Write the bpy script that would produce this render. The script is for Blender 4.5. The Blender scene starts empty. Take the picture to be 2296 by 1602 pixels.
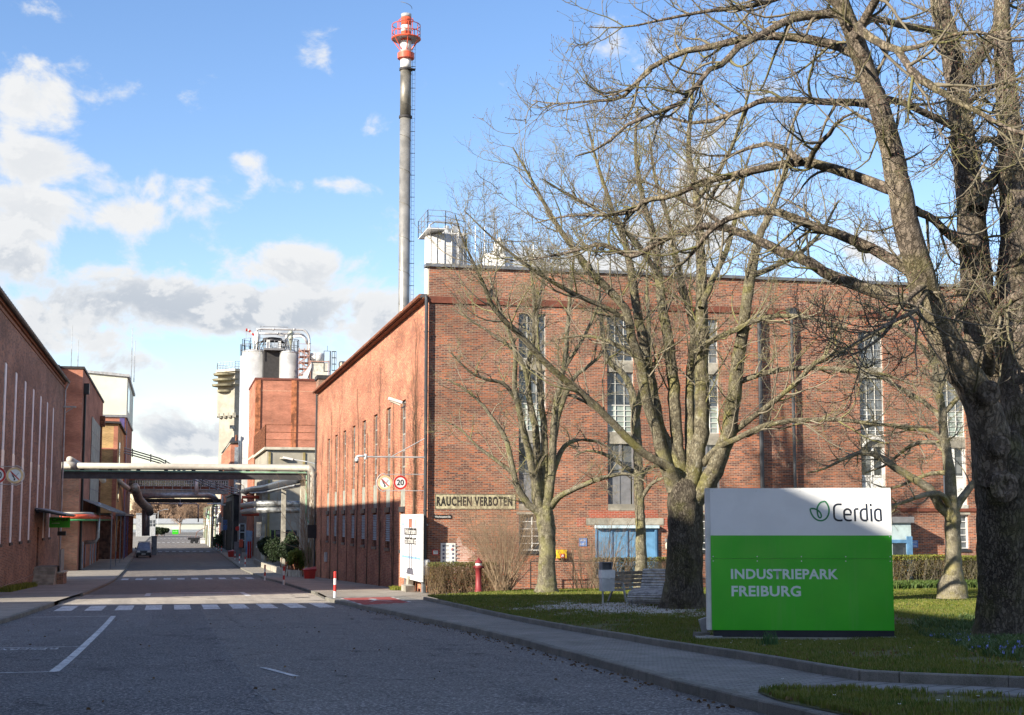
import bpy, bmesh, math, random
import numpy as np
from mathutils import Vector
R = math.radians
rnd = random.Random(7); nr = np.random.RandomState(11)
sc = bpy.context.scene
col = sc.collection

# ------------------------------------------------------------------ camera
YAW, PITCH, FPX, CX, CY, CAMZ = R(13.05), math.atan(365/3269.0), 3269.0, 1148.0, 801.0, 1.62
cd = bpy.data.cameras.new("camera"); cam = bpy.data.objects.new("camera", cd); col.objects.link(cam)
cam.location = (0, 0, CAMZ); cam.rotation_euler = (R(90)+PITCH, 0, -YAW)
cd.sensor_width = 36; cd.lens = 36*FPX/2296.0; cd.clip_start = 0.1; cd.clip_end = 9000
sc.camera = cam
sc.render.resolution_x = 1024; sc.render.resolution_y = 715
sc.view_settings.view_transform = 'Standard'; sc.view_settings.look = 'None'
sc.view_settings.exposure = 1.22; sc.view_settings.gamma = 1

_f = np.array([math.sin(YAW)*math.cos(PITCH), math.cos(YAW)*math.cos(PITCH), math.sin(PITCH)])
_r = np.array([math.cos(YAW), -math.sin(YAW), 0.0])
_u = np.cross(_r, _f)
C0 = np.array([0, 0, CAMZ])
def ray(px, py): return _f*FPX + _r*(px-CX) + _u*(CY-py)
def PD(px, py, d): return C0 + ray(px, py)*(d/FPX)            # at depth d along the view axis
def PY(px, py, Y):
    v = ray(px, py); return C0 + v*(Y/v[1])
def PX(px, py, X):
    v = ray(px, py); return C0 + v*(X/v[0])
# terrain profile: the street falls away from the camera
_ty = np.array([-200, -20, 0, 12, 26, 31, 42, 47, 63, 113, 150, 200, 300, 600, 5000.])
_tz = -np.array([1.3, 1.5, 1.62, 1.78, 2.40, 2.53, 2.85, 2.92, 3.22, 4.42, 4.82, 4.90, 4.88, 4.9, 4.9])+CAMZ
def zg(Y):
    Y = np.asarray(Y, float)
    return sum(np.interp(Y+o, _ty, _tz)*w for o, w in ((-5, .25), (0, .5), (5, .25)))
def zside(Y): return zg(Y)+0.12
def zlawn(Y): Y = np.asarray(Y, float); return zg(Y)+0.20+0.10*np.clip((Y-44)/14, 0, 1)-.31*np.exp(-((Y-30.5)/5.5)**2)
def PG(px, py, off=0.0, fz=zg):
    v = ray(px, py); t = 1e-5; lo = 0
    for k in range(4000):
        t2 = lo + (0.25 if lo < 150 else 1.0)/abs(v[1])
        p = C0+v*t2
        if p[2] < fz(p[1])+off: break
        lo = t2
    a, b = lo, t2
    for k in range(25):
        m = (a+b)/2; p = C0+v*m
        if p[2] < fz(p[1])+off: b = m
        else: a = m
    return C0+v*b

# ------------------------------------------------------------------ sun
SEL = R(23.7); SH = np.array([0.883, 0.469])      # elevation; horizontal travel direction of the light
sdir = Vector((SH[0]*math.cos(SEL), SH[1]*math.cos(SEL), -math.sin(SEL)))
sl = bpy.data.lights.new("sun", 'SUN'); sl.energy = 4.9; sl.angle = R(0.53); sl.color = (1.0, 0.90, 0.74)
so = bpy.data.objects.new("sun", sl); col.objects.link(so); so.rotation_euler = sdir.to_track_quat('-Z', 'Y').to_euler()
so.location = (-60, -20, 60)

# ------------------------------------------------------------------ world: sky and clouds
W = bpy.data.worlds.new("World"); sc.world = W; W.use_nodes = True
nt = W.node_tree; nt.nodes.clear()
class NG:
    def __init__(s, nt): s.nt = nt; s.N = nt.nodes; s.L = nt.links
    def n(s, t, **k):
        x = s.N.new(t)
        for a, b in k.items(): setattr(x, a, b)
        return x
    def put(s, sock, v):
        if isinstance(v, bpy.types.NodeSocket): s.L.new(v, sock)
        elif v is not None: sock.default_value = v
    def m(s, op, a, b=None, c=None, clamp=False):
        x = s.n('ShaderNodeMath', operation=op, use_clamp=clamp)
        s.put(x.inputs[0], a); s.put(x.inputs[1], b); s.put(x.inputs[2], c); return x.outputs[0]
    def mr(s, v, a, b, c=0.0, d=1.0, smooth=True):
        x = s.n('ShaderNodeMapRange', interpolation_type='SMOOTHSTEP' if smooth else 'LINEAR')
        for i, q in enumerate((v, a, b, c, d)): s.put(x.inputs[i], q)
        return x.outputs[0]
    def mix(s, f, a, b, mode='MIX'):
        x = s.n('ShaderNodeMix', data_type='RGBA', blend_type=mode)
        s.put(x.inputs[0], f); s.put(x.inputs[6], a); s.put(x.inputs[7], b); return x.outputs[2]
    def noise(s, vec, scale, detail=4, rough=.55, out=0, dist=0.0):
        x = s.n('ShaderNodeTexNoise'); s.put(x.inputs['Vector'], vec)
        x.inputs['Scale'].default_value = scale; x.inputs['Detail'].default_value = detail; x.inputs['Roughness'].default_value = rough
        x.inputs['Distortion'].default_value = dist
        return x.outputs[out]
    def comb(s, x=0., y=0., z=0.):
        q = s.n('ShaderNodeCombineXYZ'); s.put(q.inputs[0], x); s.put(q.inputs[1], y); s.put(q.inputs[2], z); return q.outputs[0]
g = NG(nt)
out = g.n('ShaderNodeOutputWorld')
sky = g.n('ShaderNodeTexSky', sky_type='NISHITA'); sky.sun_disc = False; sky.sun_elevation = SEL
sky.sun_rotation = math.atan2(-SH[0], -SH[1]); sky.air_density = 1.0; sky.dust_density = 0.3; sky.ozone_density = 1.8; sky.altitude = 200
hs = g.n('ShaderNodeHueSaturation'); hs.inputs['Saturation'].default_value = 1.2; g.L.new(g.mix(1.0, sky.outputs[0], (1.055, .96, .985, 1), 'MULTIPLY'), hs.inputs['Color'])
bg1 = g.n('ShaderNodeBackground'); bg1.inputs[1].default_value = 0.10; g.L.new(hs.outputs[0], bg1.inputs[0])
tc = g.n('ShaderNodeTexCoord'); sp = g.n('ShaderNodeSeparateXYZ'); g.L.new(tc.outputs['Generated'], sp.inputs[0])
az = g.m('ARCTAN2', sp.outputs[0], sp.outputs[1]); el = g.m('ARCSINE', sp.outputs[2])
def azel(px, py):
    v = ray(px, py); v = v/np.linalg.norm(v); return math.atan2(v[0], v[1]), math.asin(v[2])
def cloudfield(daz, dele):
    a = g.m('ADD', az, daz); e = g.m('ADD', el, dele)
    vec = g.comb(g.m('MULTIPLY', a, 7.5), g.m('MULTIPLY', e, 10.0), 0.37)
    n1 = g.noise(vec, 2.3, 10, .60, 0, .25)
    return n1
# blobs: px,py,sx,sy,weight
BL = [(430, 690, 430, 64, .58), (120, 700, 260, 80, .42), (640, 600, 210, 62, .40), (60, 480, 160, 66, .46), (110, 370, 100, 52, .48), (50, 215, 120, 65, .34),
      (275, 480, 85, 48, .44), (190, 410, 200, 70, .30), (420, 410, 60, 22, .20), (725, 412, 100, 28, .33), (560, 355, 55, 26, .28), (60, 20, 90, 30, .2),
      (330, 815, 200, 38, .27), (780, 700, 110, 70, .32), (420, 985, 150, 45, .33), (700, 800, 160, 50, .32), (1580, 440, 85, 100, .70), (1480, 560, 110, 60, .48),
      (1300, 600, 260, 50, .52), (2000, 560, 260, 70, .22), (2180, 430, 150, 50, .16), (900, 560, 90, 40, .16), (0, 590, 110, 90, .42)]
terms = None
for px, py, sx, sy, w in BL:
    a0, e0 = azel(px, py)
    da = g.m('DIVIDE', g.m('SUBTRACT', az, a0), sx/FPX); de = g.m('DIVIDE', g.m('SUBTRACT', el, e0), sy/FPX)
    r2 = g.m('ADD', g.m('MULTIPLY', da, da), g.m('MULTIPLY', de, de))
    t = g.m('MULTIPLY', g.m('EXPONENT', g.m('MULTIPLY', r2, -0.8)), w)
    terms = t if terms is None else g.m('MAXIMUM', terms, t)
n1 = cloudfield(0.0, 0.0); n2 = cloudfield(-0.006, 0.010)
# elsewhere (behind the camera) scattered ordinary cloud
wide = g.m('MULTIPLY', g.mr(g.m('ABSOLUTE', g.m('SUBTRACT', az, YAW)), .55, 1.0), .17)
mask = g.m('MAXIMUM', terms, wide)
dens = g.m('SUBTRACT', g.m('ADD', g.m('MULTIPLY', n1, 1.35), mask), .80)
alpha = g.mr(dens, 0.0, .24)
alpha = g.m('MULTIPLY', alpha, g.mr(el, -0.01, 0.02))
relief = g.m('SUBTRACT', n1, n2)
lit = g.mr(relief, -.035, .05)
thick = g.mr(dens, .08, .36)
shade = g.m('MULTIPLY', g.m('MULTIPLY', thick, g.m('SUBTRACT', 1.0, g.m('MULTIPLY', lit, .75))), g.mr(g.m('ADD', el, g.m('MULTIPLY', az, .12)), .13, .20, 1.0, .30))
ccol = g.mix(shade, (.78, .79, .80, 1), (.47, .52, .59, 1))
bg2 = g.n('ShaderNodeBackground'); g.L.new(ccol, bg2.inputs[0]); bg2.inputs[1].default_value = 0.50
mx = g.n('ShaderNodeMixShader'); g.L.new(alpha, mx.inputs[0]); g.L.new(bg1.outputs[0], mx.inputs[1]); g.L.new(bg2.outputs[0], mx.inputs[2])
g.L.new(mx.outputs[0], out.inputs[0])

# ------------------------------------------------------------------ materials
def newmat(name):
    m = bpy.data.materials.new(name); m.use_nodes = True
    g = NG(m.node_tree); b = m.node_tree.nodes['Principled BSDF']; return m, g, b
def c4(c): return (c[0], c[1], c[2], 1)
_mc = {}
def mat(name, c, rough=.6, metal=0., var=.12, vscale=2.5, bump=0., bscale=30., c2=None, spec=.4):
    if name in _mc: return _mc[name]
    m, g, b = newmat(name)
    ge = g.n('ShaderNodeNewGeometry').outputs['Position']
    n = g.noise(ge, vscale, 6, .6)
    d = tuple(x*(1-var*2) for x in c) if c2 is None else c2
    u = tuple(min(1, x*(1+var)) for x in c) if c2 is None else c
    g.L.new(g.mix(g.mr(n, .35, .65), c4(d), c4(u)), b.inputs['Base Color'])
    b.inputs['Roughness'].default_value = rough; b.inputs['Metallic'].default_value = metal
    b.inputs['Specular IOR Level'].default_value = spec
    if bump:
        bp = g.n('ShaderNodeBump'); bp.inputs['Strength'].default_value = bump; bp.inputs['Distance'].default_value = .02
        g.L.new(g.noise(ge, bscale, 4), bp.inputs['Height']); g.L.new(bp.outputs[0], b.inputs['Normal'])
    _mc[name] = m; return m
def wall_uv(g):
    ge = g.n('ShaderNodeNewGeometry')
    p = g.n('ShaderNodeSeparateXYZ'); g.L.new(ge.outputs['Position'], p.inputs[0])
    q = g.n('ShaderNodeSeparateXYZ'); g.L.new(ge.outputs['True Normal'], q.inputs[0])
    f = g.m('GREATER_THAN', g.m('ABSOLUTE', q.outputs[0]), .5)
    u = g.m('ADD', g.m('MULTIPLY', p.outputs[0], g.m('SUBTRACT', 1.0, f)), g.m('MULTIPLY', p.outputs[1], f))
    return g.comb(u, p.outputs[2], 0.), ge.outputs['Position'], p
def brickmat(name, ca, cb, cm, patch=(.30, .07, .03), dark=(.10, .055, .045), pa=.3, da=.35, rough=.85, stain=.25, bw=.25, rh=.077, ms=.011):
    m, g, b = newmat(name)
    uv, pos, p = wall_uv(g)
    br = g.n('ShaderNodeTexBrick'); g.L.new(uv, br.inputs['Vector'])
    br.inputs['Color1'].default_value = c4(ca); br.inputs['Color2'].default_value = c4(cb); br.inputs['Mortar'].default_value = c4(cm)
    br.inputs['Scale'].default_value = 1; br.inputs['Brick Width'].default_value = bw; br.inputs['Row Height'].default_value = rh
    br.inputs['Mortar Size'].default_value = ms; br.inputs['Mortar Smooth'].default_value = .2; br.inputs['Bias'].default_value = 0
    # per brick colour: cell noise on brick grid
    row = g.m('FLOOR', g.m('DIVIDE', p.outputs[2], rh))
    spu = g.n('ShaderNodeSeparateXYZ'); g.L.new(uv, spu.inputs[0])
    cu = g.m('FLOOR', g.m('DIVIDE', g.m('ADD', spu.outputs[0], g.m('MULTIPLY', g.m('MODULO', row, 2.0), bw/2)), bw))
    wn = g.n('ShaderNodeTexWhiteNoise'); wn.noise_dimensions = '2D'; g.L.new(g.comb(cu, row, 0.), wn.inputs['Vector'])
    r1 = wn.outputs['Value']; r2 = g.n('ShaderNodeSeparateXYZ'); g.L.new(wn.outputs['Color'], r2.inputs[0])
    big = g.noise(pos, .45, 5, .6); big2 = g.noise(pos, 1.1, 4, .6)
    mort = br.outputs['Fac']
    c = br.outputs['Color']
    notm = g.m('SUBTRACT', 1.0, mort)
    f1 = g.m('MULTIPLY', g.m('MULTIPLY', g.mr(g.m('ADD', r1, g.m('MULTIPLY', big, 1.2)), 1.15, 1.45), pa*2, clamp=True), notm)
    c = g.mix(f1, c, c4(patch))
    f2 = g.m('MULTIPLY', g.m('MULTIPLY', g.mr(g.m('ADD', r2.outputs[1], g.m('MULTIPLY', big2, 1.0)), 1.05, 1.4), da*2, clamp=True), notm)
    c = g.mix(f2, c, c4(dark))
    st = g.noise(g.comb(g.m('MULTIPLY', spu.outputs[0], 1.2), g.m('MULTIPLY', p.outputs[2], .25), 0.), 1.0, 6, .65)
    c = g.mix(g.m('MULTIPLY', g.mr(st, .48, .72), stain), c, c4((.13, .085, .07)))
    ef = g.noise(g.comb(g.m('MULTIPLY', spu.outputs[0], .8), g.m('MULTIPLY', p.outputs[2], 1.1), 9.), 1.0, 7, .72)
    c = g.mix(g.m('MULTIPLY', g.mr(ef, .62, .70), .40), c, c4((.48, .36, .30)))
    lv = g.mr(g.noise(g.comb(g.m('MULTIPLY', spu.outputs[0], .22), g.m('MULTIPLY', p.outputs[2], .5), 3.), 1., 5, .65), .3, .7, .70, 1.24); lvc = g.n('ShaderNodeCombineColor'); [g.L.new(lv, lvc.inputs[k_]) for k_ in range(3)]
    c = g.mix(1.0, c, lvc.outputs[0], 'MULTIPLY')
    g.L.new(c, b.inputs['Base Color']); b.inputs['Roughness'].default_value = rough; b.inputs['Specular IOR Level'].default_value = .2
    bp = g.n('ShaderNodeBump'); bp.inputs['Strength'].default_value = .5; bp.inputs['Distance'].default_value = .012
    g.L.new(g.m('SUBTRACT', g.m('MULTIPLY', g.noise(pos, 25, 3), .4), mort), bp.inputs['Height']); g.L.new(bp.outputs[0], b.inputs['Normal'])
    _mc[name] = m; return m

# ------------------------------------------------------------------ mesh building
class MB:
    def __init__(s): s.v = []; s.f = []; s.n = 0
    def add(s, v, f):
        v = np.asarray(v, float).reshape(-1, 3); s.v.append(v)
        for q in f: s.f.append(tuple(i+s.n for i in q))
        s.n += len(v); return s
    def arr(s, v, fa):
        s.v.append(v.reshape(-1, 3)); s.f.extend((fa+s.n).tolist()); s.n += len(s.v[-1]); return s
    def box(s, a, b):
        (x0, y0, z0), (x1, y1, z1) = a, b
        v = [(x0, y0, z0), (x1, y0, z0), (x1, y1, z0), (x0, y1, z0), (x0, y0, z1), (x1, y0, z1), (x1, y1, z1), (x0, y1, z1)]
        return s.add(v, [(0, 3, 2, 1), (4, 5, 6, 7), (0, 1, 5, 4), (1, 2, 6, 5), (2, 3, 7, 6), (3, 0, 4, 7)])
    def obox(s, c, ax, ay, az):          # oriented box: centre and three half-axes
        c, ax, ay, az = map(lambda q: np.array(q, float), (c, ax, ay, az))
        v = [c+i*ax+j*ay+k*az for k in (-1, 1) for (i, j) in ((-1, -1), (1, -1), (1, 1), (-1, 1))]
        return s.add(v, [(0, 3, 2, 1), (4, 5, 6, 7), (0, 1, 5, 4), (1, 2, 6, 5), (2, 3, 7, 6), (3, 0, 4, 7)])
    def bar(s, p, q, w, h=None, up=(0, 0, 1)):
        p = np.array(p, float); q = np.array(q, float); h = h or w
        d = q-p; L = np.linalg.norm(d); d /= L; up = np.array(up, float)
        if abs(np.dot(d, up)) > .98: up = np.array((0, 1., 0))
        x = np.cross(d, up); x /= np.linalg.norm(x); y = np.cross(x, d)
        return s.obox((p+q)/2, d*L/2, x*w/2, y*h/2)
    def quad(s, *p): return s.add(p, [tuple(range(len(p)))])
    def tube(s, P, r, n=8, cap=True):
        P = np.asarray(P, float); k = len(P); r = np.broadcast_to(np.asarray(r, float), (k,))
        T = np.gradient(P, axis=0); T /= np.linalg.norm(T, axis=1)[:, None]+1e-12
        ref = np.array((0, 0, 1.)) if abs(T[0][2]) < .9 else np.array((1., 0, 0))
        X = np.cross(T[0], ref); X /= np.linalg.norm(X); rings = []
        a = np.arange(n)*2*math.pi/n
        for i in range(k):
            X = X-T[i]*np.dot(X, T[i]); X /= np.linalg.norm(X)+1e-12; Yv = np.cross(T[i], X)
            rings.append(P[i]+r[i]*(np.cos(a)[:, None]*X+np.sin(a)[:, None]*Yv))
        v = np.concatenate(rings); f = [(i*n+j, i*n+(j+1) % n, (i+1)*n+(j+1) % n, (i+1)*n+j) for i in range(k-1) for j in range(n)]
        if cap: f += [tuple(range(n-1, -1, -1)), tuple((k-1)*n+j for j in range(n))]
        return s.add(v, f)
    def cyl(s, c, r, z0, z1, n=20, r2=None): return s.tube([(c[0], c[1], z0), (c[0], c[1], z1)], [r, r if r2 is None else r2], n)
    def lathe(s, c, prof, n=24):          # prof: [(r,z)]
        a = np.arange(n)*2*math.pi/n; v = []
        for r, z in prof: v += [(c[0]+r*math.cos(t), c[1]+r*math.sin(t), c[2]+z) for t in a]
        k = len(prof); f = [(i*n+j, i*n+(j+1) % n, (i+1)*n+(j+1) % n, (i+1)*n+j) for i in range(k-1) for j in range(n)]
        f += [tuple(range(n-1, -1, -1)), tuple((k-1)*n+j for j in range(n))]
        return s.add(v, f)
    def prism(s, poly, d):                # planar 3-D polygon extruded by vector d
        p = np.array(poly, float); n = len(p); d = np.array(d, float)
        f = [tuple(range(n)), tuple(range(2*n-1, n-1, -1))]+[(j, (j+1) % n, n+(j+1) % n, n+j)[::-1] for j in range(n)]
        return s.add(np.concatenate([p, p+d]), f)
ORG = {}
def org(o): return ORG.get(o.name, np.zeros(3)) if o else np.zeros(3)
def link(o): col.objects.link(o); return o
def tag(o, label=None, cat=None, group=None, kind=None):
    for k, v in (('label', label), ('category', cat), ('group', group), ('kind', kind)):
        if v: o[k] = v
    return o
def obj(name, mb, m, parent=None, smooth=False, local=False, label=None, cat=None, group=None, kind=None, origin=None):
    """ONE mesh object. Vertices are given in world space unless local=True."""
    V = np.concatenate(mb.v) if mb.v else np.zeros((0, 3))
    if parent is not None and not local: V = V-org(parent)
    if parent is None and origin is not None and not local: V = V-np.array(origin)
    me = bpy.data.meshes.new(name); me.from_pydata(V.tolist(), [], mb.f); me.validate()
    if m: me.materials.append(m)
    if smooth:
        me.polygons.foreach_set('use_smooth', [True]*len(me.polygons))
    o = bpy.data.objects.new(name, me); link(o)
    if parent is not None: o.parent = parent; ORG[o.name] = org(parent)
    elif origin is not None: o.location = origin; ORG[o.name] = np.array(origin, float)
    return tag(o, label, cat, group, kind)
def thing(name, label, cat, loc, group=None, rz=0):
    o = bpy.data.objects.new(name, None); link(o); o.location = tuple(loc); o.empty_display_size = .3
    o.rotation_euler.z = rz; ORG[o.name] = np.array(loc, float); return tag(o, label, cat, group)
def copytree(o, loc=None, rz=None, label=None, parent=None):
    c = o.copy(); col.objects.link(c)
    if parent: c.parent = parent
    if loc is not None: c.location = tuple(loc)
    if rz is not None: c.rotation_euler.z = rz
    if label: c['label'] = label
    for ch in [x for x in o.children]: copytree(ch, parent=c)
    return c
def drape(name, poly, fz, m, step=2.0, kind='structure', label=None, skirt=0.):
    bm = bmesh.new(); vs = [bm.verts.new((p[0], p[1], 0)) for p in poly]; bm.faces.new(vs)
    bmesh.ops.triangulate(bm, faces=bm.faces[:])
    ys = [p[1] for p in poly]; y = math.ceil(min(ys)/step)*step
    while y < max(ys):
        bmesh.ops.bisect_plane(bm, geom=bm.verts[:]+bm.edges[:]+bm.faces[:], plane_co=(0, y, 0), plane_no=(0, 1, 0)); y += step if y < 160 else step*8
    bmesh.ops.recalc_face_normals(bm, faces=bm.faces[:])
    for v in bm.verts: v.co.z = float(fz(v.co.y))
    for f in bm.faces:
        f.normal_update()
        if f.normal.z < 0: f.normal_flip()
    me = bpy.data.meshes.new(name); bm.to_mesh(me); bm.free(); me.materials.append(m)
    o = link(bpy.data.objects.new(name, me)); return tag(o, label, None, None, kind)
def text(name, s, m, parent, origin, right, up, size, width=None, bold=0., spacing=1., label=None, extr=.001, align='LEFT'):
    cu = bpy.data.curves.new(name, 'FONT'); cu.body = s; cu.size = 1; cu.offset = bold; cu.space_character = spacing; cu.extrude = 0
    cu.resolution_u = 3
    t = bpy.data.objects.new('tmp', cu); link(t); bpy.context.view_layer.update()
    me = bpy.data.meshes.new_from_object(t.evaluated_get(bpy.context.evaluated_depsgraph_get())); bpy.data.objects.remove(t)
    n = len(me.vertices); co = np.zeros(n*3); me.vertices.foreach_get('co', co); co = co.reshape(-1, 3)
    h = co[:, 1].max()-co[:, 1].min(); w = co[:, 0].max()-co[:, 0].min(); co[:, 0] -= co[:, 0].min(); co[:, 1] -= co[:, 1].min()
    sy = size/h; sx = sy if width is None else width/w
    right = np.array(right, float); up = np.array(up, float)
    V = np.array(origin)+co[:, :1]*sx*right+co[:, 1:2]*sy*up-org(parent)
    me.vertices.foreach_set('co', V.ravel()); me.materials.clear(); me.materials.append(m); me.name = name; me.update()
    o = link(bpy.data.objects.new(name, me)); o.parent = parent; ORG[o.name] = org(parent); return o
def ribbon(mb, pts, w, O, right, up, nrm, lift):
    """a flat stroke of width w through 2-D pts in the frame (O, right, up)"""
    p = np.array(pts, float); k = len(p); cl = np.allclose(p[0], p[-1])
    T = np.gradient(p, axis=0)
    if cl: T[0] = T[-1] = p[1]-p[-2]
    T /= np.linalg.norm(T, axis=1)[:, None]; N = np.stack([-T[:, 1], T[:, 0]], 1)
    a = p+N*w/2; b = p-N*w/2; O = np.array(O)+np.array(nrm)*lift
    v = [O+q[0]*np.array(right)+q[1]*np.array(up) for q in np.concatenate([a, b])]
    mb.add(v, [(i, i+k, i+k+1, i+1) for i in range(k-1)])
def arc(cx, cy, rx, ry, a0, a1, n=12): return [(cx+rx*math.cos(R(a0+(a1-a0)*i/n)), cy+ry*math.sin(R(a0+(a1-a0)*i/n))) for i in range(n+1)]
def disc(mb, c, r, right, up, n=28, r0=0.):
    c = np.array(c, float); right = np.array(right, float); up = np.array(up, float)
    o = [c+r*(math.cos(t)*right+math.sin(t)*up) for t in np.arange(n)*2*math.pi/n]
    if r0 == 0: mb.add(o, [tuple(range(n))])
    else:
        i = [c+r0*(math.cos(t)*right+math.sin(t)*up) for t in np.arange(n)*2*math.pi/n]
        mb.add(o+i, [(j, (j+1) % n, n+(j+1) % n, n+j) for j in range(n)])
def wallholes(mb, axis, c, a0, a1, z0, z1, holes, depth, outward):
    """wall face with openings. axis 'x': plane Y=c spanning x; axis 'y': plane X=c spanning y. reveals run to c - outward*depth"""
    us = sorted(set([a0, a1]+[h[0] for h in holes]+[h[1] for h in holes])); zs = sorted(set([z0, z1]+[h[2] for h in holes]+[h[3] for h in holes]))
    P = (lambda u, z, d=0.: (u, c-outward*d, z)) if axis == 'x' else (lambda u, z, d=0.: (c-outward*d, u, z))
    for i in range(len(us)-1):
        for j in range(len(zs)-1):
            uc = (us[i]+us[i+1])/2; zc = (zs[j]+zs[j+1])/2
            if any(h[0] < uc < h[1] and h[2] < zc < h[3] for h in holes): continue
            mb.quad(P(us[i], zs[j]), P(us[i+1], zs[j]), P(us[i+1], zs[j+1]), P(us[i], zs[j+1]))
    for h in holes:
        a, b, e, f = h[:4]; d = h[4] if len(h) > 4 else depth
        for (p, q, s_, t) in ((a, e, a, f), (b, e, b, f), (a, e, b, e), (a, f, b, f)):
            mb.quad(P(p, q), P(s_, t), P(s_, t, d), P(p, q, d))
# ------------------------------------------------------------------ ground, road, pavements, lawns
def groundmat(name, c1, c2, c3, scale=1., speck=.0, rough=.9, bump=.3, split=None, sscale=140, pave=None, bumps=60, crack=0):
    m, g, b = newmat(name); pos = g.n('ShaderNodeNewGeometry').outputs['Position']
    p = g.n('ShaderNodeSeparateXYZ'); g.L.new(pos, p.inputs[0])
    n = g.noise(pos, .35*scale, 6, .6); n2 = g.noise(pos, 1.7*scale, 6, .65)
    c = g.mix(g.mr(n, .38, .62), c4(c1), c4(c2)); c = g.mix(g.m('MULTIPLY', g.mr(n2, .45, .7), .6), c, c4(c3))
    if split:
        x0, ca, cb, ylo, cc = split
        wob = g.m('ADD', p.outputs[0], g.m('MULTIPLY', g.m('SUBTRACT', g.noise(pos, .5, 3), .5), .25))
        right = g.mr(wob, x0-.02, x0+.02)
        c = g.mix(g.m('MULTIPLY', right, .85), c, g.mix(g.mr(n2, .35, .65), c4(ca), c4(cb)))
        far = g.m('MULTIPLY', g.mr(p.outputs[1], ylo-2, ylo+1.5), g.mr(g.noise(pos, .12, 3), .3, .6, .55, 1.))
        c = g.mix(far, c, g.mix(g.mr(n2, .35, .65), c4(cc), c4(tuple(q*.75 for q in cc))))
        sunstrip = g.m('MULTIPLY', g.mr(p.outputs[1], 55.6, 56.6), g.m('SUBTRACT', 1.0, g.mr(p.outputs[1], 69.5, 71.)))  # sunlit band across the road, painted into the colour as paler beige
        c = g.mix(sunstrip, c, g.mix(g.mr(n2, .35, .65), (.40, .36, .30, 1), (.31, .28, .235, 1)))
        # lengthwise tyre polish
        tx = g.noise(g.comb(g.m('MULTIPLY', p.outputs[0], 1.3), g.m('MULTIPLY', p.outputs[1], .03), 0.), 1., 4, .6)
        c = g.mix(g.m('MULTIPLY', g.mr(tx, .45, .7), .35), c, c4(tuple(q*.6 for q in c1)))
    h = g.noise(pos, bumps, 3, .6)
    if pave:
        w, hh, gap, diag = pave
        mp = g.n('ShaderNodeMapping'); g.L.new(pos, mp.inputs[0]); mp.inputs['Rotation'].default_value = (0, 0, diag)
        br = g.n('ShaderNodeTexBrick'); g.L.new(mp.outputs[0], br.inputs['Vector']); br.inputs['Scale'].default_value = 1
        br.inputs['Brick Width'].default_value = w; br.inputs['Row Height'].default_value = hh; br.inputs['Mortar Size'].default_value = gap
        br.inputs['Color1'].default_value = (1, 1, 1, 1); br.inputs['Color2'].default_value = (.72, .72, .74, 1); br.inputs['Mortar'].default_value = (.30, .30, .26, 1)
        c = g.mix(1.0, c, br.outputs['Color'], 'MULTIPLY'); h = g.m('SUBTRACT', g.m('MULTIPLY', h, .3), br.outputs['Fac'])
    if speck:
        s1 = g.noise(pos, sscale, 2, .8); c = g.mix(g.m('MULTIPLY', g.mr(s1, .50, .66), speck), c, (.52, .50, .48, 1))
        s2 = g.noise(pos, sscale*.6, 2, .8); c = g.mix(g.m('MULTIPLY', g.mr(s2, .52, .72), speck), c, (.012, .012, .015, 1))
    if split:
        oil = g.noise(g.comb(g.m('MULTIPLY', p.outputs[0], 1.0), g.m('MULTIPLY', p.outputs[1], .45), 7.), .9, 4, .6); c = g.mix(g.m('MULTIPLY', g.mr(oil, .60, .72), .5), c, (.035, .036, .042, 1))
        pt = g.n('ShaderNodeTexVoronoi', feature='F1', distance='CHEBYCHEV'); pt.inputs['Scale'].default_value = .13; g.L.new(g.comb(p.outputs[0], g.m('MULTIPLY', p.outputs[1], .35), 0.), pt.inputs['Vector'])
        spc = g.n('ShaderNodeSeparateXYZ'); g.L.new(pt.outputs['Color'], spc.inputs[0]); k1 = g.mr(spc.outputs[0], 0., 1., .86, 1.12, False); kc = g.n('ShaderNodeCombineColor'); [g.L.new(k1, kc.inputs[k_]) for k_ in range(3)]; c = g.mix(1.0, c, kc.outputs[0], 'MULTIPLY')
    if crack:
        vo = g.n('ShaderNodeTexVoronoi', feature='DISTANCE_TO_EDGE'); vo.inputs['Scale'].default_value = .16
        g.L.new(g.comb(g.m('ADD', p.outputs[0], g.m('MULTIPLY', n2, 1.2)), g.m('ADD', p.outputs[1], g.m('MULTIPLY', n, 6.)), 0.), vo.inputs['Vector'])
        c = g.mix(g.m('MULTIPLY', g.m('LESS_THAN', vo.outputs['Distance'], .0035), g.m('MULTIPLY', g.mr(n2, .45, .55), crack)), c, (.02, .02, .022, 1))
    g.L.new(c, b.inputs['Base Color']); b.inputs['Roughness'].default_value = rough; b.inputs['Specular IOR Level'].default_value = .25
    bp = g.n('ShaderNodeBump'); bp.inputs['Strength'].default_value = bump; bp.inputs['Distance'].default_value = .012
    g.L.new(h, bp.inputs['Height']); g.L.new(bp.outputs[0], b.inputs['Normal']); return m
M_ground = groundmat('yard_ground', (.16, .15, .13), (.11, .10, .09), (.09, .085, .08), .3, .2)
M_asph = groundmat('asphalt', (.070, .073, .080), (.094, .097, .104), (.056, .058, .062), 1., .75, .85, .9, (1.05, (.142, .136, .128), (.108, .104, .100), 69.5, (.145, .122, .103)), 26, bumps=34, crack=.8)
M_pave = groundmat('concrete_pavers', (.31, .30, .275), (.24, .236, .22), (.17, .175, .14), 1., .25, .85, .6, None, 60, (.20, .10, .009, 0))
M_slab = groundmat('path_slabs', (.27, .265, .25), (.22, .215, .205), (.17, .18, .14), 1., .2, .85, .6, None, 60, (.62, .30, .016, R(-38)))
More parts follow.
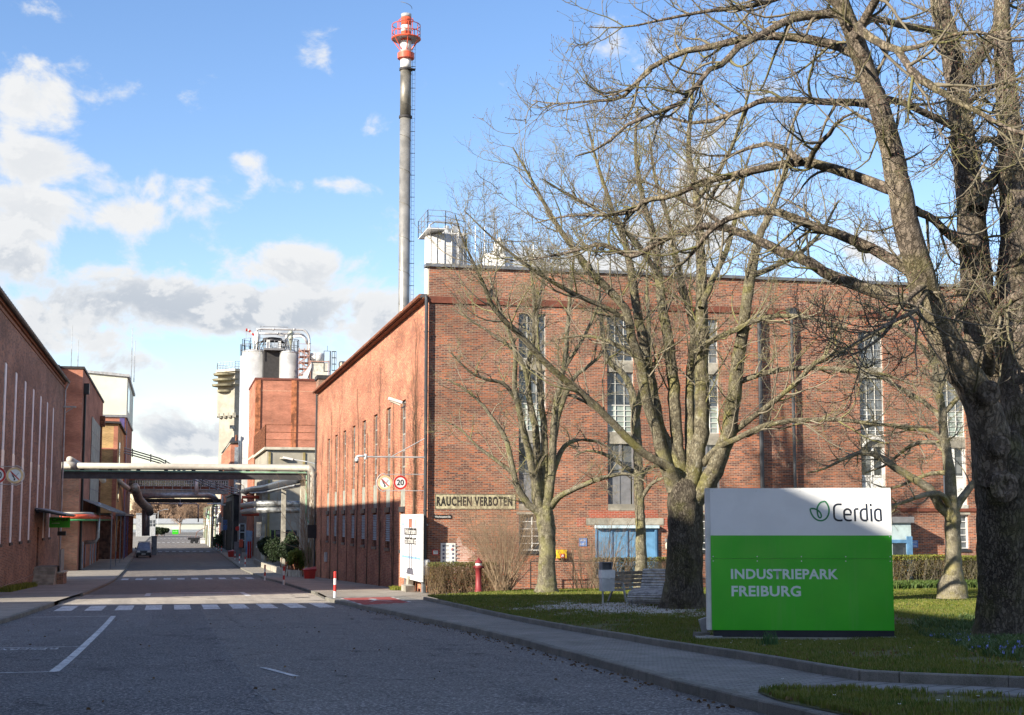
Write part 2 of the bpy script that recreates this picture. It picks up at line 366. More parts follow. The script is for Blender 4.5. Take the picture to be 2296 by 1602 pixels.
M_side = groundmat('old_pavement', (.29, .265, .225), (.22, .20, .17), (.16, .145, .125), 1., .3, .85, .5, None, 60, crack=.5)
M_kerb = groundmat('kerb_stone', (.20, .19, .165), (.14, .135, .12), (.085, .09, .065), 3., .3, .9, .8)
M_red = groundmat('red_paint', (.36, .055, .05), (.28, .05, .045), (.17, .05, .045), 2., .2)
M_paint, g_, b_ = newmat('road_paint'); pos_ = g_.n('ShaderNodeNewGeometry').outputs['Position']
g_.L.new(g_.mix(g_.mr(g_.m('ADD', g_.noise(pos_, 14, 5, .7), g_.m('MULTIPLY', g_.noise(pos_, 1.3, 3), .35)), .60, .82), (.62, .63, .63, 1), (.17, .175, .19, 1)), b_.inputs['Base Color']); b_.inputs['Roughness'].default_value = .75
M_soil = groundmat('lawn_soil', (.075, .085, .022), (.10, .10, .03), (.085, .065, .035), 1.6, .2)
M_chip = groundmat('pale_chippings', (.50, .48, .44), (.34, .32, .28), (.12, .12, .08), 3., .6, sscale=40)

# big ground sheet to the horizon
ys = np.unique(np.concatenate([np.arange(-60, 320, 4), np.array([-300, -150, 400, 600, 1000, 2500, 6000])]).astype(float)); xs = np.array([-4000, -400, -60, -20, 0, 20, 60, 400, 4000.])
v = np.array([(x, y, float(zg(y))-(0.15 if y < 500 else .006)) for y in ys for x in xs]); nx = len(xs)
mb = MB(); mb.add(v, [(j*nx+i, j*nx+i+1, (j+1)*nx+i+1, (j+1)*nx+i) for j in range(len(ys)-1) for i in range(nx-1)])
obj('ground', mb, M_ground, kind='structure', smooth=True)
KX = 5.50
RK = [(5.60, -10), (5.62, 10), (5.67, 13.5), (5.80, 16.7), (6.11, 19.5), (6.42, 22.8), (6.78, 28), (6.92, 33), (6.90, 38), (6.62, 46), (6.25, 50.6), (5.98, 55), (5.98, 58.5), (6.30, 66.3), (6.62, 82), (6.85, 99.7), (6.80, 120), (6.72, 137), (7.05, 217), (7.6, 330)]
LK = [(-4.75, -10), (-4.75, 30), (-4.55, 42), (-4.32, 48), (-4.08, 56), (-3.75, 68), (-3.72, 93), (-4.0, 120), (-5.0, 226), (-5.6, 330)]
RKo = lambda d, a=0, b=99: [(x+d, y) for x, y in RK[a:b]]
LKo = lambda d, a=0, b=99: [(x+d, y) for x, y in LK[a:b]]
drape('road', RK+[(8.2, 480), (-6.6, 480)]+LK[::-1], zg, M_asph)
drape('cross_road', [(-60, 480.2), (60, 480.2), (60, 500), (-60, 500)], lambda y: zg(y), M_side, 4)
drape('left_pavement', LKo(-.1)+[(-6.2, 460), (-12, 460), (-12, -10)], zside, M_side)
# right pavement: paved strip beside the lawn, then asphalt beyond the corner
LE = [(9.16, 53.8), (9.05, 44.7), (8.72, 34), (8.62, 27), (8.25, 20.5), (7.84, 16.8), (7.80, 15.75), (8.05, 15.3), (9.6, 13.4), (16, 6.2)]      # lawn edge, upper lawn
lowlawn = [(5.74, -6), (5.78, 13.4), (5.98, 14.45), (6.45, 14.85), (6.95, 14.75), (7.3, 14.1), (9.0, 11.9), (16, 3.2), (16, -6)]
drape('paved_footpath', RKo(.1, 1, 13)+[(9.12, 58.5), (9.12, 53.7), (9.0, 44.7), (8.66, 34), (8.56, 27), (8.2, 20.5), (7.78, 16.8), (7.0, 14.9), (6.95, 9.0), (6.0, 9.)], zside, M_pave, 1.5)
drape('slab_path', [(6.85, 14.9), (7.3, 14.05), (9.0, 11.85), (16, 3.1), (18, 4), (9.62, 13.3), (8.06, 15.2), (7.78, 15.75), (7.78, 16.75)], lambda y: zside(y)+.002, M_slab, 1.5)
drape('right_pavement', [(9.12, 58.45), (9.12, 54.0), (14, 58.7), (60, 59), (60, 62.8), (10.8, 62.8), (10.8, 113), (11, 460), (8.1, 460)]+RKo(.1, 12)[::-1], zside, M_side)
drape('lawn', [(x+.06, y) for x, y in LE]+[(60, 4), (60, 58.9), (14, 58.9)], zlawn, M_soil, 1.5)
drape('verge', lowlawn, lambda y: zside(y)+.012, M_soil, 1.5)
# pale chippings under the benches
a = []
for (px, py) in ((1290, 1352), (1330, 1340), (1372, 1332), (1440, 1324), (1500, 1326), (1500, 1352), (1430, 1378), (1350, 1382), (1300, 1372)):
    p = PG(px, py, 0, zlawn); a.append((p[0]+rnd.uniform(-.1, .1), p[1]))
chip_poly = a
cmx, cmy = 13.1, 42.9
bed = [(cmx+(1.7+.35*math.sin(t*3)+.3*math.sin(t*7+1)+.22*math.sin(t*11)+.15*math.sin(t*17))*math.cos(t), cmy+(4.5+.9*math.sin(t*3+.4)+.6*math.sin(t*8)+.5*math.sin(t*13)+.3*math.sin(t*19))*math.sin(t)) for t in np.arange(70)*2*math.pi/70]
drape('chippings_bed', bed, lambda y: zlawn(y)+.010, M_chip, 1.5)
chip_wide = [(cmx+(x-cmx)*1.35, cmy+(y-cmy)*1.35) for x, y in a]

def kerb(name, pts, w, top, bot, fz, step=1.0):
    mb = MB(); P = [np.array(p, float) for p in pts]; 
    for a, b in zip(P[:-1], P[1:]):
        L = np.linalg.norm(b-a); n = max(1, int(round(L/step))); d = (b-a)/L; nrm = np.array([d[1], -d[0]])
        for i in range(n):
            s0 = a+(b-a)*i/n+d*.004; s1 = a+(b-a)*(i+1)/n-d*.004; v = []
            h = rnd.uniform(-.004, .004)
            for q in (s0, s1):
                z = float(fz(q[1]))
                for o, zz in ((-w/2, bot), (w/2, bot), (w/2, top-.015), (w/2-.015, top), (-w/2+.015, top), (-w/2, top-.015)):
                    v.append((q[0]+nrm[0]*o, q[1]+nrm[1]*o, z+zz+(h if zz > bot else 0)))
            mb.add(v, [(j, (j+1) % 6, 6+(j+1) % 6, 6+j) for j in range(6)]+[(5, 4, 3, 2, 1, 0), (6, 7, 8, 9, 10, 11)])
    return obj(name, mb, M_kerb, kind='structure')
kerb('road_kerb', RKo(.08, 0, 13), .16, .125, -.1, zg)
kerb('far_right_kerb', RKo(.08, 13), .15, .125, -.1, zg, 2.)
kerb('left_kerb', LKo(-.08, 0, 5), .15, .125, -.1, zg)
kerb('far_left_kerb', LKo(-.08, 5), .15, .125, -.1, zg, 2.)
kerb('lawn_kerb', LE, .11, .12, -.05, zside, 1.2)
kerb('verge_kerb', [(6.03, 14.5), (6.45, 14.9), (6.97, 14.8), (7.3, 14.12), (9.0, 11.9), (16, 3.2)], .08, .04, -.05, zside)
mb = MB()
for a, b in ((58.5, 66.5),):
    for i in range(8):
        for x in (6.06+.04*i, -4.06+.03*i):
            y = a+i; mb.box((x-.08, y+.01, float(zg(y+.5))-.1), (x+.08, y+.99, float(zg(y+.5))+.03))
obj('lowered_kerb', mb, M_kerb, kind='structure')

# markings
mb = MB()
def strip(mb, x0, x1, y0, y1, dz=.004, fz=zg, n=6):
    for i in range(n):
        a = y0+(y1-y0)*i/n; b = y0+(y1-y0)*(i+1)/n
        mb.quad((x0, a, float(fz(a))+dz), (x1, a, float(fz(a))+dz), (x1, b, float(fz(b))+dz), (x0, b, float(fz(b))+dz))
def zebra(name, y0, y1, xa, pitch, w, n):
    mb = MB()
    for i in range(n): strip(mb, xa+i*pitch, xa+i*pitch+w, y0, y1, .008)
    obj(name, mb, M_paint, kind='structure')
p0 = PG((170+0)/1.453, 1990/1.453); print('zebra near', PG(1050/1.4537, 1992/1.453), PG(1050/1.453, 1963.6/1.453), 'row2', PG(600/1.453, 1888/1.453), PG(600/1.453, 1879/1.453), PG(600/1.453, 1785/1.453))
zebra('zebra_crossing', 51.1, 55.3, -3.75, .975, .56, 10)
zebra('zebra_crossing', 112.8, 117.3, -3.6, 1.03, .52, 10)
zebra('zebra_crossing', 236, 240.5, -3.0, 1.05, .55, 9)
zebra('zebra_crossing', 330, 334, -3.0, 1.05, .55, 9)
zebra('zebra_crossing', 410, 414, -3.0, 1.05, .55, 9)
mb = MB(); yb = [46.9, 31.05, 23.3]
strip(mb, -1.75, -1.60, yb[2]-.02, yb[0]+.06, .008, n=12)
for y in yb: strip(mb, -4.2, -1.755, y-.055, y+.055, .008, n=1)
obj('parking_bay_lines', mb, M_paint, kind='structure')
mb = MB(); strip(mb, -.85, 3.2, 71.2, 71.9, .008, n=1); strip(mb, -1.1, -.86, 66.5, 71.9, .008, n=3); strip(mb, 3.21, 3.45, 64.8, 71.9, .008, n=3)
strip(mb, -.3, 1.6, 150, 150.3, .008, n=1)
obj('stop_lines', mb, M_paint, kind='structure')
mb = MB()
for i in range(26):
    x = -.8+i*.155; strip(mb, x, x+.08, 72.1, 72.7, .008, n=1)
obj('rumble_strip_marking', mb, mat('marking_red', (.5, .16, .12), .8), kind='structure')
# RESERVIERT, painted to be read from the far side
tmp = thing('x', '', '', (0, 0, 0)); ORG[tmp.name] = np.zeros(3)
o = text('bay_lettering', 'RESERVIERT', M_paint, tmp, (0, 0, 0), (1, 0, 0), (0, 1, 0), 1., 1., bold=.02)
o.parent = None; bpy.data.objects.remove(tmp)
for vv in o.data.vertices:
    x = -2.12-vv.co.x*1.85; y = 30.75-vv.co.y*.62; vv.co = (x, y, float(zg(y))+.008)
tag(o, kind='structure')
# red patch with a walking figure
q = [PG(x/1.453, y/1.453, .12) for x, y in ((1112, 1948), (1268, 1944), (1336, 1963), (1186, 1970))]
q = [(p[0], p[1]) for p in q]; print('redpatch', q)
drape('red_crossing_patch', q, lambda y: zside(y)+.004, M_red, 1.)
mb = MB(); cx = sum(p[0] for p in q)/4; cy = sum(p[1] for p in q)/4
def ground_poly(mb, pts, dz=.012):
    mb.add([(cx+x, cy+y, float(zside(cy+y))+dz) for x, y in pts], [tuple(range(len(pts)))])
ground_poly(mb, [(.16*math.cos(t)+.05, 1.25+.3*math.sin(t)) for t in np.arange(10)*.628])
for a, b, w in (((0, .9), (.05, -.2), .2), ((.02, .75), (.42, .2), .08), ((-.02, .75), (-.4, .1), .08), ((.06, -.15), (.4, -1.2), .12), ((-.02, -.15), (-.35, -1.2), .12)):
    a = np.array(a); b = np.array(b); n = np.array([1., 0])*w/2; ground_poly(mb, [tuple(a-n), tuple(a+n), tuple(b+n), tuple(b-n)], .012+.0007*len(mb.v))
obj('walking_figure_marking', mb, M_paint, kind='structure')
mb = MB()
for i in range(4):
    for j in range(4):
        t0 = (j*2+.4)/8; t1 = t0+.12; a = np.array(q[i]); b = np.array(q[(i+1) % 4]); d = b-a; nn = np.array([-d[1], d[0]]); nn /= np.linalg.norm(nn); nn *= .12
        pp = [a+d*t0+nn*.1, a+d*t1+nn*.1, a+d*t1+nn, a+d*t0+nn]; mb.add([(p[0], p[1], float(zside(p[1]))+.010) for p in pp], [(0, 1, 2, 3)])
obj('patch_border_marking', mb, M_paint, kind='structure')
sm = MB()
for y in np.arange(12.5, 51, .5):
    if rnd.random() < .55: x = 1.05+.04*math.sin(y*1.7)+.02*math.sin(y*5.); strip(sm, x-.012, x+.012+.02*rnd.random(), y, y+.45, .006, n=1)
obj('asphalt_seam', sm, mat('seam_tar', (.16, .16, .165), .8), kind='structure')
sm = MB()
for a_, b_, w_ in (((1.42, 23.2), (1.75, 20.9), .05), ((1.55, 22.0), (1.68, 21.2), .07)): sm.add([(a_[0]-w_, a_[1], float(zg(a_[1]))+.0085), (a_[0]+w_, a_[1], float(zg(a_[1]))+.0085), (b_[0]+w_, b_[1], float(zg(b_[1]))+.0085), (b_[0]-w_, b_[1], float(zg(b_[1]))+.0085)], [(3, 2, 1, 0)]); break
obj('paint_smear', sm, M_paint, kind='structure')
# manholes
mb = MB()
for (px, py) in ((985/1.453, 1946/1.453), (690/1.453, 2020/1.453)):
    p = PG(px, py); mb.add([(p[0]+.32*math.cos(t), p[1]+.32*math.sin(t), float(zg(p[1]+.32*math.sin(t)))+.008) for t in np.arange(20)*.314159], [tuple(range(20))])
obj('manhole_cover', mb, mat('manhole', (.06, .055, .05), .6, .6), kind='structure')

# grass blades: (x,y) scattered, curved thin triangles
def in_poly(P, poly):
    x = P[:, 0]; y = P[:, 1]; c = np.zeros(len(P), bool); n = len(poly)
    for i in range(n):
        x0, y0 = poly[i]; x1, y1 = poly[(i+1) % n]
        t = ((y0 > y) != (y1 > y)) & (x < (x1-x0)*(y-y0)/((y1-y0) if y1 != y0 else 1e-9)+x0); c ^= t
    return c
def scatter(poly, box, n):
    P = np.stack([nr.uniform(box[0], box[1], n), nr.uniform(box[2], box[3], n)], 1)
    a = np.arctan2(P[:, 0], P[:, 1]); P = P[(a < R(34.5)) & (a > R(5))]
    return P[in_poly(P, poly)]
def lowfreq(P, s, seed=0):
    r = np.random.RandomState(seed); v = 0
    for k in range(7):
        f = r.normal(size=2)*s*(1+k*.5); v = v+np.sin(P@f+r.uniform(0, 6))/(1+k*.3)
    return v/2.6
def blades(P, fz, h, w, seed, lean=.5):
    n = len(P); z = fz(P[:, 1]); th = nr.uniform(0, 2*math.pi, n); H = h*nr.uniform(.45, 1.25, n); Wd = w*nr.uniform(.6, 1.3, n)
    la = nr.uniform(0, 2*math.pi, n); ll = H*nr.uniform(.1, 1., n)*lean
    d = np.stack([np.cos(th), np.sin(th)], 1)*Wd[:, None]/2; L = np.stack([np.cos(la), np.sin(la)], 1)*ll[:, None]
    v = np.zeros((n, 5, 3)); v[:, 0, :2] = P-d; v[:, 1, :2] = P+d; v[:, 2, :2] = P+L*.35+d*.8; v[:, 3, :2] = P+L*.35-d*.8; v[:, 4, :2] = P+L
    v[:, :2, 2] = (z-.01)[:, None]; v[:, 2:4, 2] = (z+H*.6)[:, None]; v[:, 4, 2] = z+H
    return v
def blademesh(name, V, m, label, kind='stuff'):
    n = len(V); me = bpy.data.meshes.new(name); me.vertices.add(n*5); me.vertices.foreach_set('co', V.ravel())
    i = np.arange(n)*5; loops = np.stack([i, i+1, i+2, i+3, i+3, i+2, i+4], 1).ravel()
    me.loops.add(n*7); me.loops.foreach_set('vertex_index', loops.astype(np.int32)); me.polygons.add(n*2)
    st = np.stack([np.arange(n)*7, np.arange(n)*7+4], 1).ravel(); me.polygons.foreach_set('loop_start', st.astype(np.int32))
    me.polygons.foreach_set('loop_total', np.tile([4, 3], n).astype(np.int32)); me.update(); me.validate(); me.materials.append(m)
    o = link(bpy.data.objects.new(name, me)); return tag(o, label, None, None, kind)
def leafy(name, cs, rough=.55, sc_=1.5, trans=.25):
    m, g, b = newmat(name); pos = g.n('ShaderNodeNewGeometry'); n = g.noise(pos.outputs['Position'], sc_, 5, .65)
    rn = pos.outputs['Random Per Island']
    c = g.mix(g.mr(n, .35, .65), c4(cs[0]), c4(cs[1])); c = g.mix(g.mr(rn, .45, 1.), c, c4(cs[2]))
    g.L.new(c, b.inputs['Base Color']); b.inputs['Roughness'].default_value = rough; b.inputs['Specular IOR Level'].default_value = .25
    if trans:
        tr = g.n('ShaderNodeBsdfTranslucent'); g.L.new(c, tr.inputs[0]); ms = g.n('ShaderNodeMixShader'); ms.inputs[0].default_value = trans
        g.L.new(b.outputs[0], ms.inputs[1]); g.L.new(tr.outputs[0], ms.inputs[2]); g.L.new(ms.outputs[0], m.node_tree.nodes['Material Output'].inputs[0])
    return m
M_grass = leafy('grass_blades', ((.065, .115, .014), (.145, .165, .022), (.22, .20, .06)))
up_poly = [(x+.1, y) for x, y in LE]+[(60, 4), (60, 58.8), (14, 58.8)]
near = scatter(up_poly, (7.8, 26, 8, 40), 680000); far = scatter(up_poly, (8.7, 42, 40, 59), 300000)
keep = lambda P, thr: P[(lowfreq(P, 1.1, 3)+.8*lowfreq(P, 4., 5)+nr.uniform(-.6, .6, len(P))) > thr]
chipf = lambda P: P[~((np.hypot((P[:, 0]-cmx)/3.0, (P[:, 1]-cmy)/6.0)+lowfreq(P, 2.2, 12)*.4 < .78) & (nr.uniform(size=len(P)) < .9))]
near = chipf(keep(near, -.12)); far = chipf(keep(far, -.5))
V = np.concatenate([blades(near, zlawn, .065, .011, 1), blades(far, zlawn, .06, .022, 2)])
blademesh('grass', V, M_grass, 'short spring grass of the lawn around the green and white sign')
low = keep(scatter(lowlawn, (5.8, 12, 8, 15), 190000), -.25)
blademesh('grass', blades(low, lambda y: zside(y)+.03, .055, .009, 4), M_grass, 'patchy short grass of the verge between kerb and slab path')
# periwinkle / squill ground cover by the big tree, with blue flowers
gc = [(16.2, 29.5), (14.6, 25.6), (12.0, 21.2), (10.6, 17.6), (12.4, 14.2), (24, 8), (30, 30), (24, 36), (19.6, 36.0), (17.6, 33)]
P = scatter(gc, (10, 30, 10, 36), 120000)
P = P[(lowfreq(P, 1.3, 8)+nr.uniform(-.5, .5, len(P))) > -.35]
V = blades(P, lambda y: zlawn(y)+.0, .13, .035, 6, 1.1)
blademesh('ground_cover', V, leafy('cover_leaf', ((.045, .085, .025), (.075, .12, .035), (.11, .15, .06))), 'dark green leafy ground cover round the foot of the largest tree')
P = scatter(gc, (10, 28, 12, 30), 12000); P = P[(lowfreq(P, 1.6, 9)+nr.uniform(-.5, .5, len(P))) > .35]
V = blades(P, lambda y: zlawn(y)+.09, .03, .026, 6, .9)
blademesh('blue_flowers', V, leafy('blue_petal', ((.16, .20, .62), (.22, .26, .70), (.30, .34, .75)), trans=.1), 'small blue spring flowers among the ground cover')
P = np.concatenate([keep(scatter(up_poly, (8.7, 24, 15, 56), 420), -.2)[:130], scatter(lowlawn, (5.8, 12, 9, 17), 40)[:8]])
mb = MB()
for p in P:
    z = float(zlawn(p[1]))+.07; r = .022
    mb.add([(p[0]+r*math.cos(t)*(1 if k % 2 else .5), p[1]+r*math.sin(t)*(1 if k % 2 else .5), z+.006*(k % 2)) for k, t in enumerate(np.arange(10)*.628)], [tuple(range(10))])
obj('daisies', mb, mat('daisy_white', (.8, .8, .76), .6), kind='stuff', label='scattered white daisies in the lawn')
# brown dead leaves and litter on the verge and pavement
P1 = keep(scatter(lowlawn, (5.8, 13, 8, 15), 9000), .0); P2 = scatter(up_poly, (7.9, 22, 13, 50), 5200)
V = np.concatenate([blades(P1, lambda y: zside(y)+.04, .022, .035, 9, 1.6), blades(P2, lambda y: zlawn(y)+.03, .022, .035, 9, 1.6)])
blademesh('dead_leaves', V, leafy('dead_leaf', ((.16, .09, .04), (.10, .06, .03), (.24, .16, .08))), 'brown dead leaves lying in the grass')
P3 = np.stack([nr.normal(6.75, .10, 260), nr.uniform(14, 50, 260)], 1); P3[:, 0] = np.interp(P3[:, 1], [q[1] for q in RK], [q[0] for q in RK])-np.abs(nr.normal(0, .18, 260))-.05
V = np.concatenate([blades(P3, lambda y: zg(y)+.012, .015, .05, 9, 1.8), blades(np.stack([nr.uniform(-4, 5.5, 60), nr.uniform(14, 48, 60)], 1), lambda y: zg(y)+.012, .015, .05, 9, 1.8)])
blademesh('dead_leaves', V, leafy('gutter_leaf', ((.13, .08, .04), (.08, .05, .03), (.20, .13, .07))), 'dead leaves along the road kerb')
P = scatter([(9.2, 34), (19, 34), (19, 53), (9.2, 53)], (9, 19, 36, 53), 42000); rr_c = np.hypot((P[:, 0]-cmx)/2.7, (P[:, 1]-cmy)/5.6); P = P[(lowfreq(P, 2.2, 12)*.55+nr.uniform(-.45, .45, len(P))+rr_c) < .75]
V = blades(P, lambda y: zlawn(y)-.002, .016, .05, 10, 2.)
blademesh('wood_chips', V, leafy('pale_chip', ((.52, .50, .44), (.62, .60, .55), (.30, .28, .24)), trans=0), 'pale chippings scattered under the benches')
# ------------------------------------------------------------------ materials for buildings
K = 1.453
def fy(u, v, Y): return PY(u/K, v/K, Y)      # full-resolution pixel onto plane Y
def fx(u, v, X): return PX(u/K, v/K, X)
M_brickF = brickmat('brick_front', (.29, .112, .068), (.22, .088, .056), (.32, .25, .195), patch=(.42, .13, .06), dark=(.13, .052, .042), pa=.5, da=.55, stain=.2)
M_brickS = brickmat('brick_side', (.40, .135, .078), (.32, .105, .060), (.42, .26, .185), patch=(.48, .21, .11), dark=(.20, .075, .05), pa=.5, da=.4, stain=.4)
M_brickL = brickmat('brick_left', (.275, .145, .092), (.215, .112, .076), (.31, .25, .20), patch=(.33, .155, .085), dark=(.10, .05, .04), pa=.45, da=.5, stain=.35)
M_brickO = brickmat('brick_orange', (.43, .155, .095), (.37, .13, .08), (.42, .22, .16), patch=(.46, .18, .11), dark=(.30, .11, .07), pa=.4, da=.35, stain=.18, bw=.25)
M_brickN = brickmat('brick_new_red', (.45, .095, .05), (.36, .075, .045), (.40, .25, .2), pa=.3, da=.2)
M_brickY = brickmat('brick_yellow', (.52, .34, .13), (.45, .28, .10), (.45, .34, .2), patch=(.55, .33, .14), dark=(.30, .18, .08), pa=.4, da=.3)
M_coping = mat('coping_metal', (.17, .18, .20), .45, .3); M_dark = mat('dark_roofing', (.035, .033, .034), .7, bump=.3)
M_conc = mat('concrete', (.34, .32, .27), .85, var=.18, vscale=1.5, bump=.3); M_concl = mat('light_concrete', (.48, .45, .37), .85, var=.12, vscale=1.)
M_white = mat('white_paint', (.70, .70, .68), .5, var=.05); M_wmetal = mat('white_metal', (.72, .73, .73), .4, .1, var=.06)
M_grey = mat('grey_paint', (.19, .195, .21), .5, var=.08); M_lgrey = mat('light_grey', (.42, .43, .44), .5, .2)
M_black = mat('black_paint', (.018, .019, .022), .45); M_pipe = mat('downpipe', (.055, .06, .068), .4, .3)
M_blue = mat('blue_door', (.13, .30, .50), .5, var=.1); M_blue2 = mat('sign_blue', (.10, .22, .55), .4)
M_steel = mat('stainless', (.56, .565, .57), .33, .35, var=.10, vscale=.7); M_galv = mat('galvanised', (.42, .44, .46), .45, .6)
M_steel2 = mat('weathered_steel', (.20, .19, .165), .5, .4, var=.18, vscale=.6)
M_rust = mat('rusty_iron', (.22, .085, .045), .85, var=.3, vscale=6, bump=.5)
M_cream = mat('cream_render', (.32, .30, .25), .85, var=.1, vscale=.5); M_creamp = mat('cream_pipe', (.42, .395, .35), .55, var=.05)
M_green, g_, b_ = newmat('sign_green'); pos_ = g_.n('ShaderNodeNewGeometry').outputs['Position']; sq_ = g_.n('ShaderNodeSeparateXYZ'); g_.L.new(pos_, sq_.inputs[0])
st_ = g_.noise(g_.comb(g_.m('MULTIPLY', sq_.outputs[0], 5.), g_.m('MULTIPLY', sq_.outputs[1], 5.), g_.m('MULTIPLY', sq_.outputs[2], .35)), 1., 5, .6)
g_.L.new(g_.mix(g_.m('MULTIPLY', g_.mr(st_, .52, .75), .30), g_.mix(g_.mr(g_.noise(pos_, .9, 5, .6), .35, .65), (.026, .43, .004, 1), (.034, .48, .006, 1)), (.12, .40, .08, 1)), b_.inputs['Base Color']); g_.L.new(g_.mr(g_.noise(pos_, 2., 4), .3, .7, .28, .45), b_.inputs['Roughness']); M_gpipe = mat('green_pipe', (.17, .30, .20), .5)
M_redp = mat('red_paint_gloss', (.50, .035, .025), .4); M_orr = mat('signal_red', (.58, .10, .05), .5)
M_yel = mat('yellow_paint', (.72, .48, .03), .4); M_wood = mat('grey_wood', (.24, .20, .165), .8, var=.25, vscale=5, bump=.4)
def glassm(name, c, rough=.06, var=.3, spec=.9):
    m, g, b = newmat(name); pos = g.n('ShaderNodeNewGeometry').outputs['Position']
    n = g.noise(pos, 2.2, 3); pq = g.n('ShaderNodeSeparateXYZ'); g.L.new(pos, pq.inputs[0]); wn = g.n('ShaderNodeTexWhiteNoise'); wn.noise_dimensions = '3D'
    g.L.new(g.comb(g.m('FLOOR', g.m('MULTIPLY', pq.outputs[0], 2.38)), g.m('FLOOR', g.m('MULTIPLY', pq.outputs[1], 1.4)), g.m('FLOOR', g.m('MULTIPLY', pq.outputs[2], 2.6))), wn.inputs[0])
    g.L.new(g.mix(g.m('MULTIPLY', g.mr(wn.outputs['Value'], .55, 1.), .5), g.mix(g.mr(n, .35, .65), c4(c), c4(tuple(x*(1+var*3) for x in c))), (.30, .32, .33, 1)), b.inputs['Base Color'])
    b.inputs['Roughness'].default_value = rough; b.inputs['Specular IOR Level'].default_value = spec
    bp = g.n('ShaderNodeBump'); bp.inputs['Strength'].default_value = .12; bp.inputs['Distance'].default_value = .05
    g.L.new(g.noise(pos, 1.4, 2), bp.inputs['Height']); g.L.new(bp.outputs[0], b.inputs['Normal']); return m
M_glass = glassm('window_glass', (.020, .026, .034)); M_glassm = glassm('milky_glass', (.24, .29, .26), .25, .15)
M_glassg = glassm('old_glass', (.07, .08, .09), .15, .25)
M_mildew = mat('stained_white', (.50, .50, .46), .7, var=.2, vscale=4)

# ================================================================== big brick hall on the right
XR, YF, YB = 10.8, 62.8, 113.2
zc = lambda y, px=1195: float(PY(px, y, YF)[2])
ztop = float(PY(959, 590, YF)[2]); zeave = float(PY(959, 660, YF)[2]); zband = zc(681)
hall = thing('brick_hall', 'large old red brick factory hall with tall narrow windows, behind the bare trees', 'building', (XR, YF, float(zg(YF))))
L = [zc(y) for y in (702, 803, 829, 965, 992, 1062, 1129, 1144, 1150, 1241)]
xc = lambda px, py=950: float(PY(px, py, YF)[0])
cols = [(xc(1163), xc(1233)), (xc(1362), xc(1424)), (xc(1555), xc(1618)), (xc(1929), xc(1999)), (xc(2111), xc(2180)), (xc(2300), xc(2366))]
step_ = cols[1][0]-cols[0][0]
holes = []
for i, (a, b) in enumerate(cols):
    a, b = a, a+1.26; cols[i] = (a, b)
    holes.append((a, b, L[7], L[0]-.35*(i > 2), .19))
    if i in (0, 2, 4, 5): holes.append((a, b, L[9], L[8]-.05, .19))
dr = (xc(1333), xc(1471)); holes.append((dr[0], dr[1], zc(1320), zc(1178), .02))
niche = [(xc(1713), xc(1755)), (xc(1782), xc(1806))]
wmb = MB(); wallholes(wmb, 'x', YF, XR, 46, -4.5, ztop-.14, holes, .19, -1)
wmb.quad((46, YF, -4.5), (46, YB, -4.5), (46, YB, zeave), (46, YF, zeave))
wall = obj('front_wall', wmb, M_brickF, hall)
def winbars(mb, a, b, z0, z1, Y, nx, rows, t=.045, dep=.05):
    for i in range(nx+1):
        x = a+(b-a)*i/nx; w = t*1.7 if i in (0, nx) else t
        x = min(max(x, a+w/2+.002), b-w/2-.002); mb.box((x-w/2, Y-dep, z0+.002), (x+w/2, Y, z1-.002))
    for j in range(rows+1):
        z = z0+(z1-z0)*j/rows; z = min(max(z, z0+t/2+.003), z1-t/2-.003); mb.box((a+.003, Y-dep+.006, z-t*.42), (b-.003, Y-.004, z+t*.42))
def pane(mb, a, b, z0, z1, Y): mb.quad((a, Y, z0), (b, Y, z0), (b, Y, z1), (a, Y, z1))
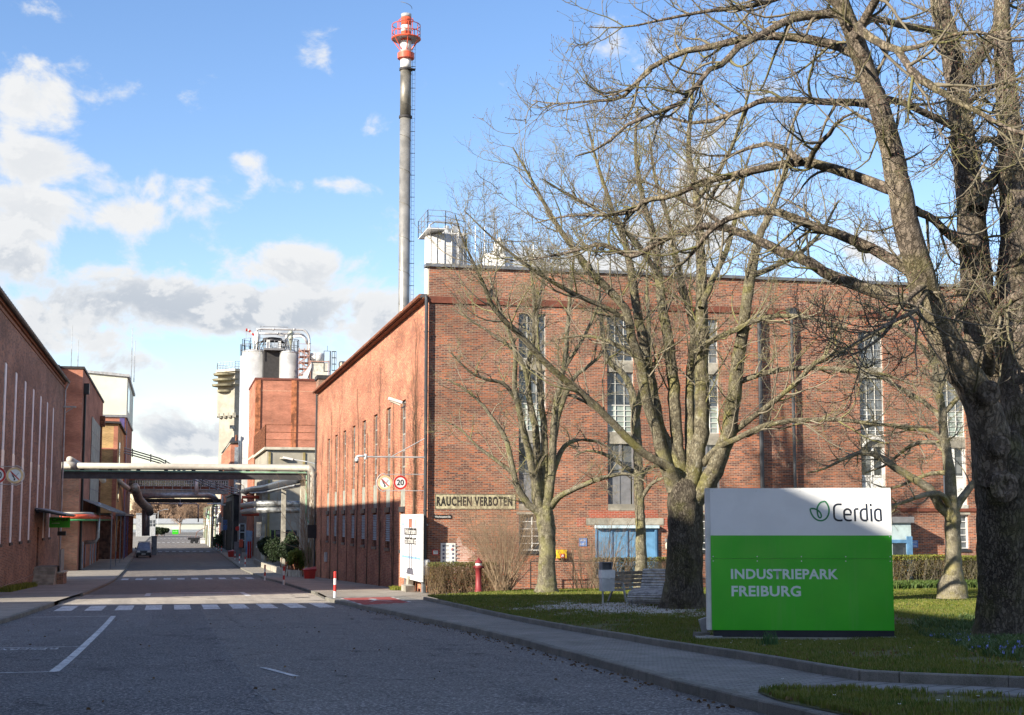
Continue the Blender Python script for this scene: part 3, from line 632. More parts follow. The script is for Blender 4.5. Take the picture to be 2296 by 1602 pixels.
for i, (a, b) in enumerate(cols):
    Yw = YF+.19; top = L[0]-.35*(i > 2)
    # upper window
    for (z0, z1, glass, fr) in ((L[1], top, M_glassg if i > 1 else M_glass, M_white), (L[3]+(L[2]-L[3])*.45, L[2]-.03, M_glass if i < 3 else M_glassg, M_white)):
        m1 = MB(); pane(m1, a, b, z0, z1, Yw-.02); w = obj('window', m1, glass, hall)
        m2 = MB(); winbars(m2, a, b, z0, z1, Yw-.025, 3, max(2, int((z1-z0)/.40)), .020, .04); obj('frame', m2, mat('old_white_frame', (.52, .52, .49), .6), w)
    m1 = MB(); z0, z1 = L[3], L[3]+(L[2]-L[3])*.45; pane(m1, a, b, z0, z1, Yw-.02); w = obj('window', m1, M_glassm if i != 3 else M_glassg, hall, label='milky pale green lower panes')
    m2 = MB(); winbars(m2, a, b, z0, z1, Yw-.025, 3, 5, .026, .04); obj('frame', m2, M_white, w)
    for z0, z1 in ((L[2], L[1]), (L[4], L[3])):
        m1 = MB(); m1.box((a+.002, Yw-.13, z0+.004), (b-.002, Yw-.001, z1-.004)); obj('spandrel', m1, M_conc, hall)
    # lower part: dark glass over grey panel
    m1 = MB(); pane(m1, a, b, L[5], L[4], Yw-.02); w = obj('window', m1, M_glass, hall)
    m2 = MB(); fm = M_white if i > 2 else M_grey
    m2.box(((a+b)/2-.06, Yw-.08, L[5]), ((a+b)/2+.06, Yw-.022, L[4]-.002)); m2.box((a+.002, Yw-.08, L[5]-.02), (b-.002, Yw-.023, L[5]+.06))
    m2.box((b-.14 if i > 2 else b-.08, Yw-.09, L[7]+.1), (b-.003, Yw-.021, L[4]-.004)); obj('frame', m2, fm, w)
    m1 = MB(); m1.box((a+.004, Yw-.05, L[6]), (b-.146, Yw-.003, L[5]-.022)); m1.box(((a+b)/2-.09, Yw-.07, L[6]), ((a+b)/2-.02, Yw-.051, L[5]-.03)); obj('lower_panel', m1, M_grey if i < 3 else M_white, hall)
    m1 = MB(); m1.box((a+.003, YF-.02, L[7]+.002), (b-.003, Yw-.005, L[6]-.003)); obj('sill', m1, M_conc if i < 3 else M_mildew, hall)
    if i in (0, 2, 4, 5):
        m1 = MB(); pane(m1, a, b, L[9], L[8]-.05, Yw-.02); w = obj('window', m1, M_glass if i != 4 else M_glassg, hall)
        m2 = MB(); winbars(m2, a, b, L[9]+.13, L[8]-.05, Yw-.025, 2, 5, .045, .05); obj('frame', m2, M_white, w)
        m1 = MB(); m1.box((a-.04, YF-.06, L[9]-.02), (b+.04, YF+.15, L[9]+.10)); obj('sill', m1, M_pipe, hall)
        m1 = MB(); m1.box((a-.08, YF-.012, L[8]-.045), (b+.08, YF+.1, L[8]+.05)); obj('lintel', m1, M_conc, hall)
# horizontal courses, coping
mb = MB(); mb.box((XR-.06, YF-.075, zband-.10), (46, YF-.002, zband)); mb.box((XR-.03, YF-.045, zband+.003), (46, YF-.003, zband+.20)); obj('cornice', mb, mat('dark_brick_course', (.17, .055, .035), .85, bump=.3), hall)
mb = MB(); mb.box((xc(2000), YF-.06, zc(1146, 2000)), (46, YF-.002, zc(1139, 2000))); obj('ledge', mb, mat('dark_brick_course', 0), hall)
mb = MB(); mb.box((XR-.16, YF-.12, ztop-.14), (46, YF+.50, ztop)); obj('coping', mb, M_coping, hall)
mb = MB(); mb.box((XR-.004, YF+.004, zeave+.02), (45.9, YF+.42, ztop-.142)); obj('parapet', mb, M_cream, hall)
# side wall with tall windows
def Yof(u, v=1500, X=XR): return float(fx(u, v, X)[1])
tops = [(1070, 1430), (1095, 1419), (1122, 1404), (1151, 1388), (1185, 1370), (1222, 1353), (1263, 1331), (1312, 1303)]
yw = [Yof(u) for u, v in tops]; print('side windows', yw)
zt = float(fx(1185, 1370, XR)[2]); zm = float(fx(1263, 1652, XR)[2]); zl0 = float(fx(1263, 1787, XR)[2]); zl1 = float(fx(1263, 1669, XR)[2])
yw = list(np.linspace(yw[0], yw[-1], 8)); hw = .82
hs_ = []
for y in yw: hs_ += [(y-hw, y+hw, zm, zt, .14), (y-hw, y+hw, zl0, zl1, .12)]
mb = MB(); wallholes(mb, 'y', XR, YF, YB, -4.5, zeave, hs_, .2, -1)
obj('side_wall', mb, M_brickS, hall)
mb = MB(); mb.quad((XR, YB, -4.5), (46, YB, -4.5), (46, YB, zeave), (XR, YB, zeave)); obj('back_wall', mb, M_brickS, hall)
mb = MB(); mb.box((XR-.28, YF+.5, zeave+.005), (46, YB+.2, zeave+.10)); obj('roof', mb, M_dark, hall)
mb = MB(); a = np.linspace(YF+.3, YB+.3, 30)
mb.tube([(XR-.34, y, zeave-.02) for y in a], .10, 8); mb.box((XR-.26, YF+.02, zeave-.16), (XR-.002, YB, zeave-.02)); obj('gutter', mb, M_rust, hall)
for y in yw:
    m1 = MB(); m1.quad((XR+.135, y-hw, zm), (XR+.135, y+hw, zm), (XR+.135, y+hw, zt), (XR+.135, y-hw, zt)); w = obj('window', m1, M_glass, hall)
    m2 = MB()
    for k in range(3): yy = y-hw+.04+(2*hw-.08)*k/2; m2.box((XR+.115, yy-.03, zm+.3), (XR+.132, yy+.03, zt-.003))
    for k in range(7): z = zm+.35+(zt-zm-.4)*k/6; m2.box((XR+.117, y-hw+.004, z-.04), (XR+.130, y+hw-.004, z+.04))
    obj('frame', m2, mat('side_frame', (.27, .28, .26), .6), w)
    m2 = MB(); m2.box((XR+.04, y-hw+.003, zm+.003), (XR+.084, y+hw-.003, zm+1.25)); obj('lower_panel', m2, mat('grey_green_panel', (.30, .31, .27), .6), w)
    m1 = MB(); m1.quad((XR+.11, y-hw, zl0), (XR+.11, y+hw, zl0), (XR+.11, y+hw, zl1), (XR+.11, y-hw, zl1)); w = obj('window', m1, M_glass, hall, label='louvred lower window')
    m2 = MB(); n = 15
    for k in range(n):
        z = zl0+.42+(zl1-zl0-.45)*k/n; m2.obox((XR+.045, y, z), (.032, 0, .03), (0, hw-.04, 0), (-.004, 0, .006))
    obj('louvre', m2, M_lgrey, w)
    m2 = MB(); m2.box((XR-.05, y-hw-.05, zl0-.12), (XR+.08, y+hw+.05, zl0+.02)); obj('sill', m2, M_pipe, w)
    m2 = MB(); m2.box((XR-.06, y-hw-.04, zl1+.01), (XR+.082, y+hw+.04, zm-.005)); obj('lintel', m2, M_pipe, w)
# downpipes
def dpipe(x, Y, z0, z1, r, hopper=False, cols_=M_pipe, par=hall):
    mb = MB(); mb.tube([(x, Y, z0), (x, Y, z1)], r, 10)
    for z in np.arange(z0+1, z1, 2.6): mb.cyl((x, Y), r*1.25, z, z+.06, 10)
    if hopper: mb.prism([(x-.2, Y-.16, z1), (x+.2, Y-.16, z1), (x+.24, Y-.16, z1+.42), (x-.24, Y-.16, z1+.42)], (0, .3, 0))
    return obj('downpipe', mb, cols_, par)
dpipe(xc(1702, 900), YF-.20, -1.6, zc(705, 1702), .10); dpipe(xc(1775, 900), YF-.20, -1.6, zc(712, 1772), .075, True)
pc = fy(1386, 1500, YF-.12); dpipe(pc[0], YF-.14, float(zg(YF))+.02, zeave-.25, .075, False)
mb = MB(); mb.tube([(pc[0], YF-.14, zeave-.3), (pc[0], YF-.1, zeave-.1), (XR-.3, YF+.3, zeave-.05)], .07, 8); obj('downpipe', mb, M_pipe, hall)
dpipe(XR-.12, YB-.15, float(zg(YB)), zeave-.2, .07, False)
# blue gate
mb = MB(); mb.box((dr[0], YF-.04, -1.55), (dr[1], YF+.015, zc(1183))); door = obj('door', mb, M_blue, hall)
mb = MB(); mb.box((dr[0]-.03, YF-.22, zc(1184)), (dr[1]+.03, YF-.002, zc(1177)-.005)); obj('door_hood', mb, mat('pale_blue', (.5, .64, .72), .5), door)
mb = MB()
for x in np.linspace(dr[0]+.02, dr[1]-.02, 5): mb.box((x-.035, YF-.085, -1.55), (x+.035, YF-.042, zc(1187)))
mb.box((dr[1]-.16, YF-.14, -1.55), (dr[1]-.07, YF-.088, zc(1187))); obj('door_frame', mb, mat('blue_trim', (.10, .23, .40), .5), door)
mb = MB(); mb.box((xc(1313), YF-.03, zc(1176)), (xc(1485), YF-.002, zc(1161))); obj('lintel', mb, M_conc, hall)
mb = MB(); mb.quad(*[(x, YF-.004, z) for x, z in ((xc(1319), zc(1160)), (xc(1473), zc(1160)), (xc(1473), zc(1143)), (xc(1319), zc(1143)))])
mb.quad(*[(x, YF-.004, z) for x, z in ((xc(1292), zc(1180)), (xc(1312), zc(1180)), (xc(1312), zc(1160)), (xc(1292), zc(1160)))])
mb.quad(*[(x, YF-.004, z) for x, z in ((xc(1486), zc(1190)), (xc(1502), zc(1190)), (xc(1502), zc(1160)), (xc(1486), zc(1160)))])
obj('new_brickwork', mb, M_brickN, hall)
# recessed-looking dark brick strips beside the downpipes are real shadow; porch at the right
mb = MB(); px0, px1 = xc(1931), xc(2012); zp = zc(1158, 2000); mb.box((px0, YF-1.0, -1.6), (px1, YF-.002, zp-.28))
porch = obj('porch', mb, mat('pale_glazing', (.40, .50, .52), .35, var=.1), hall)
mb = MB(); mb.box((px0-.1, YF-1.12, zp-.277), (px1+.12, YF-.003, zp)); obj('porch_roof', mb, M_grey, porch)
mb = MB(); mb.box((px1-.25, YF-1.06, -1.6), (px1+.03, YF-1.002, zp-.9)); mb.box((px0, YF-1.05, zp-1.2), (px1, YF-1.003, zp-1.05)); obj('door_frame', mb, mat('blue_trim', 0), porch)
mb = MB(); mb.box((px1-.95, YF-1.02, -1.5), (px1-.3, YF-1.004, zp-1.22)); obj('door', mb, M_glass, porch)
# white arched canopy over the fourth window
mb = MB(); a, b = cols[3]
P = [(a+.05+1.2*t, z) for t, z in ((0, L[4]-.02), (.2, L[4]+.22), (.45, L[4]+.35), (.7, L[4]+.33), (.95, L[4]+.15))]
for (x0, z0), (x1, z1) in zip(P[:-1], P[1:]): mb.prism([(x0, YF-.12, z0), (x1, YF-.12, z1), (x1, YF-.12, z1+.11), (x0, YF-.12, z0+.11)], (0, .115, 0))
obj('awning', mb, M_white, hall)
# pale whitewashed patch on the front wall
mb = MB(); cx_, cz_ = xc(1030), zc(1250); r_ = [(.62+.12*math.sin(t*5)+.1*math.sin(t*9)) for t in np.arange(40)*.157]
mb.add([(cx_+r*math.cos(t)*.9, YF-.003, cz_+r*math.sin(t)*1.05+.05) for r, t in zip(r_, np.arange(40)*.157)], [tuple(range(40))])
obj('whitewash_patch', mb, brickmat('brick_pale', (.50, .27, .22), (.42, .20, .15), (.52, .42, .36), patch=(.55, .40, .36), dark=(.33, .13, .10)), hall)

# ---- signs on the front wall
def board(name, label, cat, px0, px1, py0, py1, Y, m, th=.02, group=None):
    a = PY(px0, (py0+py1)/2, Y)[0]; b = PY(px1, (py0+py1)/2, Y)[0]; z0 = PY(px0, py1, Y)[2]; z1 = PY(px0, py0, Y)[2]
    t = thing(name, label, cat, (a, Y, z0), group); mb = MB(); mb.box((a, Y-th, z0), (b, Y, z1)); obj('panel', mb, m, t); return t, a, b, z0, z1
M_ochre = mat('weathered_sign', (.42, .38, .25), .85, var=.2, vscale=8, bump=.3); M_ink = mat('black_ink', (.022, .02, .018), .7, var=.2, vscale=9)
t, a, b, z0, z1 = board('painted_sign', 'weathered beige no smoking sign in capital letters on the brick wall', 'sign', 975, 1156, 1107, 1141, YF-.002, M_ochre, .012)
text('lettering', 'RAUCHEN VERBOTEN', M_ink, t, (a+.07, YF-.018, z0+.13), (1, 0, 0), (0, 0, 1), (z1-z0)*.64, (b-a)*.94, bold=.045, spacing=1.15)
mb = MB(); w = .02
for q in ((a, a+w, z0, z1), (b-w, b, z0, z1), (a+w, b-w, z0, z0+w), (a+w, b-w, z1-w, z1)): mb.box((q[0], YF-.02, q[2]), (q[1], YF-.0145, q[3]))
obj('border', mb, M_ink, t)
t, a, b, z0, z1 = board('street_name_sign', 'small dark street name plate under the beige sign', 'sign', 973, 1012, 1154, 1162, YF-.01, M_black)
text('lettering', 'Werkstattstraße', M_white, t, (a+.04, YF-.034, z0+.035), (1, 0, 0), (0, 0, 1), (z1-z0)*.55, (b-a)*.9, bold=.01)
t, a, b, z0, z1 = board('notice_plate', 'small red framed white notice left of the information board', 'sign', 969, 984, 1232, 1244, YF-.01, M_redp)
mb = MB(); mb.box((a+.04, YF-.036, z0+.035), (b-.04, YF-.0305, z1-.035)); obj('notice_face', mb, M_white, t)
text('lettering', 'Achtung', M_ink, t, (a+.08, YF-.04, z0+.12), (1, 0, 0), (0, 0, 1), .05, .22)
t, a, b, z0, z1 = board('information_board', 'white information board with rows of small pictures above the hedge', 'sign', 988, 1021, 1217, 1268, YF-.02, M_white)
mb = MB()
for i in range(5):
    for j in range(2): mb.box((a+.08+j*.42, YF-.044, z0+.12+i*.17), (a+.17+j*.42, YF-.041, z0+.22+i*.17))
obj('pictograms', mb, mat('picto_dark', (.12, .14, .2), .5), t)
mb = MB(); disc(mb, (a+.52, YF-.043, z1-.28), .06, (1, 0, 0), (0, 0, 1)); obj('red_emblem', mb, M_orr, t)
mb = MB()
for i in range(5):
    for j in range(2): mb.box((a+.20+j*.42, YF-.044, z0+.15+i*.17), (a+.36+j*.42, YF-.041, z0+.19+i*.17))
mb.box((a+.06, YF-.044, z1-.12), (a+.35, YF-.041, z1-.08)); obj('text_lines', mb, M_lgrey, t)
t, a, b, z0, z1 = board('wall_box', 'bright yellow box with a red square, beside the small tree trunk', 'box', 1247, 1268, 1232, 1251, YF-.01, M_yel, .18)
mb = MB(); mb.box((a+.14, YF-.215, z0+.02), (a+.32, YF-.192, z0+.2)); obj('red_square', mb, M_redp, t)
mb = MB(); mb.box((a+.18, YF-.222, z0+.06), (a+.28, YF-.217, z0+.16)); obj('white_symbol', mb, M_white, t)
for (u0, u1, v0, v1, lab, tx) in ((1298, 1316, 1206, 1224, 'blue number plate left of the blue gate', ('W01', 'E-07')), (2042, 2058, 1211, 1227, 'blue number plate right of the glazed porch', ('W01', 'E-06'))):
    t, a, b, z0, z1 = board('number_plate', lab, 'sign', u0, u1, v0, v1, YF-.01, M_blue2, .015, 'blue number plates')
    for k, s in enumerate(tx): text('lettering', s, M_white, t, (a+.04, YF-.03, z1-.15-k*.16), (1, 0, 0), (0, 0, 1), .10, (b-a)*.72, bold=.01)
p = PY(1497, 1222, YF)
t = thing('wall_lamp', 'grey bulkhead lamp on the wall, left of the thick tree trunk', 'lamp', p)
mb = MB(); mb.lathe((p[0], YF-.12, p[2]-.18), [(.1, 0), (.14, .05), (.14, .25), (.1, .32)], 14); obj('shade', mb, mat('milk_glass_lamp', (.55, .56, .5), .4), t, True)
mb = MB(); mb.box((p[0]-.14, YF-.2, p[2]+.16), (p[0]+.14, YF-.01, p[2]+.3)); obj('housing', mb, M_grey, t)

# ---- roof tanks on the hall
def railing(mb, P, h, n=2, post=None, r=.025):
    P = [np.array(p, float) for p in P]
    for a, b in zip(P[:-1], P[1:]):
        L_ = np.linalg.norm(b-a); k = max(1, int(L_/(post or 1.2)))
        for i in range(k+1): q = a+(b-a)*i/k; mb.bar(q, q+np.array([0, 0, h]), r*2)
        for j in range(n): z = h*(j+1)/n; mb.tube([a+[0, 0, z], b+[0, 0, z]], r, 5)
tk = PY(998, 600, 80); t = thing('roof_tank', 'large white tank with railing on the hall roof, beside the chimney', 'tank', (tk[0], 80, zeave))
zt_ = float(PY(998, 533, 80)[2]); rt = 46.5*80/FPX*1.02
mb = MB(); mb.cyl((tk[0], 80), rt, zeave+.1, zt_, 32); mb.lathe((tk[0], 80, zt_+.002), [(rt, 0), (rt*.7, .12), (.1, .2)], 32); obj('tank_body', mb, mat('tank_white', (.50, .50, .50), .5, var=.1, vscale=1.), t, True)
mb = MB()
for i, a in enumerate(np.linspace(-2.5, -.4, 7)): mb.tube([(tk[0]+rt*1.04*math.cos(a), 80+rt*1.04*math.sin(a), zeave+.1), (tk[0]+rt*1.04*math.cos(a), 80+rt*1.04*math.sin(a), zt_+.2+.1*(i % 3))], .03, 6)
obj('pipework', mb, M_lgrey, t)
zpl = float(PY(998, 528, 80)[2])
mb = MB(); x0, x1 = float(PY(947, 500, 80)[0]), float(PY(1036, 500, 80)[0]); mb.box((x0, 78.2, zpl), (x0+1.0, 81.4, zpl+.05)); mb.box((x0+1.001, 79.4, zpl), (x1+.2, 81.4, zpl+.07)); obj('platform', mb, M_wmetal, t)
mb = MB(); railing(mb, [(x1, 81.4, zpl+.07), (x0, 81.4, zpl+.07), (x0, 78.2, zpl+.07), (x0+1, 78.2, zpl+.07), (x1, 79.4, zpl+.07)], .98, 3, 1.0, .018); obj('railing', mb, M_galv, t)
mb = MB(); mb.lathe((tk[0]+.1, 80, zt_+.2), [(.3, 0), (.3, .3), (.12, .35), (.12, .5)], 12); mb.box((tk[0]+.4, 79.7, zt_+.3), (tk[0]+.8, 80.3, zt_+.7)); mb.tube([(tk[0]-.9, 80, zt_), (tk[0]-.9, 80, zt_+.7), (tk[0]-.6, 80, zt_+.9), (tk[0]+.8, 80, zt_+.85)], .06, 6); obj('fittings', mb, M_galv, t)
mb = MB()
for s in (-.2, .2): mb.tube([(tk[0]+rt+.15, 79.6+s, zeave), (tk[0]+rt+.15, 79.6+s, zpl+1.2)], .02, 5)
for z in np.arange(zeave+.2, zpl+1.2, .3): mb.tube([(tk[0]+rt+.15, 79.4, z), (tk[0]+rt+.15, 79.8, z)], .014, 4)
obj('ladder', mb, M_galv, t)
tk2 = PY(1116, 600, 84); t = thing('roof_tank', 'small white roof tank seen through twigs, right of the large white tank', 'tank', (tk2[0], 84, zeave))
mb = MB(); mb.cyl((tk2[0], 84), .9, zeave+.1, float(PY(1116, 572, 84)[2]), 24); mb.cyl((tk2[0]+.1, 84), .38, float(PY(1116, 572, 84)[2])+.001, float(PY(1116, 545, 84)[2]), 16); mb.lathe((tk2[0]+.1, 84, float(PY(1116, 545, 84)[2])+.001), [(.38, 0), (.2, .15), (.1, .35)], 16); obj('tank_body', mb, M_white, t, True)
mb = MB(); z_ = float(PY(1116, 572, 84)[2]); railing(mb, [(tk2[0]+1.0*math.cos(a), 84+1.0*math.sin(a), z_) for a in np.linspace(0, 6.28, 9)], .8, 2, .8, .018); mb.tube([(tk2[0]+2.2, 84, zeave), (tk2[0]+2.2, 84, z_+.9), (tk2[0]+.4, 84, z_+.9)], .05, 6)
obj('railing', mb, M_galv, t)
mb = MB(); q = PY(1066, 520, 82)
for dx in (0, .55): mb.tube([(q[0]+dx, 82, zeave), (q[0]+dx, 82, q[2]+.35)], .03, 6)
for k in range(9): z = zeave+.5+k*.45; mb.tube([(q[0], 82, z), (q[0]+.55, 82, z)], .018, 5)
o = obj('roof_ladder', mb, M_wmetal, origin=(q[0], 82, zeave)); tag(o, 'white vertical ladder frame between the two roof tanks', 'ladder')

# ================================================================== chimney
YC = 190.; cb = PY(905.5, 690, YC); cx_ = cb[0]; zy = lambda y: float(PY(905.5, y, YC)[2]); rc = 12.6*YC*1.035/FPX
ch = thing('chimney', 'tall thin steel factory chimney with red and white top', 'chimney', (cx_, YC, float(zg(YC))))
zb = float(zg(YC))
def ring(mb, z0, z1, r, n=28, r2=None): mb.tube([(cx_, YC, z0), (cx_, YC, z1)], [r, r2 or r], n)
mb = MB(); ring(mb, zb, zy(262), rc); obj('lower_shaft', mb, mat('chimney_steel', (.28, .275, .26), .38, .4, var=.13, vscale=.5), ch, True)
mb = MB(); ring(mb, zy(262)+.003, zy(155), rc*.985); obj('upper_shaft', mb, M_steel2, ch, True)
for y in (262, 155): mb = MB(); ring(mb, zy(y)-.15, zy(y)+.15, rc*1.16); obj('collar', mb, M_dark, ch)
mb = MB(); mb.box((cx_, YC-rc*1.3, zy(157)), (cx_+rc*1.6, YC, zy(156))); obj('ledge', mb, M_dark, ch)
mb = MB()
for k in range(13):
    z0 = zy(680)+k*4.6; P = [(cx_+rc*1.008*math.cos(a), YC+rc*1.008*math.sin(a), z0-1.0*(a+math.pi)/math.pi*.9) for a in np.linspace(-math.pi, 0.0, 14)]; mb.tube(P, .035, 4)
obj('seam', mb, M_steel2, ch)
for y0, y1, m_ in ((155, 133, M_white), (133, 116, M_orr), (116, 92, M_white), (92, 71, M_orr), (71, 57, M_white), (57, 39, M_orr), (39, 31, M_lgrey)):
    mb = MB(); ring(mb, zy(y0)+.002, zy(y1), rc*(.97 if y0 > 92 else .93)); obj('painted_band', mb, m_, ch, True)
mb = MB(); ring(mb, zy(133), zy(131), rc*1.0, r2=rc*1.5); ring(mb, zy(131)+.001, zy(119), rc*1.5); ring(mb, zy(119)+.001, zy(117), rc*1.5, r2=rc*1.05); obj('collar', mb, M_orr, ch)
mb = MB(); rp = 33*YC/FPX; ring(mb, zy(88), zy(86.5), rp); plat = obj('platform', mb, M_lgrey, ch)
mb = MB(); zz = zy(86.5)
P = [(cx_+rp*math.cos(a), YC+rp*math.sin(a)) for a in np.linspace(0, 2*math.pi, 17)]
for h in (0.0, .9, 1.9): mb.tube([(x, y, zz+h) for x, y in P], .06 if h else .13, 5)
for x, y in P[::2]: mb.tube([(x, y, zz), (x, y, zz+1.9)], .05, 5)
for a in np.arange(6)*math.pi/3+.5: mb.tube([(cx_+rp*math.cos(a), YC+rp*math.sin(a), zz), (cx_+rc*math.cos(a), YC+rc*math.sin(a), zy(112))], .07, 5)
obj('railing', mb, M_orr, plat)
mb = MB()
for a in (1.6, 2.8, 4.4, 5.6): mb.tube([(cx_+rc*1.3*math.cos(a), YC+rc*1.3*math.sin(a), zy(87)), (cx_+rc*1.3*math.cos(a), YC+rc*1.3*math.sin(a), zy(42))], .05, 5)
mb.tube([(cx_+rc*1.3*math.cos(a), YC+rc*1.3*math.sin(a), zy(45)) for a in np.linspace(0, 6.283, 13)], .05, 5); obj('top_frame', mb, M_orr, ch)
mb = MB(); xl = cx_+rc+.28
for s in (-.18, .18): mb.tube([(xl+s, YC-.3, zb), (xl+s, YC-.3, zy(95))], .022, 4)
for z in np.arange(zy(700), zy(95), .6): mb.tube([(xl-.18, YC-.3, z), (xl+.18, YC-.3, z)], .02, 4)
for z in np.arange(zy(690), zy(130), 3.): mb.tube([(cx_+rc*.9, YC-.2, z), (xl+.25, YC-.3, z)], .045, 4)
obj('ladder', mb, M_pipe, ch)

# ================================================================== left brick hall (nearest on the left)
XL, LY0, LY1 = -7.9, 61.0, 110.6
zeL = float(fx(109, 1115, XL)[2]); print('left eave z', zeL, 'right eave', zeave, ztop, 'L', L)
lh = thing('brick_hall', 'dark brown brick hall at the left edge with a row of tall white framed windows', 'building', (XL, LY0, float(zg(LY0))))
us = [18.7, 53, 82.7, 109, 134, 157.6, 178]
yl = [float(fx(u, 1250, XL)[1]) for u in us]; print('left windows', yl)
ya = list(np.linspace(yl[0], yl[-1], 7)); dy = ya[1]-ya[0]; ya = [ya[0]-2*dy, ya[0]-dy]+ya
ztl = float(fx(109, 1264, XL)[2]); zbl = float(fx(109, 1757, XL)[2]); hwL = .66
dl = float(fx(123, 1760, XL)[1])
hs_ = [(y-hwL, y+hwL, zbl if abs(y-dl) > 2 else zbl+1.7, ztl, .12) for y in ya]
zd0, zd1 = float(fx(122, 1843, XL)[2]), float(fx(122, 1716, XL)[2])
mb = MB(); wallholes(mb, 'y', XL, LY0, LY1, -5, zeL, hs_+[(dl-.5, dl+.6, zd0, zd1, .25)], .2, 1)
mb.quad((XL, LY1, -5), (-26, LY1, -5), (-26, LY1, zeL), (XL, LY1, zeL)); mb.quad((XL, LY0, -5), (-26, LY0, -5), (-26, LY0, zeL), (XL, LY0, zeL)); mb.quad((-26, LY0, -5), (-26, LY1, -5), (-26, LY1, zeL), (-26, LY0, zeL))
obj('wall', mb, M_brickL, lh)
mb = MB(); mb.box((-26, LY0-.1, zeL+.01), (XL+.22, LY1+.1, zeL+.12)); obj('roof', mb, M_dark, lh)
mb = MB(); mb.tube([(XL+.30, y, zeL+.02) for y in np.linspace(LY0, LY1+.2, 30)], .105, 8)
for y in np.arange(LY0, LY1, .8): mb.tube([(XL+.2, y, zeL+.13), (XL+.41, y, zeL+.06)], .015, 4)
obj('gutter', mb, mat('old_zinc', (.10, .095, .085), .6, .4, var=.3, vscale=3), lh)
mb = MB(); mb.box((XL+.002, LY0, zeL-.42), (XL+.05, LY1, zeL-.32)); mb.box((XL+.002, LY0, zeL-.17), (XL+.12, LY1, zeL-.002)); obj('cornice', mb, mat('brown_brick_course', (.20, .09, .05), .85), lh)
mb = MB(); mb.tube([(XL+.3, LY1-.1, zeL-.1), (XL+.10, LY1-.12, zeL-.6), (XL+.10, LY1-.12, -3.2)], .06, 8); obj('downpipe', mb, M_lgrey, lh)
mb = MB(); mb.box((XL+.005, LY0, -4), (XL+.06, LY1, float(fx(109, 1820, XL)[2])-.9)); obj('plinth', mb, M_brickL, lh)
for h in hs_:
    y0, y1, z0, z1 = h[:4]
    m1 = MB(); m1.quad((XL-.11, y0, z0), (XL-.11, y1, z0), (XL-.11, y1, z1), (XL-.11, y0, z1)); w = obj('window', m1, M_glass, lh)
    m2 = MB()
    for yy, wd_, pr_ in ((y0+.09, .085, .05), ((y0+y1)/2, .15, .012), (y1-.15, .145, .03)): m2.box((XL-.108, yy-wd_, z0+.002), (XL-pr_, yy+wd_, z1-.003))
    for k in range(12):
        z = z0+.06+(z1-z0-.12)*k/11; m2.box((XL-.106, y0+.005, z-.05), (XL-.055, y1-.005, z+.05))
    obj('frame', m2, mat('fresh_white', (.84, .84, .86), .5, var=.03), w)
    zmid = float(fx(109, 1540, XL)[2]); m2 = MB(); m2.box((XL-.105, y0+.004, zmid-.55), (XL-.01, y1-.004, zmid+.6)); obj('spandrel', m2, M_wmetal, w)
    m2 = MB(); m2.box((XL-.1, y0-.03, z0-.14), (XL+.06, y1+.03, z0+.01)); obj('sill', m2, M_dark, w)
mb = MB(); mb.box((XL-.24, dl-.49, zd0), (XL-.19, dl+.59, zd1-.005)); d_ = obj('door', mb, mat('brown_door', (.10, .05, .03), .5), lh)
mb = MB(); mb.box((XL-.19, dl+.35, zd0+1.0), (XL-.1, dl+.4, zd0+1.35)); obj('handle', mb, M_black, d_)
# stairs with railing
zs = float(zside(dl)); t = thing('entrance_steps', 'concrete steps with brick pier and grey railing at the left hall door', 'steps', (XL, dl-1, zs))
mb = MB(); n = 5; H = zd0-zs
for k in range(n): mb.box((XL+.01, dl-3.6+k*.42, zs-.1 if k == 0 else zs+H*k/n-.002), (XL+1.25, dl+1.6, zs+H*(k+1)/n-.001*k))
obj('steps', mb, M_conc, t)
mb = MB(); mb.box((XL+1.26, dl-1.2, zs-.1), (XL+1.62, dl+2.0, zs+H*.62)); obj('pier', mb, M_brickL, t)
mb = MB(); mb.box((XL+1.22, dl-1.25, zs+H*.62+.002), (XL+1.68, dl+2.05, zs+H*.62+.09)); obj('pier_cap', mb, M_concl, t)
mb = MB(); mb.box((XL+1.40, dl-.9, zs+H*.62+.1), (XL+1.44, dl+1.9, zs+H+1.0)); 
for k in range(8): mb.box((XL+1.38, dl-.9+k*.39, zs+H*.62+.095), (XL+1.395, dl-.87+k*.39, zs+H+1.03))
obj('railing', mb, M_grey, t)
# glass awning and green sign
za = float(fx(130, 1672, XL)[2]); t = thing('awning', 'grey framed glass awning projecting from the left hall', 'awning', (XL, dl, za))
mb = MB(); mb.prism([(XL+.01, dl-3, za+.25), (XL+1.75, dl-3, za-.12), (XL+1.75, dl-3, za-.05), (XL+.01, dl-3, za+.33)], (0, 9., 0)); obj('panel', mb, mat('awning_glass', (.12, .13, .14), .3), t)
mb = MB()
for k in range(7): y = dl-2.95+k*1.48; mb.bar((XL+.02, y, za+.18), (XL+1.72, y, za-.17), .06)
mb.bar((XL+1.76, dl-3, za-.1), (XL+1.76, dl+6, za-.1), .07); obj('frame', mb, M_black, t)
t = thing('hanging_sign', 'green sign with black lettering hanging below the glass awning', 'sign', tuple(fy(195, 1703, 99)))
a0, b0 = fy(160, 1718, 99), fy(229, 1684, 99); mb = MB(); mb.box((a0[0], 98.95, a0[2]), (b0[0], 99.05, b0[2])); obj('panel', mb, M_green, t)
text('lettering', 'Cerdia', M_ink, t, (a0[0]+.15, 98.94, b0[2]-.26), (1, 0, 0), (0, 0, 1), .22, 1.0, bold=.01)
text('lettering', 'INDUSTRIEPARK', M_white, t, (a0[0]+.15, 98.94, b0[2]-.42), (1, 0, 0), (0, 0, 1), .06, .5)
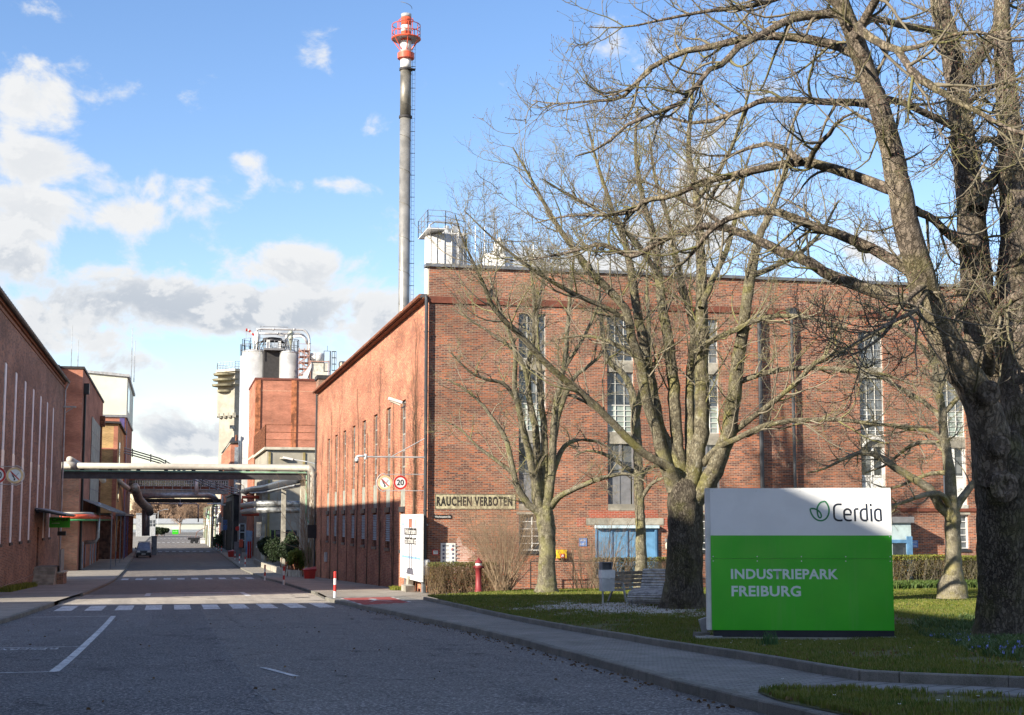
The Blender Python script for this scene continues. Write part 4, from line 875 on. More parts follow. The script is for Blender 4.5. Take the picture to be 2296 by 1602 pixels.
mb = MB(); a1, b1 = fy(187, 1744, 99), fy(215, 1730, 99); mb.box((a1[0], 98.9, a1[2]), (b1[0], 99.3, b1[2])); mb.box((a1[0]+.02, 98.97, b1[2]), (a1[0]+.08, 99.03, a0[2]))
obj('lamp_box', mb, M_black, t)
# flood light on the corner of the left hall
p = fx(212, 1300, XL+.6); t = thing('flood_light', 'small grey floodlight bracket under the left hall gutter', 'lamp', (XL, LY1-.5, p[2]))
mb = MB(); mb.box((XL+.02, LY1-.6, p[2]-.05), (XL+.9, LY1-.2, p[2]+.05)); mb.bar((XL+.05, LY1-.4, p[2]-.5), (XL+.7, LY1-.4, p[2]-.06), .06); obj('bracket', mb, M_lgrey, t)

# unseen brick buildings off to the left, shaped so their shadow fits the street
def shadebox(x0, x1, y0, y1, z1, label):
    t = thing('shade_building', label, 'building', (x1, y0, float(zg(y0)))); mb = MB()
    hs2 = [(y-.7, y+.7, z, z+1.8, .2) for y in np.arange(y0+3, y1-2, 4.) for z in np.arange(0.5, z1-3, 3.4)]
    wallholes(mb, 'y', x1, y0, y1, -4, z1, hs2, .2, 1)
    for y in (y0, y1): mb.quad((x0, y, -4), (x1, y, -4), (x1, y, z1), (x0, y, z1))
    mb.quad((x0, y0, -4), (x0, y1, -4), (x0, y1, z1), (x0, y0, z1)); obj('wall', mb, M_brickL, t)
    m1 = MB()
    for h in hs2: m1.quad((x1-.19, h[0], h[2]), (x1-.19, h[1], h[2]), (x1-.19, h[1], h[3]), (x1-.19, h[0], h[3]))
    o = obj('window_glass', m1, M_glass, t); o['kind'] = 'stuff'
    mb = MB(); mb.box((x0, y0, z1+.002), (x1, y1, z1+.1)); obj('roof', mb, M_dark, t)
t = thing('shade_building', 'large unseen brick block on the left, hip shaped to cast the street shadow', 'building', (-24, 18, float(zg(18))))
mb = MB(); mb.prism([(-24.0, y, z) for y, z in ((7.3, -4), (7.3, 20.98), (28.2, 20.98), (46.5, 8.6), (46.5, -4))], (-20, 0, 0)); obj('wall', mb, M_brickL, t)
mb = MB(); mb.box((-44.3, 7.3, 20.983), (-23.95, 28.0, 21.05)); obj('roof', mb, M_dark, t)
for y in np.arange(10, 44, 4.):
    mb = MB(); mb.box((-23.998, y-.7, 0), (-23.95, y+.7, 5.5 if y > 40 else 9)); obj('window', mb, M_glass, t)
shadebox(-32.5, -24, -50, 4.3, 24.2, 'taller unseen brick block beside the camera, shaped to shade the chestnut trunk')  # narrow unseen box shading the chestnut trunk while sun still reaches the sign
# ================================================================== second left block and what follows
def boxwalls(mb, x0, x1, y0, y1, z0, z1):
    mb.quad((x0, y0, z0), (x1, y0, z0), (x1, y0, z1), (x0, y0, z1)); mb.quad((x1, y0, z0), (x1, y1, z0), (x1, y1, z1), (x1, y0, z1))
    mb.quad((x1, y1, z0), (x0, y1, z0), (x0, y1, z1), (x1, y1, z1)); mb.quad((x0, y1, z0), (x0, y0, z0), (x0, y0, z1), (x0, y1, z1))
M_brickP = brickmat('brick_old_mixed', (.42, .23, .14), (.36, .17, .10), (.42, .33, .25), patch=(.48, .20, .12), dark=(.25, .13, .09), pa=.5, da=.4)
Yb = 141.; p = fy(271, 1201, Yb); X2 = p[0]; zt2 = p[2]; print('second left', X2, zt2)
b2 = thing('brick_block', 'red brick block with plain sunlit end wall beyond the left hall', 'building', (X2, Yb, float(zg(Yb))))
mb = MB(); boxwalls(mb, -24, X2, Yb, 182, -5, zt2); obj('wall', mb, M_brickO, b2)
mb = MB(); mb.box((-24.1, Yb-.12, zt2+.002), (X2+.12, 182.1, zt2+.22)); obj('roof', mb, M_dark, b2)
q = fy(212, 1195, Yb-1.2); mb = MB(); boxwalls(mb, -24, q[0]-.6, Yb-1.2, Yb-.01, -5, q[2]); obj('end_wall', mb, M_brickP, b2)
mb = MB(); mb.box((-24, Yb-1.3, q[2]+.002), (q[0]-.5, Yb, q[2]+.2)); obj('roof', mb, M_dark, b2)
mb = MB(); z_ = float(fy(262, 1555, Yb)[2]); mb.quad((q[0]-1.5, Yb-.02, -5), (X2+.01, Yb-.02, -5), (X2+.01, Yb-.02, z_), (q[0]-1.5, Yb-.02, z_)); obj('old_brickwork', mb, M_brickP, b2)
for (ya_, yb_, va, vb, m_, nm) in ((150, 168, 0, 0, M_concl, 'concrete_infill'),):
    z0 = float(fx(300, 1640, X2)[2]); z1 = z0+9.0; mb = MB(); mb.box((X2+.003, 158, z0), (X2+.06, 178, z1)); obj(nm, mb, M_concl, b2)
    mb = MB()
    for y in np.arange(158, 178.1, 2.5): mb.box((X2+.061, y-.06, z0), (X2+.09, y+.06, z1))
    for z in np.arange(z0, z1, 1.5): mb.box((X2+.0615, 158, z-.04), (X2+.085, 178, z+.04))
    obj('window_grid', mb, M_grey, b2)
for y in (145., 148.5, 152.5, 163., 168., 174.):
    mb = MB(); mb.box((X2+.003, y-.6, float(zside(y))), (X2+.08, y+.6, float(zside(y))+2.6)); d_ = obj('door', mb, M_lgrey if y != 152.5 else M_rust, b2)
    mb = MB(); mb.box((X2+.081, y-.12, float(zside(y))+.4), (X2+.1, y+.12, float(zside(y))+2.3)); obj('door_pane', mb, M_blue, d_)
mb = MB(); mb.tube([(X2+.15, 143, -3), (X2+.15, 143, zt2-2.2)], .12, 8); mb.box((X2+.02, 142.6, zt2-2.2), (X2+.5, 143.6, zt2-1.2)); obj('downpipe', mb, M_black, b2)
mb = MB(); mb.tube([(X2+.15, 176, -3), (X2+.15, 176, zt2-3.2)], .12, 8); mb.box((X2+.02, 175.4, zt2-3.2), (X2+.55, 176.8, zt2-2.)); obj('downpipe', mb, M_rust, b2)
for px_, h_ in ((159, 5.2), (174, 4.0)):
    s_ = PY(px_, 827, 150); mb = MB(); mb.tube([(s_[0], 150, zt2+.2), (s_[0], 150, zt2+h_*.55)], .05, 5); mb.tube([(s_[0], 150, zt2+h_*.55), (s_[0], 150, zt2+h_)], .025, 4)
    o = obj('lightning_rod', mb, M_galv, origin=(s_[0], 150, zt2+.2)); tag(o, 'thin lightning rod, %s on the red brick block roof' % ('taller left one' if px_ == 159 else 'shorter right one'), 'rod', 'lightning rods on the left roofs')
# pipes along the left block
for (v, X_, r_, m_, lab) in ((1672, X2+1.0, .13, M_creamp, 'thin beige pipe, topmost of three along the left block'), (1682, X2+1.2, .22, M_orr, 'thick reddish pipe, middle of three along the left block'), (1693, X2+1.2, .10, mat('bright_green_pipe', (.06, .30, .12), .45), 'green pipe, lowest of three along the left block')):
    z = float(fy(240, v, 140)[2]); y1_ = {1672: 215, 1682: 196, 1693: 192}[v]
    mb = MB(); mb.tube([(X_-3.2, 139., z), (X_-.5, 139.0, z), (X_, 140, z), (X_, y1_, z)], r_, 10); o = obj('pipe', mb, m_, smooth=True, origin=(X_, 140, z)); tag(o, lab, 'pipe', 'pipes along the left block')
mb = MB(); z = float(fy(320, 1655, 152)[2]); x_ = float(fy(321, 1655, 152)[0]); mb.tube([(x_, 152, z+.3), (x_, 152, z-2.9), (x_-.2, 152, z-3.3), (X2, 152, z-3.4)], .2, 10); mb.lathe((x_, 152, z+.2), [(.26, 0), (.26, .25), (.05, .4)], 12)
tag(obj('vent_pipe', mb, M_galv, smooth=True, origin=(x_, 152, z)), 'grey hooked vent pipe in front of the left block doors', 'pipe')
# glazed lattice canopy
t = thing('lattice_canopy', 'grey lattice glass canopy over the pavement beside the left block', 'canopy', (X2, 150, 3)); z = float(fy(300, 1625, 148)[2])
mb = MB(); 
for y in np.arange(146, 186, 1.4): mb.bar((X2+.02, y, z), (X2+2.9, y, z-1.15), .09)
for k in range(4): mb.bar((X2+.1+k*.9, 146, z-.05-k*.36), (X2+.1+k*.9, 186, z-.05-k*.36), .09)
obj('frame', mb, M_lgrey, t)
mb = MB(); mb.prism([(X2+.02, 146, z-.1), (X2+2.9, 146, z-1.27), (X2+2.9, 146, z-1.24), (X2+.02, 146, z-.07)], (0, 40, 0)); obj('glass', mb, mat('dusty_glass', (.15, .15, .155), .4), t)
for y in (146.2, 159, 172, 185.5): mb = MB(); mb.bar((X2+2.8, y, float(zside(y))), (X2+2.8, y, z-1.3), .1); obj('post', mb, M_grey, t)
# white hall behind
YW = 216.; p = fy(415, 1228, YW); q = fy(415, 1351, YW); pl = fy(276, 1207, YW)
wb = thing('factory_block', 'pale cream clad block with brown base rising behind the left brick block', 'building', (p[0], YW, float(zg(YW))))
mb = MB(); x1 = p[0]; 
mb.quad((-30, YW, q[2]), (x1, YW, q[2]), (x1, YW, p[2]), (-30, YW, p[2]+1.9)); mb.quad((x1, YW, q[2]), (x1, 250, q[2]), (x1, 250, p[2]), (x1, YW, p[2])); mb.quad((x1, 250, q[2]), (-30, 250, q[2]), (-30, 250, p[2]+1.9), (x1, 250, p[2]))
obj('cladding', mb, mat('cream_cladding', (.62, .64, .54), .6, var=.05, vscale=.3), wb)
mb = MB(); mb.prism([(-30, YW-.3, p[2]+1.93), (x1+.3, YW-.3, p[2]+.03), (x1+.3, YW-.3, p[2]+.4), (-30, YW-.3, p[2]+2.3)], (0, 34.5, 0)); obj('roof', mb, M_lgrey, wb)
mb = MB(); boxwalls(mb, -30, x1-.05, YW+.05, 249.9, -5, q[2]-.35); obj('lower_wall', mb, M_brickO, wb)
mb = MB(); mb.box((-30, YW-.15, q[2]-.35), (x1+.12, 250, q[2])); obj('band', mb, M_grey, wb)
mb = MB(); mb.box((x1-.9, YW-.02, -4), (x1-.2, YW+.04, q[2]-.4)); mb.box((x1-.06, YW+3, -4), (x1+.02, YW+5, q[2]-.5)); obj('purple_strip', mb, mat('violet_paint', (.10, .08, .22), .5), wb)
mb = MB(); mb.box((x1+.02, YW+4, p[2]-4.5), (x1+.05, YW+12, p[2]-1)); obj('window', mb, M_glass, wb)
for px_, h_ in ((293, 7.5), (299.5, 5.5)):
    s_ = PY(px_, 880, YW+2); mb = MB(); mb.tube([(s_[0], YW+2, p[2]-.5), (s_[0], YW+2, p[2]+h_*.6)], .07, 5); mb.tube([(s_[0], YW+2, p[2]+h_*.6), (s_[0], YW+2, p[2]+h_)], .035, 4)
    tag(obj('lightning_rod', mb, M_galv, origin=(s_[0], YW+2, p[2])), 'thin lightning rod, %s on the pale clad block' % ('left taller one' if px_ == 293 else 'right shorter one'), 'rod', 'lightning rods on the left roofs')
# yellow brick building
YY = 188.; p = fy(385, 1380, YY); yb_ = thing('yellow_brick_building', 'yellow brick building with flat dark roof in front of the pale block', 'building', (p[0], YY, float(zg(YY))))
mb = MB(); boxwalls(mb, -20, p[0], YY, 213, -5, p[2]); obj('wall', mb, M_brickY, yb_)
mb = MB(); mb.prism([(-20, YY-.4, p[2]+.5), (p[0]+.3, YY-.4, p[2]+.02), (p[0]+.3, YY-.4, p[2]+.27), (-20, YY-.4, p[2]+.75)], (0, 25.8, 0)); obj('roof', mb, M_dark, yb_)
mb = MB(); mb.box((p[0]-3.6, YY-.04, 3), (p[0]-2.9, YY-.003, p[2]-2)); mb.box((p[0]+.003, 193, 4), (p[0]+.05, 196, p[2]-2)); obj('window', mb, M_glass, yb_)
mb = MB(); mb.box((p[0]-.5, YY-.06, -5), (p[0]+.02, YY-.004, p[2]-.3)); mb.box((-20, YY-.06, p[2]-3.2), (p[0]-.51, YY-.004, p[2]-3.0)); obj('brick_frame', mb, M_brickO, yb_)
# covered lean-to row under it with many little pipes
t = thing('open_shed', 'open brown shed with clutter of pipes behind the white van', 'shed', (-7, 190, float(zg(190))))
mb = MB(); mb.box((-9, 188, 2.2), (-5.6, 228, 2.5)); obj('roof', mb, M_grey, t)
mb = MB(); boxwalls(mb, -9, -7.2, 187.5, 228, -4, 2.19); obj('wall', mb, mat('dark_brown', (.10, .06, .045), .8, var=.3, vscale=2), t)
for y in np.arange(189, 229, 4.4):
    mb = MB(); mb.bar((-5.75, y, float(zg(y))), (-5.75, y, 2.19), .16); obj('post', mb, M_rust if rnd.random() < .6 else mat('violet_paint', 0), t)
mb = MB()
for k in range(40):
    y = 188.6+rnd.random()*38; x = -6.0-rnd.random()*1.1; z0 = float(zg(y)); mb.tube([(x, y, z0), (x, y, z0+rnd.uniform(1.5, 5.2))], rnd.uniform(.03, .09), 5)
for k in range(16): z = rnd.uniform(-2.4, 1.8); y0 = 189+rnd.random()*10; mb.tube([(-6.0-rnd.random(), y0, z), (-6.0-rnd.random(), y0+rnd.uniform(8, 26), z)], .05, 5)
obj('pipework', mb, M_rust, t)

# ================================================================== pipe bridge across the street
YBR = 117.; zbt = float(fy(900, 1541, YBR)[2]); zbb = float(fy(900, 1561, YBR)[2]); xe = float(fy(1000, 1550, YBR)[0])
t = thing('pipe_bridge', 'dark steel pipe bridge with cream insulated pipe spanning the whole street', 'bridge', (0, YBR, zbb))
mb = MB(); mb.box((-8.8, YBR, zbb), (xe, YBR+.12, zbt)); mb.box((-8.8, YBR-.1, zbt-.05), (xe, YBR+.25, zbt+.001)); mb.box((-8.8, YBR-.1, zbb-.03), (xe, YBR+.25, zbb-.001)); mb.box((-8.8, YBR+1., zbb), (xe, YBR+1.12, zbt)); obj('girder', mb, mat('grey_steel', (.075, .075, .08), .6, .3), t)
zp = float(fy(900, 1522, YBR)[2]); rp_ = 10.3*YBR*1.02/4750; xv = float(fy(1021, 1600, YBR-.5)[0]); zlow = float(fy(1020, 1672, YBR-.5)[2])
pts = [(-8.6, YBR+.5, zp), (0, YBR+.5, zp), (xv-.45, YBR+.4, zp)]+[(xv-.45+.45*math.sin(a), YBR+.3, zp-.45+.45*math.cos(a)) for a in np.linspace(.3, 1.57, 4)]+[(xv, YBR+.2, zlow+.4)]+[(xv+.2, YBR-.3, zlow-.1), (xv+.4, YBR-1.4, zlow-.2), (xv+.4, YBR-3.7, zlow-.25)]
mb = MB(); mb.tube(pts, rp_, 16); obj('insulated_pipe', mb, M_creamp, t, True)
mb = MB(); mb.tube([(-8.6, YBR+.1, zp-.38), (xv-.55, YBR+.1, zp-.38), (xv-.5, YBR+.05, zp-.5), (xv-.5, YBR+.05, zlow-.4), (xv-.3, YBR-.2, zlow-.7), (xv+.5, YBR-1, zlow-.72), (xv+.5, YBR-3.6, zlow-.72)], .075, 8); obj('green_pipe', mb, M_gpipe, t, True)
mb = MB(); e = fy(205, 1500, YBR+1); mb.tube([(-8.9, YBR+.8, zp-.1), (-8.0, YBR+.6, zp+.05), (-7.3, YBR+.5, zp+.0)], rp_*1.25, 14); mb.tube([(-7.9, YBR+1.5, zp+.55), (-7.4, YBR+3, zp+.25), (-6.0, YBR+9, zp-.3), (-6.3, YBR+24, zp-.5)], rp_, 12); obj('side_duct', mb, M_creamp, t, True)
mb = MB()
for x in np.arange(-7, xe, 2.1): mb.box((x, YBR+.05, zbt), (x+.3, YBR+1.05, zp-rp_+.02))
obj('saddle', mb, M_black, t)
for (u, Yc, lab) in ((985, 117.6, 'nearest light grey concrete post under the pipe bridge'), (923, 139, 'second concrete post, behind the hedge'), (858, 169, 'farthest concrete post, beside the yellow pipe')):
    x = float(fy(u, 1700, Yc)[0]); zc_ = zbb-.04 if Yc < 120 else 5.1
    t = thing('concrete_post', lab, 'post', (x, Yc, float(zg(Yc))), 'concrete posts carrying the pipes')
    mb = MB(); mb.box((x-.2, Yc-.2, float(zg(Yc))), (x+.2, Yc+.2, zc_)); obj('shaft', mb, M_concl if Yc < 120 else M_conc, t)
    mb = MB(); mb.box((x-.35 if Yc > 120 else x-.25, Yc-.175, zc_-.2 if Yc < 120 else zc_), (x+.5 if Yc > 120 else x+.25, Yc+.175, zc_+.003 if Yc < 120 else zc_+.15)); obj('bracket', mb, M_conc, t)
# black and yellow guard at the foot of the nearest post
x = float(fy(985, 1700, 117.6)[0]); mb = MB(); mb.box((x-.2, 117.22, -2.4), (x+.2, 117.42, -1.2)); tag(obj('post_guard', mb, M_yel, origin=(x, 117.3, -2.4)), 'yellow guard strip low on the nearest concrete post', 'guard')
# dark insulated pipe running up the street on posts
def fP(u, v, Y): return tuple(fy(u, v, Y))
P = [fP(975, 1560, 119), fP(960, 1563, 122), fP(863, 1589, 160), fP(840, 1591, 176), fP(822, 1592, 194), fP(800, 1597, 215), fP(770, 1607, 250), fP(746, 1622, 285)]
mb = MB(); mb.tube(P, .34, 14); o = obj('insulated_pipe', mb, mat('dark_insulation', (.10, .11, .13), .35, .5, var=.2), smooth=True, origin=P[0]); tag(o, 'long dark insulated pipe running up the street on the concrete posts', 'pipe')
mb = MB(); mb.tube([(p_[0]+.5, p_[1], p_[2]-.45) for p_ in P[:6]], .12, 8); mb.tube([(p_[0]-.3, p_[1], p_[2]-.5) for p_ in P[:5]], .07, 8); tag(obj('pipe', mb, M_galv, smooth=True, origin=P[0]), 'pair of thin grey pipes beneath the long dark pipe', 'pipe')
# expansion loops at low level
for v, lab, r_ in ((1640, 'upper grey insulated pipe of the low pair across the yard', .30), (1661, 'lower grey insulated pipe of the low pair across the yard', .30)):
    Pp = [fP(990, v+1, 150), fP(900, v, 150), fP(835, v, 150), fP(826, v+2, 156), fP(790, v+6, 185)]
    mb = MB(); mb.tube(Pp[:3], r_, 12); t = obj('insulated_pipe', mb, mat('grey_insulation', (.30, .31, .31), .4, .5, var=.3, vscale=2), smooth=True, origin=Pp[2]); tag(t, lab, 'pipe', 'low pair of insulated pipes')
    mb = MB(); mb.tube(Pp[2:], r_, 12); obj('insulated_end', mb, M_creamp, t, True)
mb = MB(); Z1, Z0 = fP(790, 1619, 186), fP(790, 1675, 186); xr = fP(830, 1619, 186)[0]
mb.tube([(xr+1.5, 186, Z1[2]), (Z1[0], 186, Z1[2]), (Z1[0]-.02, 186, (Z1[2]+Z0[2])/2), (Z0[0], 186, Z0[2]), (xr+1.5, 186, Z0[2])], .22, 10); tag(obj('pipe_loop', mb, M_orr, origin=Z1), 'red square pipe loop projecting towards the street', 'pipe')
# yellow vertical pipe
p_ = fP(861, 1700, 171); mb = MB(); mb.tube([(p_[0], 171, -3.3), (p_[0], 171, 1.2)], .14, 8); tag(obj('gas_pipe', mb, M_yel, smooth=True, origin=(p_[0], 171, -3.3)), 'upright yellow pipe beside the farthest concrete post', 'pipe')

# ================================================================== cream building, orange block
YCR = 172.; p = fy(870, 1464, YCR); X3 = p[0]; zcr = p[2]
cr = thing('cream_building', 'cream rendered flat roofed building with roof railing, right of the street', 'building', (X3, YCR, float(zg(YCR))))
mb = MB(); boxwalls(mb, X3, 24, YCR, 197, -5, zcr); obj('wall', mb, M_cream, cr)
mb = MB(); mb.box((X3-.35, YCR-.35, zcr+.002), (24, 197, zcr+.3)); obj('roof', mb, M_concl, cr)
mb = MB(); railing(mb, [(X3-.2, 197, zcr+.3), (X3-.2, YCR-.2, zcr+.3), (23, YCR-.2, zcr+.3)], 2.6, 3, 3.0, .04)
for y in np.arange(YCR, 197, .55): mb.bar((X3-.22, y, zcr+.3), (X3-.22, y, zcr+2.9), .03)
obj('railing', mb, M_rust, cr)
for x in np.arange(X3+.3, 22, 4.0):
    mb = MB(); mb.box((x-.12, YCR-.14, -4), (x+.12, YCR-.003, zcr-.3)); obj('pilaster', mb, mat('ochre_strip', (.30, .24, .10), .7), cr)
mb = MB()
for x in np.arange(X3+2, 22, 4.0): mb.box((x-.5, YCR-.5, zcr-1.1), (x+.6, YCR-.003, zcr-.9))
obj('vent_ledge', mb, M_concl, cr)
mb = MB(); mb.box((X3+.5, YCR-.05, -3.0), (X3+3.6, YCR-.003, .5)); w = obj('window', mb, M_glass, cr); mb = MB()
for x in (X3+.5, X3+1.0, X3+2.0, X3+3.0): mb.box((x, YCR-.1, -3.0), (x+.12, YCR-.051, .5))
mb.box((X3+1.1, YCR-.09, -3.), (X3+1.9, YCR-.0515, -.9)); obj('frame', mb, mat('green_yellow_frame', (.30, .42, .10), .5), w)
mb = MB(); mb.box((X3-.05, 174, -.5), (X3-.003, 190, 1.4)); w = obj('window', mb, M_glassg, cr)
YO = 200.; p = fy(833, 1236, YO); X4 = p[0]; zo = p[2]
ob = thing('orange_brick_block', 'tall plain orange brick block below the silver silos', 'building', (X4, YO, float(zg(YO))))
mb = MB(); boxwalls(mb, X4, 34, YO, 217, -5, zo); obj('wall', mb, M_brickO, ob)
mb = MB(); mb.box((X4-.1, YO-.12, zo+.002), (34, 217.1, zo+.28)); obj('coping', mb, mat('red_brown_coping', (.16, .05, .035), .7), ob)
for u in (838, 956):
    x = float(fy(u, 1400, YO)[0]); mb = MB(); mb.box((x-.35, YO-.16, -4), (x+.35, YO-.003, zo-.02)); obj('pilaster', mb, mat('rusty_brick', (.36, .13, .06), .85, var=.3, vscale=1.5), ob)
mb = MB(); z_ = float(fy(880, 1272, YO)[2]); mb.box((X4+.5, YO-.02, z_-.06), (34, YO-.004, z_+.06)); obj('string_course', mb, mat('pale_course', (.5, .27, .18), .8), ob)
mb = MB(); z_ = float(fy(840, 1482, YO)[2]); mb.box((X4-.06, YO-.2, z_-.15), (X4+3, 217, z_+.15)); obj('string_course', mb, M_concl, ob)
p = fy(800, 1705, 207); mb = MB(); 
mb.box((X4-.10, 200.5, -3.2), (X4-.004, 215, .2)); d_ = obj('gate', mb, mat('pale_blue_gate', (.42, .55, .66), .5), ob)
mb = MB()
for k in range(12): y = 200.6+k*1.25; mb.box((X4-.16, y, -3.2), (X4-.101, y+.3, .2))
obj('gate_bars', mb, M_blue, d_)
# further part of the hall with its own parapet right of the orange block
p = fy(1037, 1225, 119); t = thing('brick_parapet_block', 'small dark brick block peeping over the hall gutter beside the orange block', 'building', (p[0], 119, 0)); mb = MB(); boxwalls(mb, p[0]+.02, 26, 119, 121, -5, p[2]-.2); obj('wall', mb, M_brickL, t)
mb = MB(); mb.box((p[0]-.1, 118.9, p[2]-.2), (26, 121.1, p[2]+.1)); obj('coping', mb, M_dark, t)

# ---- silos
def silo(u, v, w, Y, lab, m_=M_steel):
    p = fy(u, v, Y); r = w/2*Y*1.015/4750; t = thing('silo', lab, 'silo', (p[0], Y, float(zg(Y))), 'steel silos behind the orange block')
    mb = MB(); mb.cyl((p[0], Y), r, float(zg(Y)), p[2], 36); obj('shell', mb, m_, t, True)
    mb = MB(); mb.lathe((p[0], Y, p[2]+.003), [(r*1.02, 0), (r*1.02, .12), (r*.5, .5), (.2, .7)], 36); obj('dome', mb, m_, t, True)
    mb = MB()
    for k in range(5): z = float(zg(Y))+3+k*5.6; mb.tube([(p[0]+r*1.004*math.cos(a), Y+r*1.004*math.sin(a), z) for a in np.linspace(0, 6.283, 25)], .025, 4)
    obj('seam', mb, M_galv, t)
    mb = MB(); railing(mb, [(p[0]+r*math.cos(a), Y+r*math.sin(a), p[2]+.12) for a in np.linspace(0, 6.283, 13)], 1.9, 2, 1.5, .04); obj('railing', mb, M_galv, t)
    return p, r
pA, rA = silo(837, 1148, 92, 226, 'broad silver silo, nearest the street')
pB, rB = silo(942, 1150, 61, 222, 'second silver silo, right of the broad one')
pC, rC = silo(815, 1163, 62, 236, 'silver silo standing behind the broad one'); pD, rD = silo(900, 1168, 52, 240, 'dark shaded silo between the two front ones', M_galv)
def cyclone(u, v0, v1, w, Y, lab, m_=M_white):
    p = fy(u, v0, Y); q = fy(u, v1, Y); h = p[2]-q[2]; r = w/2*Y*1.015/4750
    mb = MB(); mb.lathe((p[0], Y, q[2]), [(r*.35, 0), (r*.4, h*.25), (r, h*.65), (r, h*.94), (r*.6, h)], 16); tag(obj('cyclone_separator', mb, m_, smooth=True, origin=(p[0], Y, q[2])), lab, 'separator', 'cyclone separators on the silos')
cyclone(838, 1079, 1140, 17, 224, 'tall white cyclone separator on the broad silo'); cyclone(828, 1095, 1138, 10, 225, 'small white cyclone left of the tall white one')
cyclone(948, 1077, 1142, 16, 221, 'tall grey green cyclone on the second silo', mat('greenish_metal', (.42, .44, .36), .5, .3)); cyclone(934, 1090, 1140, 9, 222, 'slim pale cyclone left of the grey green one')
def fpipe(pts, r, m_, lab, Y, grp='conveying pipes above the silos'):
    P_ = [tuple(fy(u, v, Y+(o[0] if o else 0))) for u, v, *o in pts]; mb = MB(); mb.tube(P_, r, 10)
    for a, b in zip(P_[:-1], P_[1:]):
        a = np.array(a); b = np.array(b)
        if np.linalg.norm(b-a) > 2:
            for s in (.3, .8): c_ = a+(b-a)*s; d_ = (b-a)/np.linalg.norm(b-a); mb.tube([c_-d_*.07, c_+d_*.07], r*1.5, 8)
    tag(obj('pipe', mb, m_, smooth=True, origin=P_[0]), lab, 'pipe', grp)
fpipe([(838, 1079), (838, 1072), (850, 1071), (985, 1073), (993, 1076), (1000, 1083), (1005, 1092), (1008, 1104), (1008, 1150), (1006, 1230)], .17, M_steel, 'outer arched steel pipe over the silos, bending down at the right', 220)
fpipe([(845, 1085), (875, 1086), (975, 1086), (988, 1092), (998, 1103), (1003, 1115), (1004, 1150)], .16, M_steel, 'inner arched steel pipe over the silos', 221)
fpipe([(955, 1096), (978, 1094), (992, 1100), (1001, 1118)], .17, M_wmetal, 'short white bent pipe right of the grey green cyclone', 220)
fpipe([(895, 1083), (915, 1092), (940, 1093)], .12, M_wmetal, 'slanting white pipe between the cyclones', 222)
# service frame, catwalk and fan between silos
t = thing('silo_catwalk', 'grey steel catwalk with fan unit between the silver silos', 'catwalk', tuple(fy(890, 1140, 223)))
a0 = fy(858, 1137, 223); b0 = fy(925, 1137, 223); mb = MB(); mb.box((a0[0], 221, a0[2]-.3), (b0[0], 225, a0[2])); obj('deck', mb, M_grey, t)
mb = MB(); railing(mb, [(a0[0], 221, a0[2]), (b0[0], 221, a0[2])], 1.2, 2, 1.2, .035); 
for x in (a0[0]-.6, b0[0]+.4): mb.tube([(x, 221.5, a0[2]-1.5), (x, 221.5, a0[2]+3.4)], .06, 5)
mb.tube([(a0[0]-.6, 221.5, a0[2]+3.3), (b0[0]+.4, 221.5, a0[2]+3.3)], .05, 5); obj('railing', mb, M_galv, t)
mb = MB(); c_ = fy(888, 1107, 223); mb.lathe((c_[0], 223, c_[2]-.2), [(1.6, 0), (1.4, .45), (.5, .6)], 18)
for k in range(8):
    s = (-1 if k % 2 else 1); o_ = .5+.17*k; mb.tube([(c_[0]+s*o_*.7, 222.5+.1*k, c_[2]), (c_[0]+s*(o_+.7), 222.5+.1*k, c_[2]-.5), (c_[0]+s*(o_+.95), 222.5+.1*k, c_[2]-1.2), (c_[0]+s*(o_+.95), 222.5+.1*k, a0[2])], .07, 6)
obj('distributor', mb, M_dark, t)
mb = MB(); x0_ = fy(868, 1135, 221.5)[0]; mb.box((x0_, 221.3, a0[2]), (x0_+.5, 221.8, a0[2]+1.3)); mb.box((b0[0]-1.0, 221.3, a0[2]), (b0[0]-.5, 221.8, a0[2]+1.1)); obj('motor_housing', mb, M_wmetal, t)
mb = MB(); mb.box((a0[0], 222, a0[2]-4.5), (b0[0], 224, a0[2]-.31)); obj('inner_cladding', mb, M_dark, t)
t = thing('stair_tower', 'pinkish steel stair frame right of the second silo', 'stairs', tuple(fy(985, 1230, 220)))
mb = MB(); ca, cb_ = fy(972, 1240, 220), fy(1006, 1143, 220)
for x in (ca[0], (ca[0]+cb_[0])/2, cb_[0]):
    for y in (219, 221.4): mb.tube([(x, y, zo-1), (x, y, cb_[2]+.3)], .06, 5)
for k, z in enumerate(np.linspace(ca[2], cb_[2], 6)):
    mb.box((ca[0], 219, z-.05), (cb_[0], 221.4, z))
    if k < 5: s = (ca[0], cb_[0]) if k % 2 else (cb_[0], ca[0]); mb.bar((s[0], 219, z), (s[1], 219, z+(cb_[2]-ca[2])/5), .16)
    mb.tube([(ca[0], 218.95, z+.95), (cb_[0], 218.95, z+.95)], .035, 5)
obj('frame', mb, mat('pinkish_steel', (.45, .27, .22), .6, .3), t)
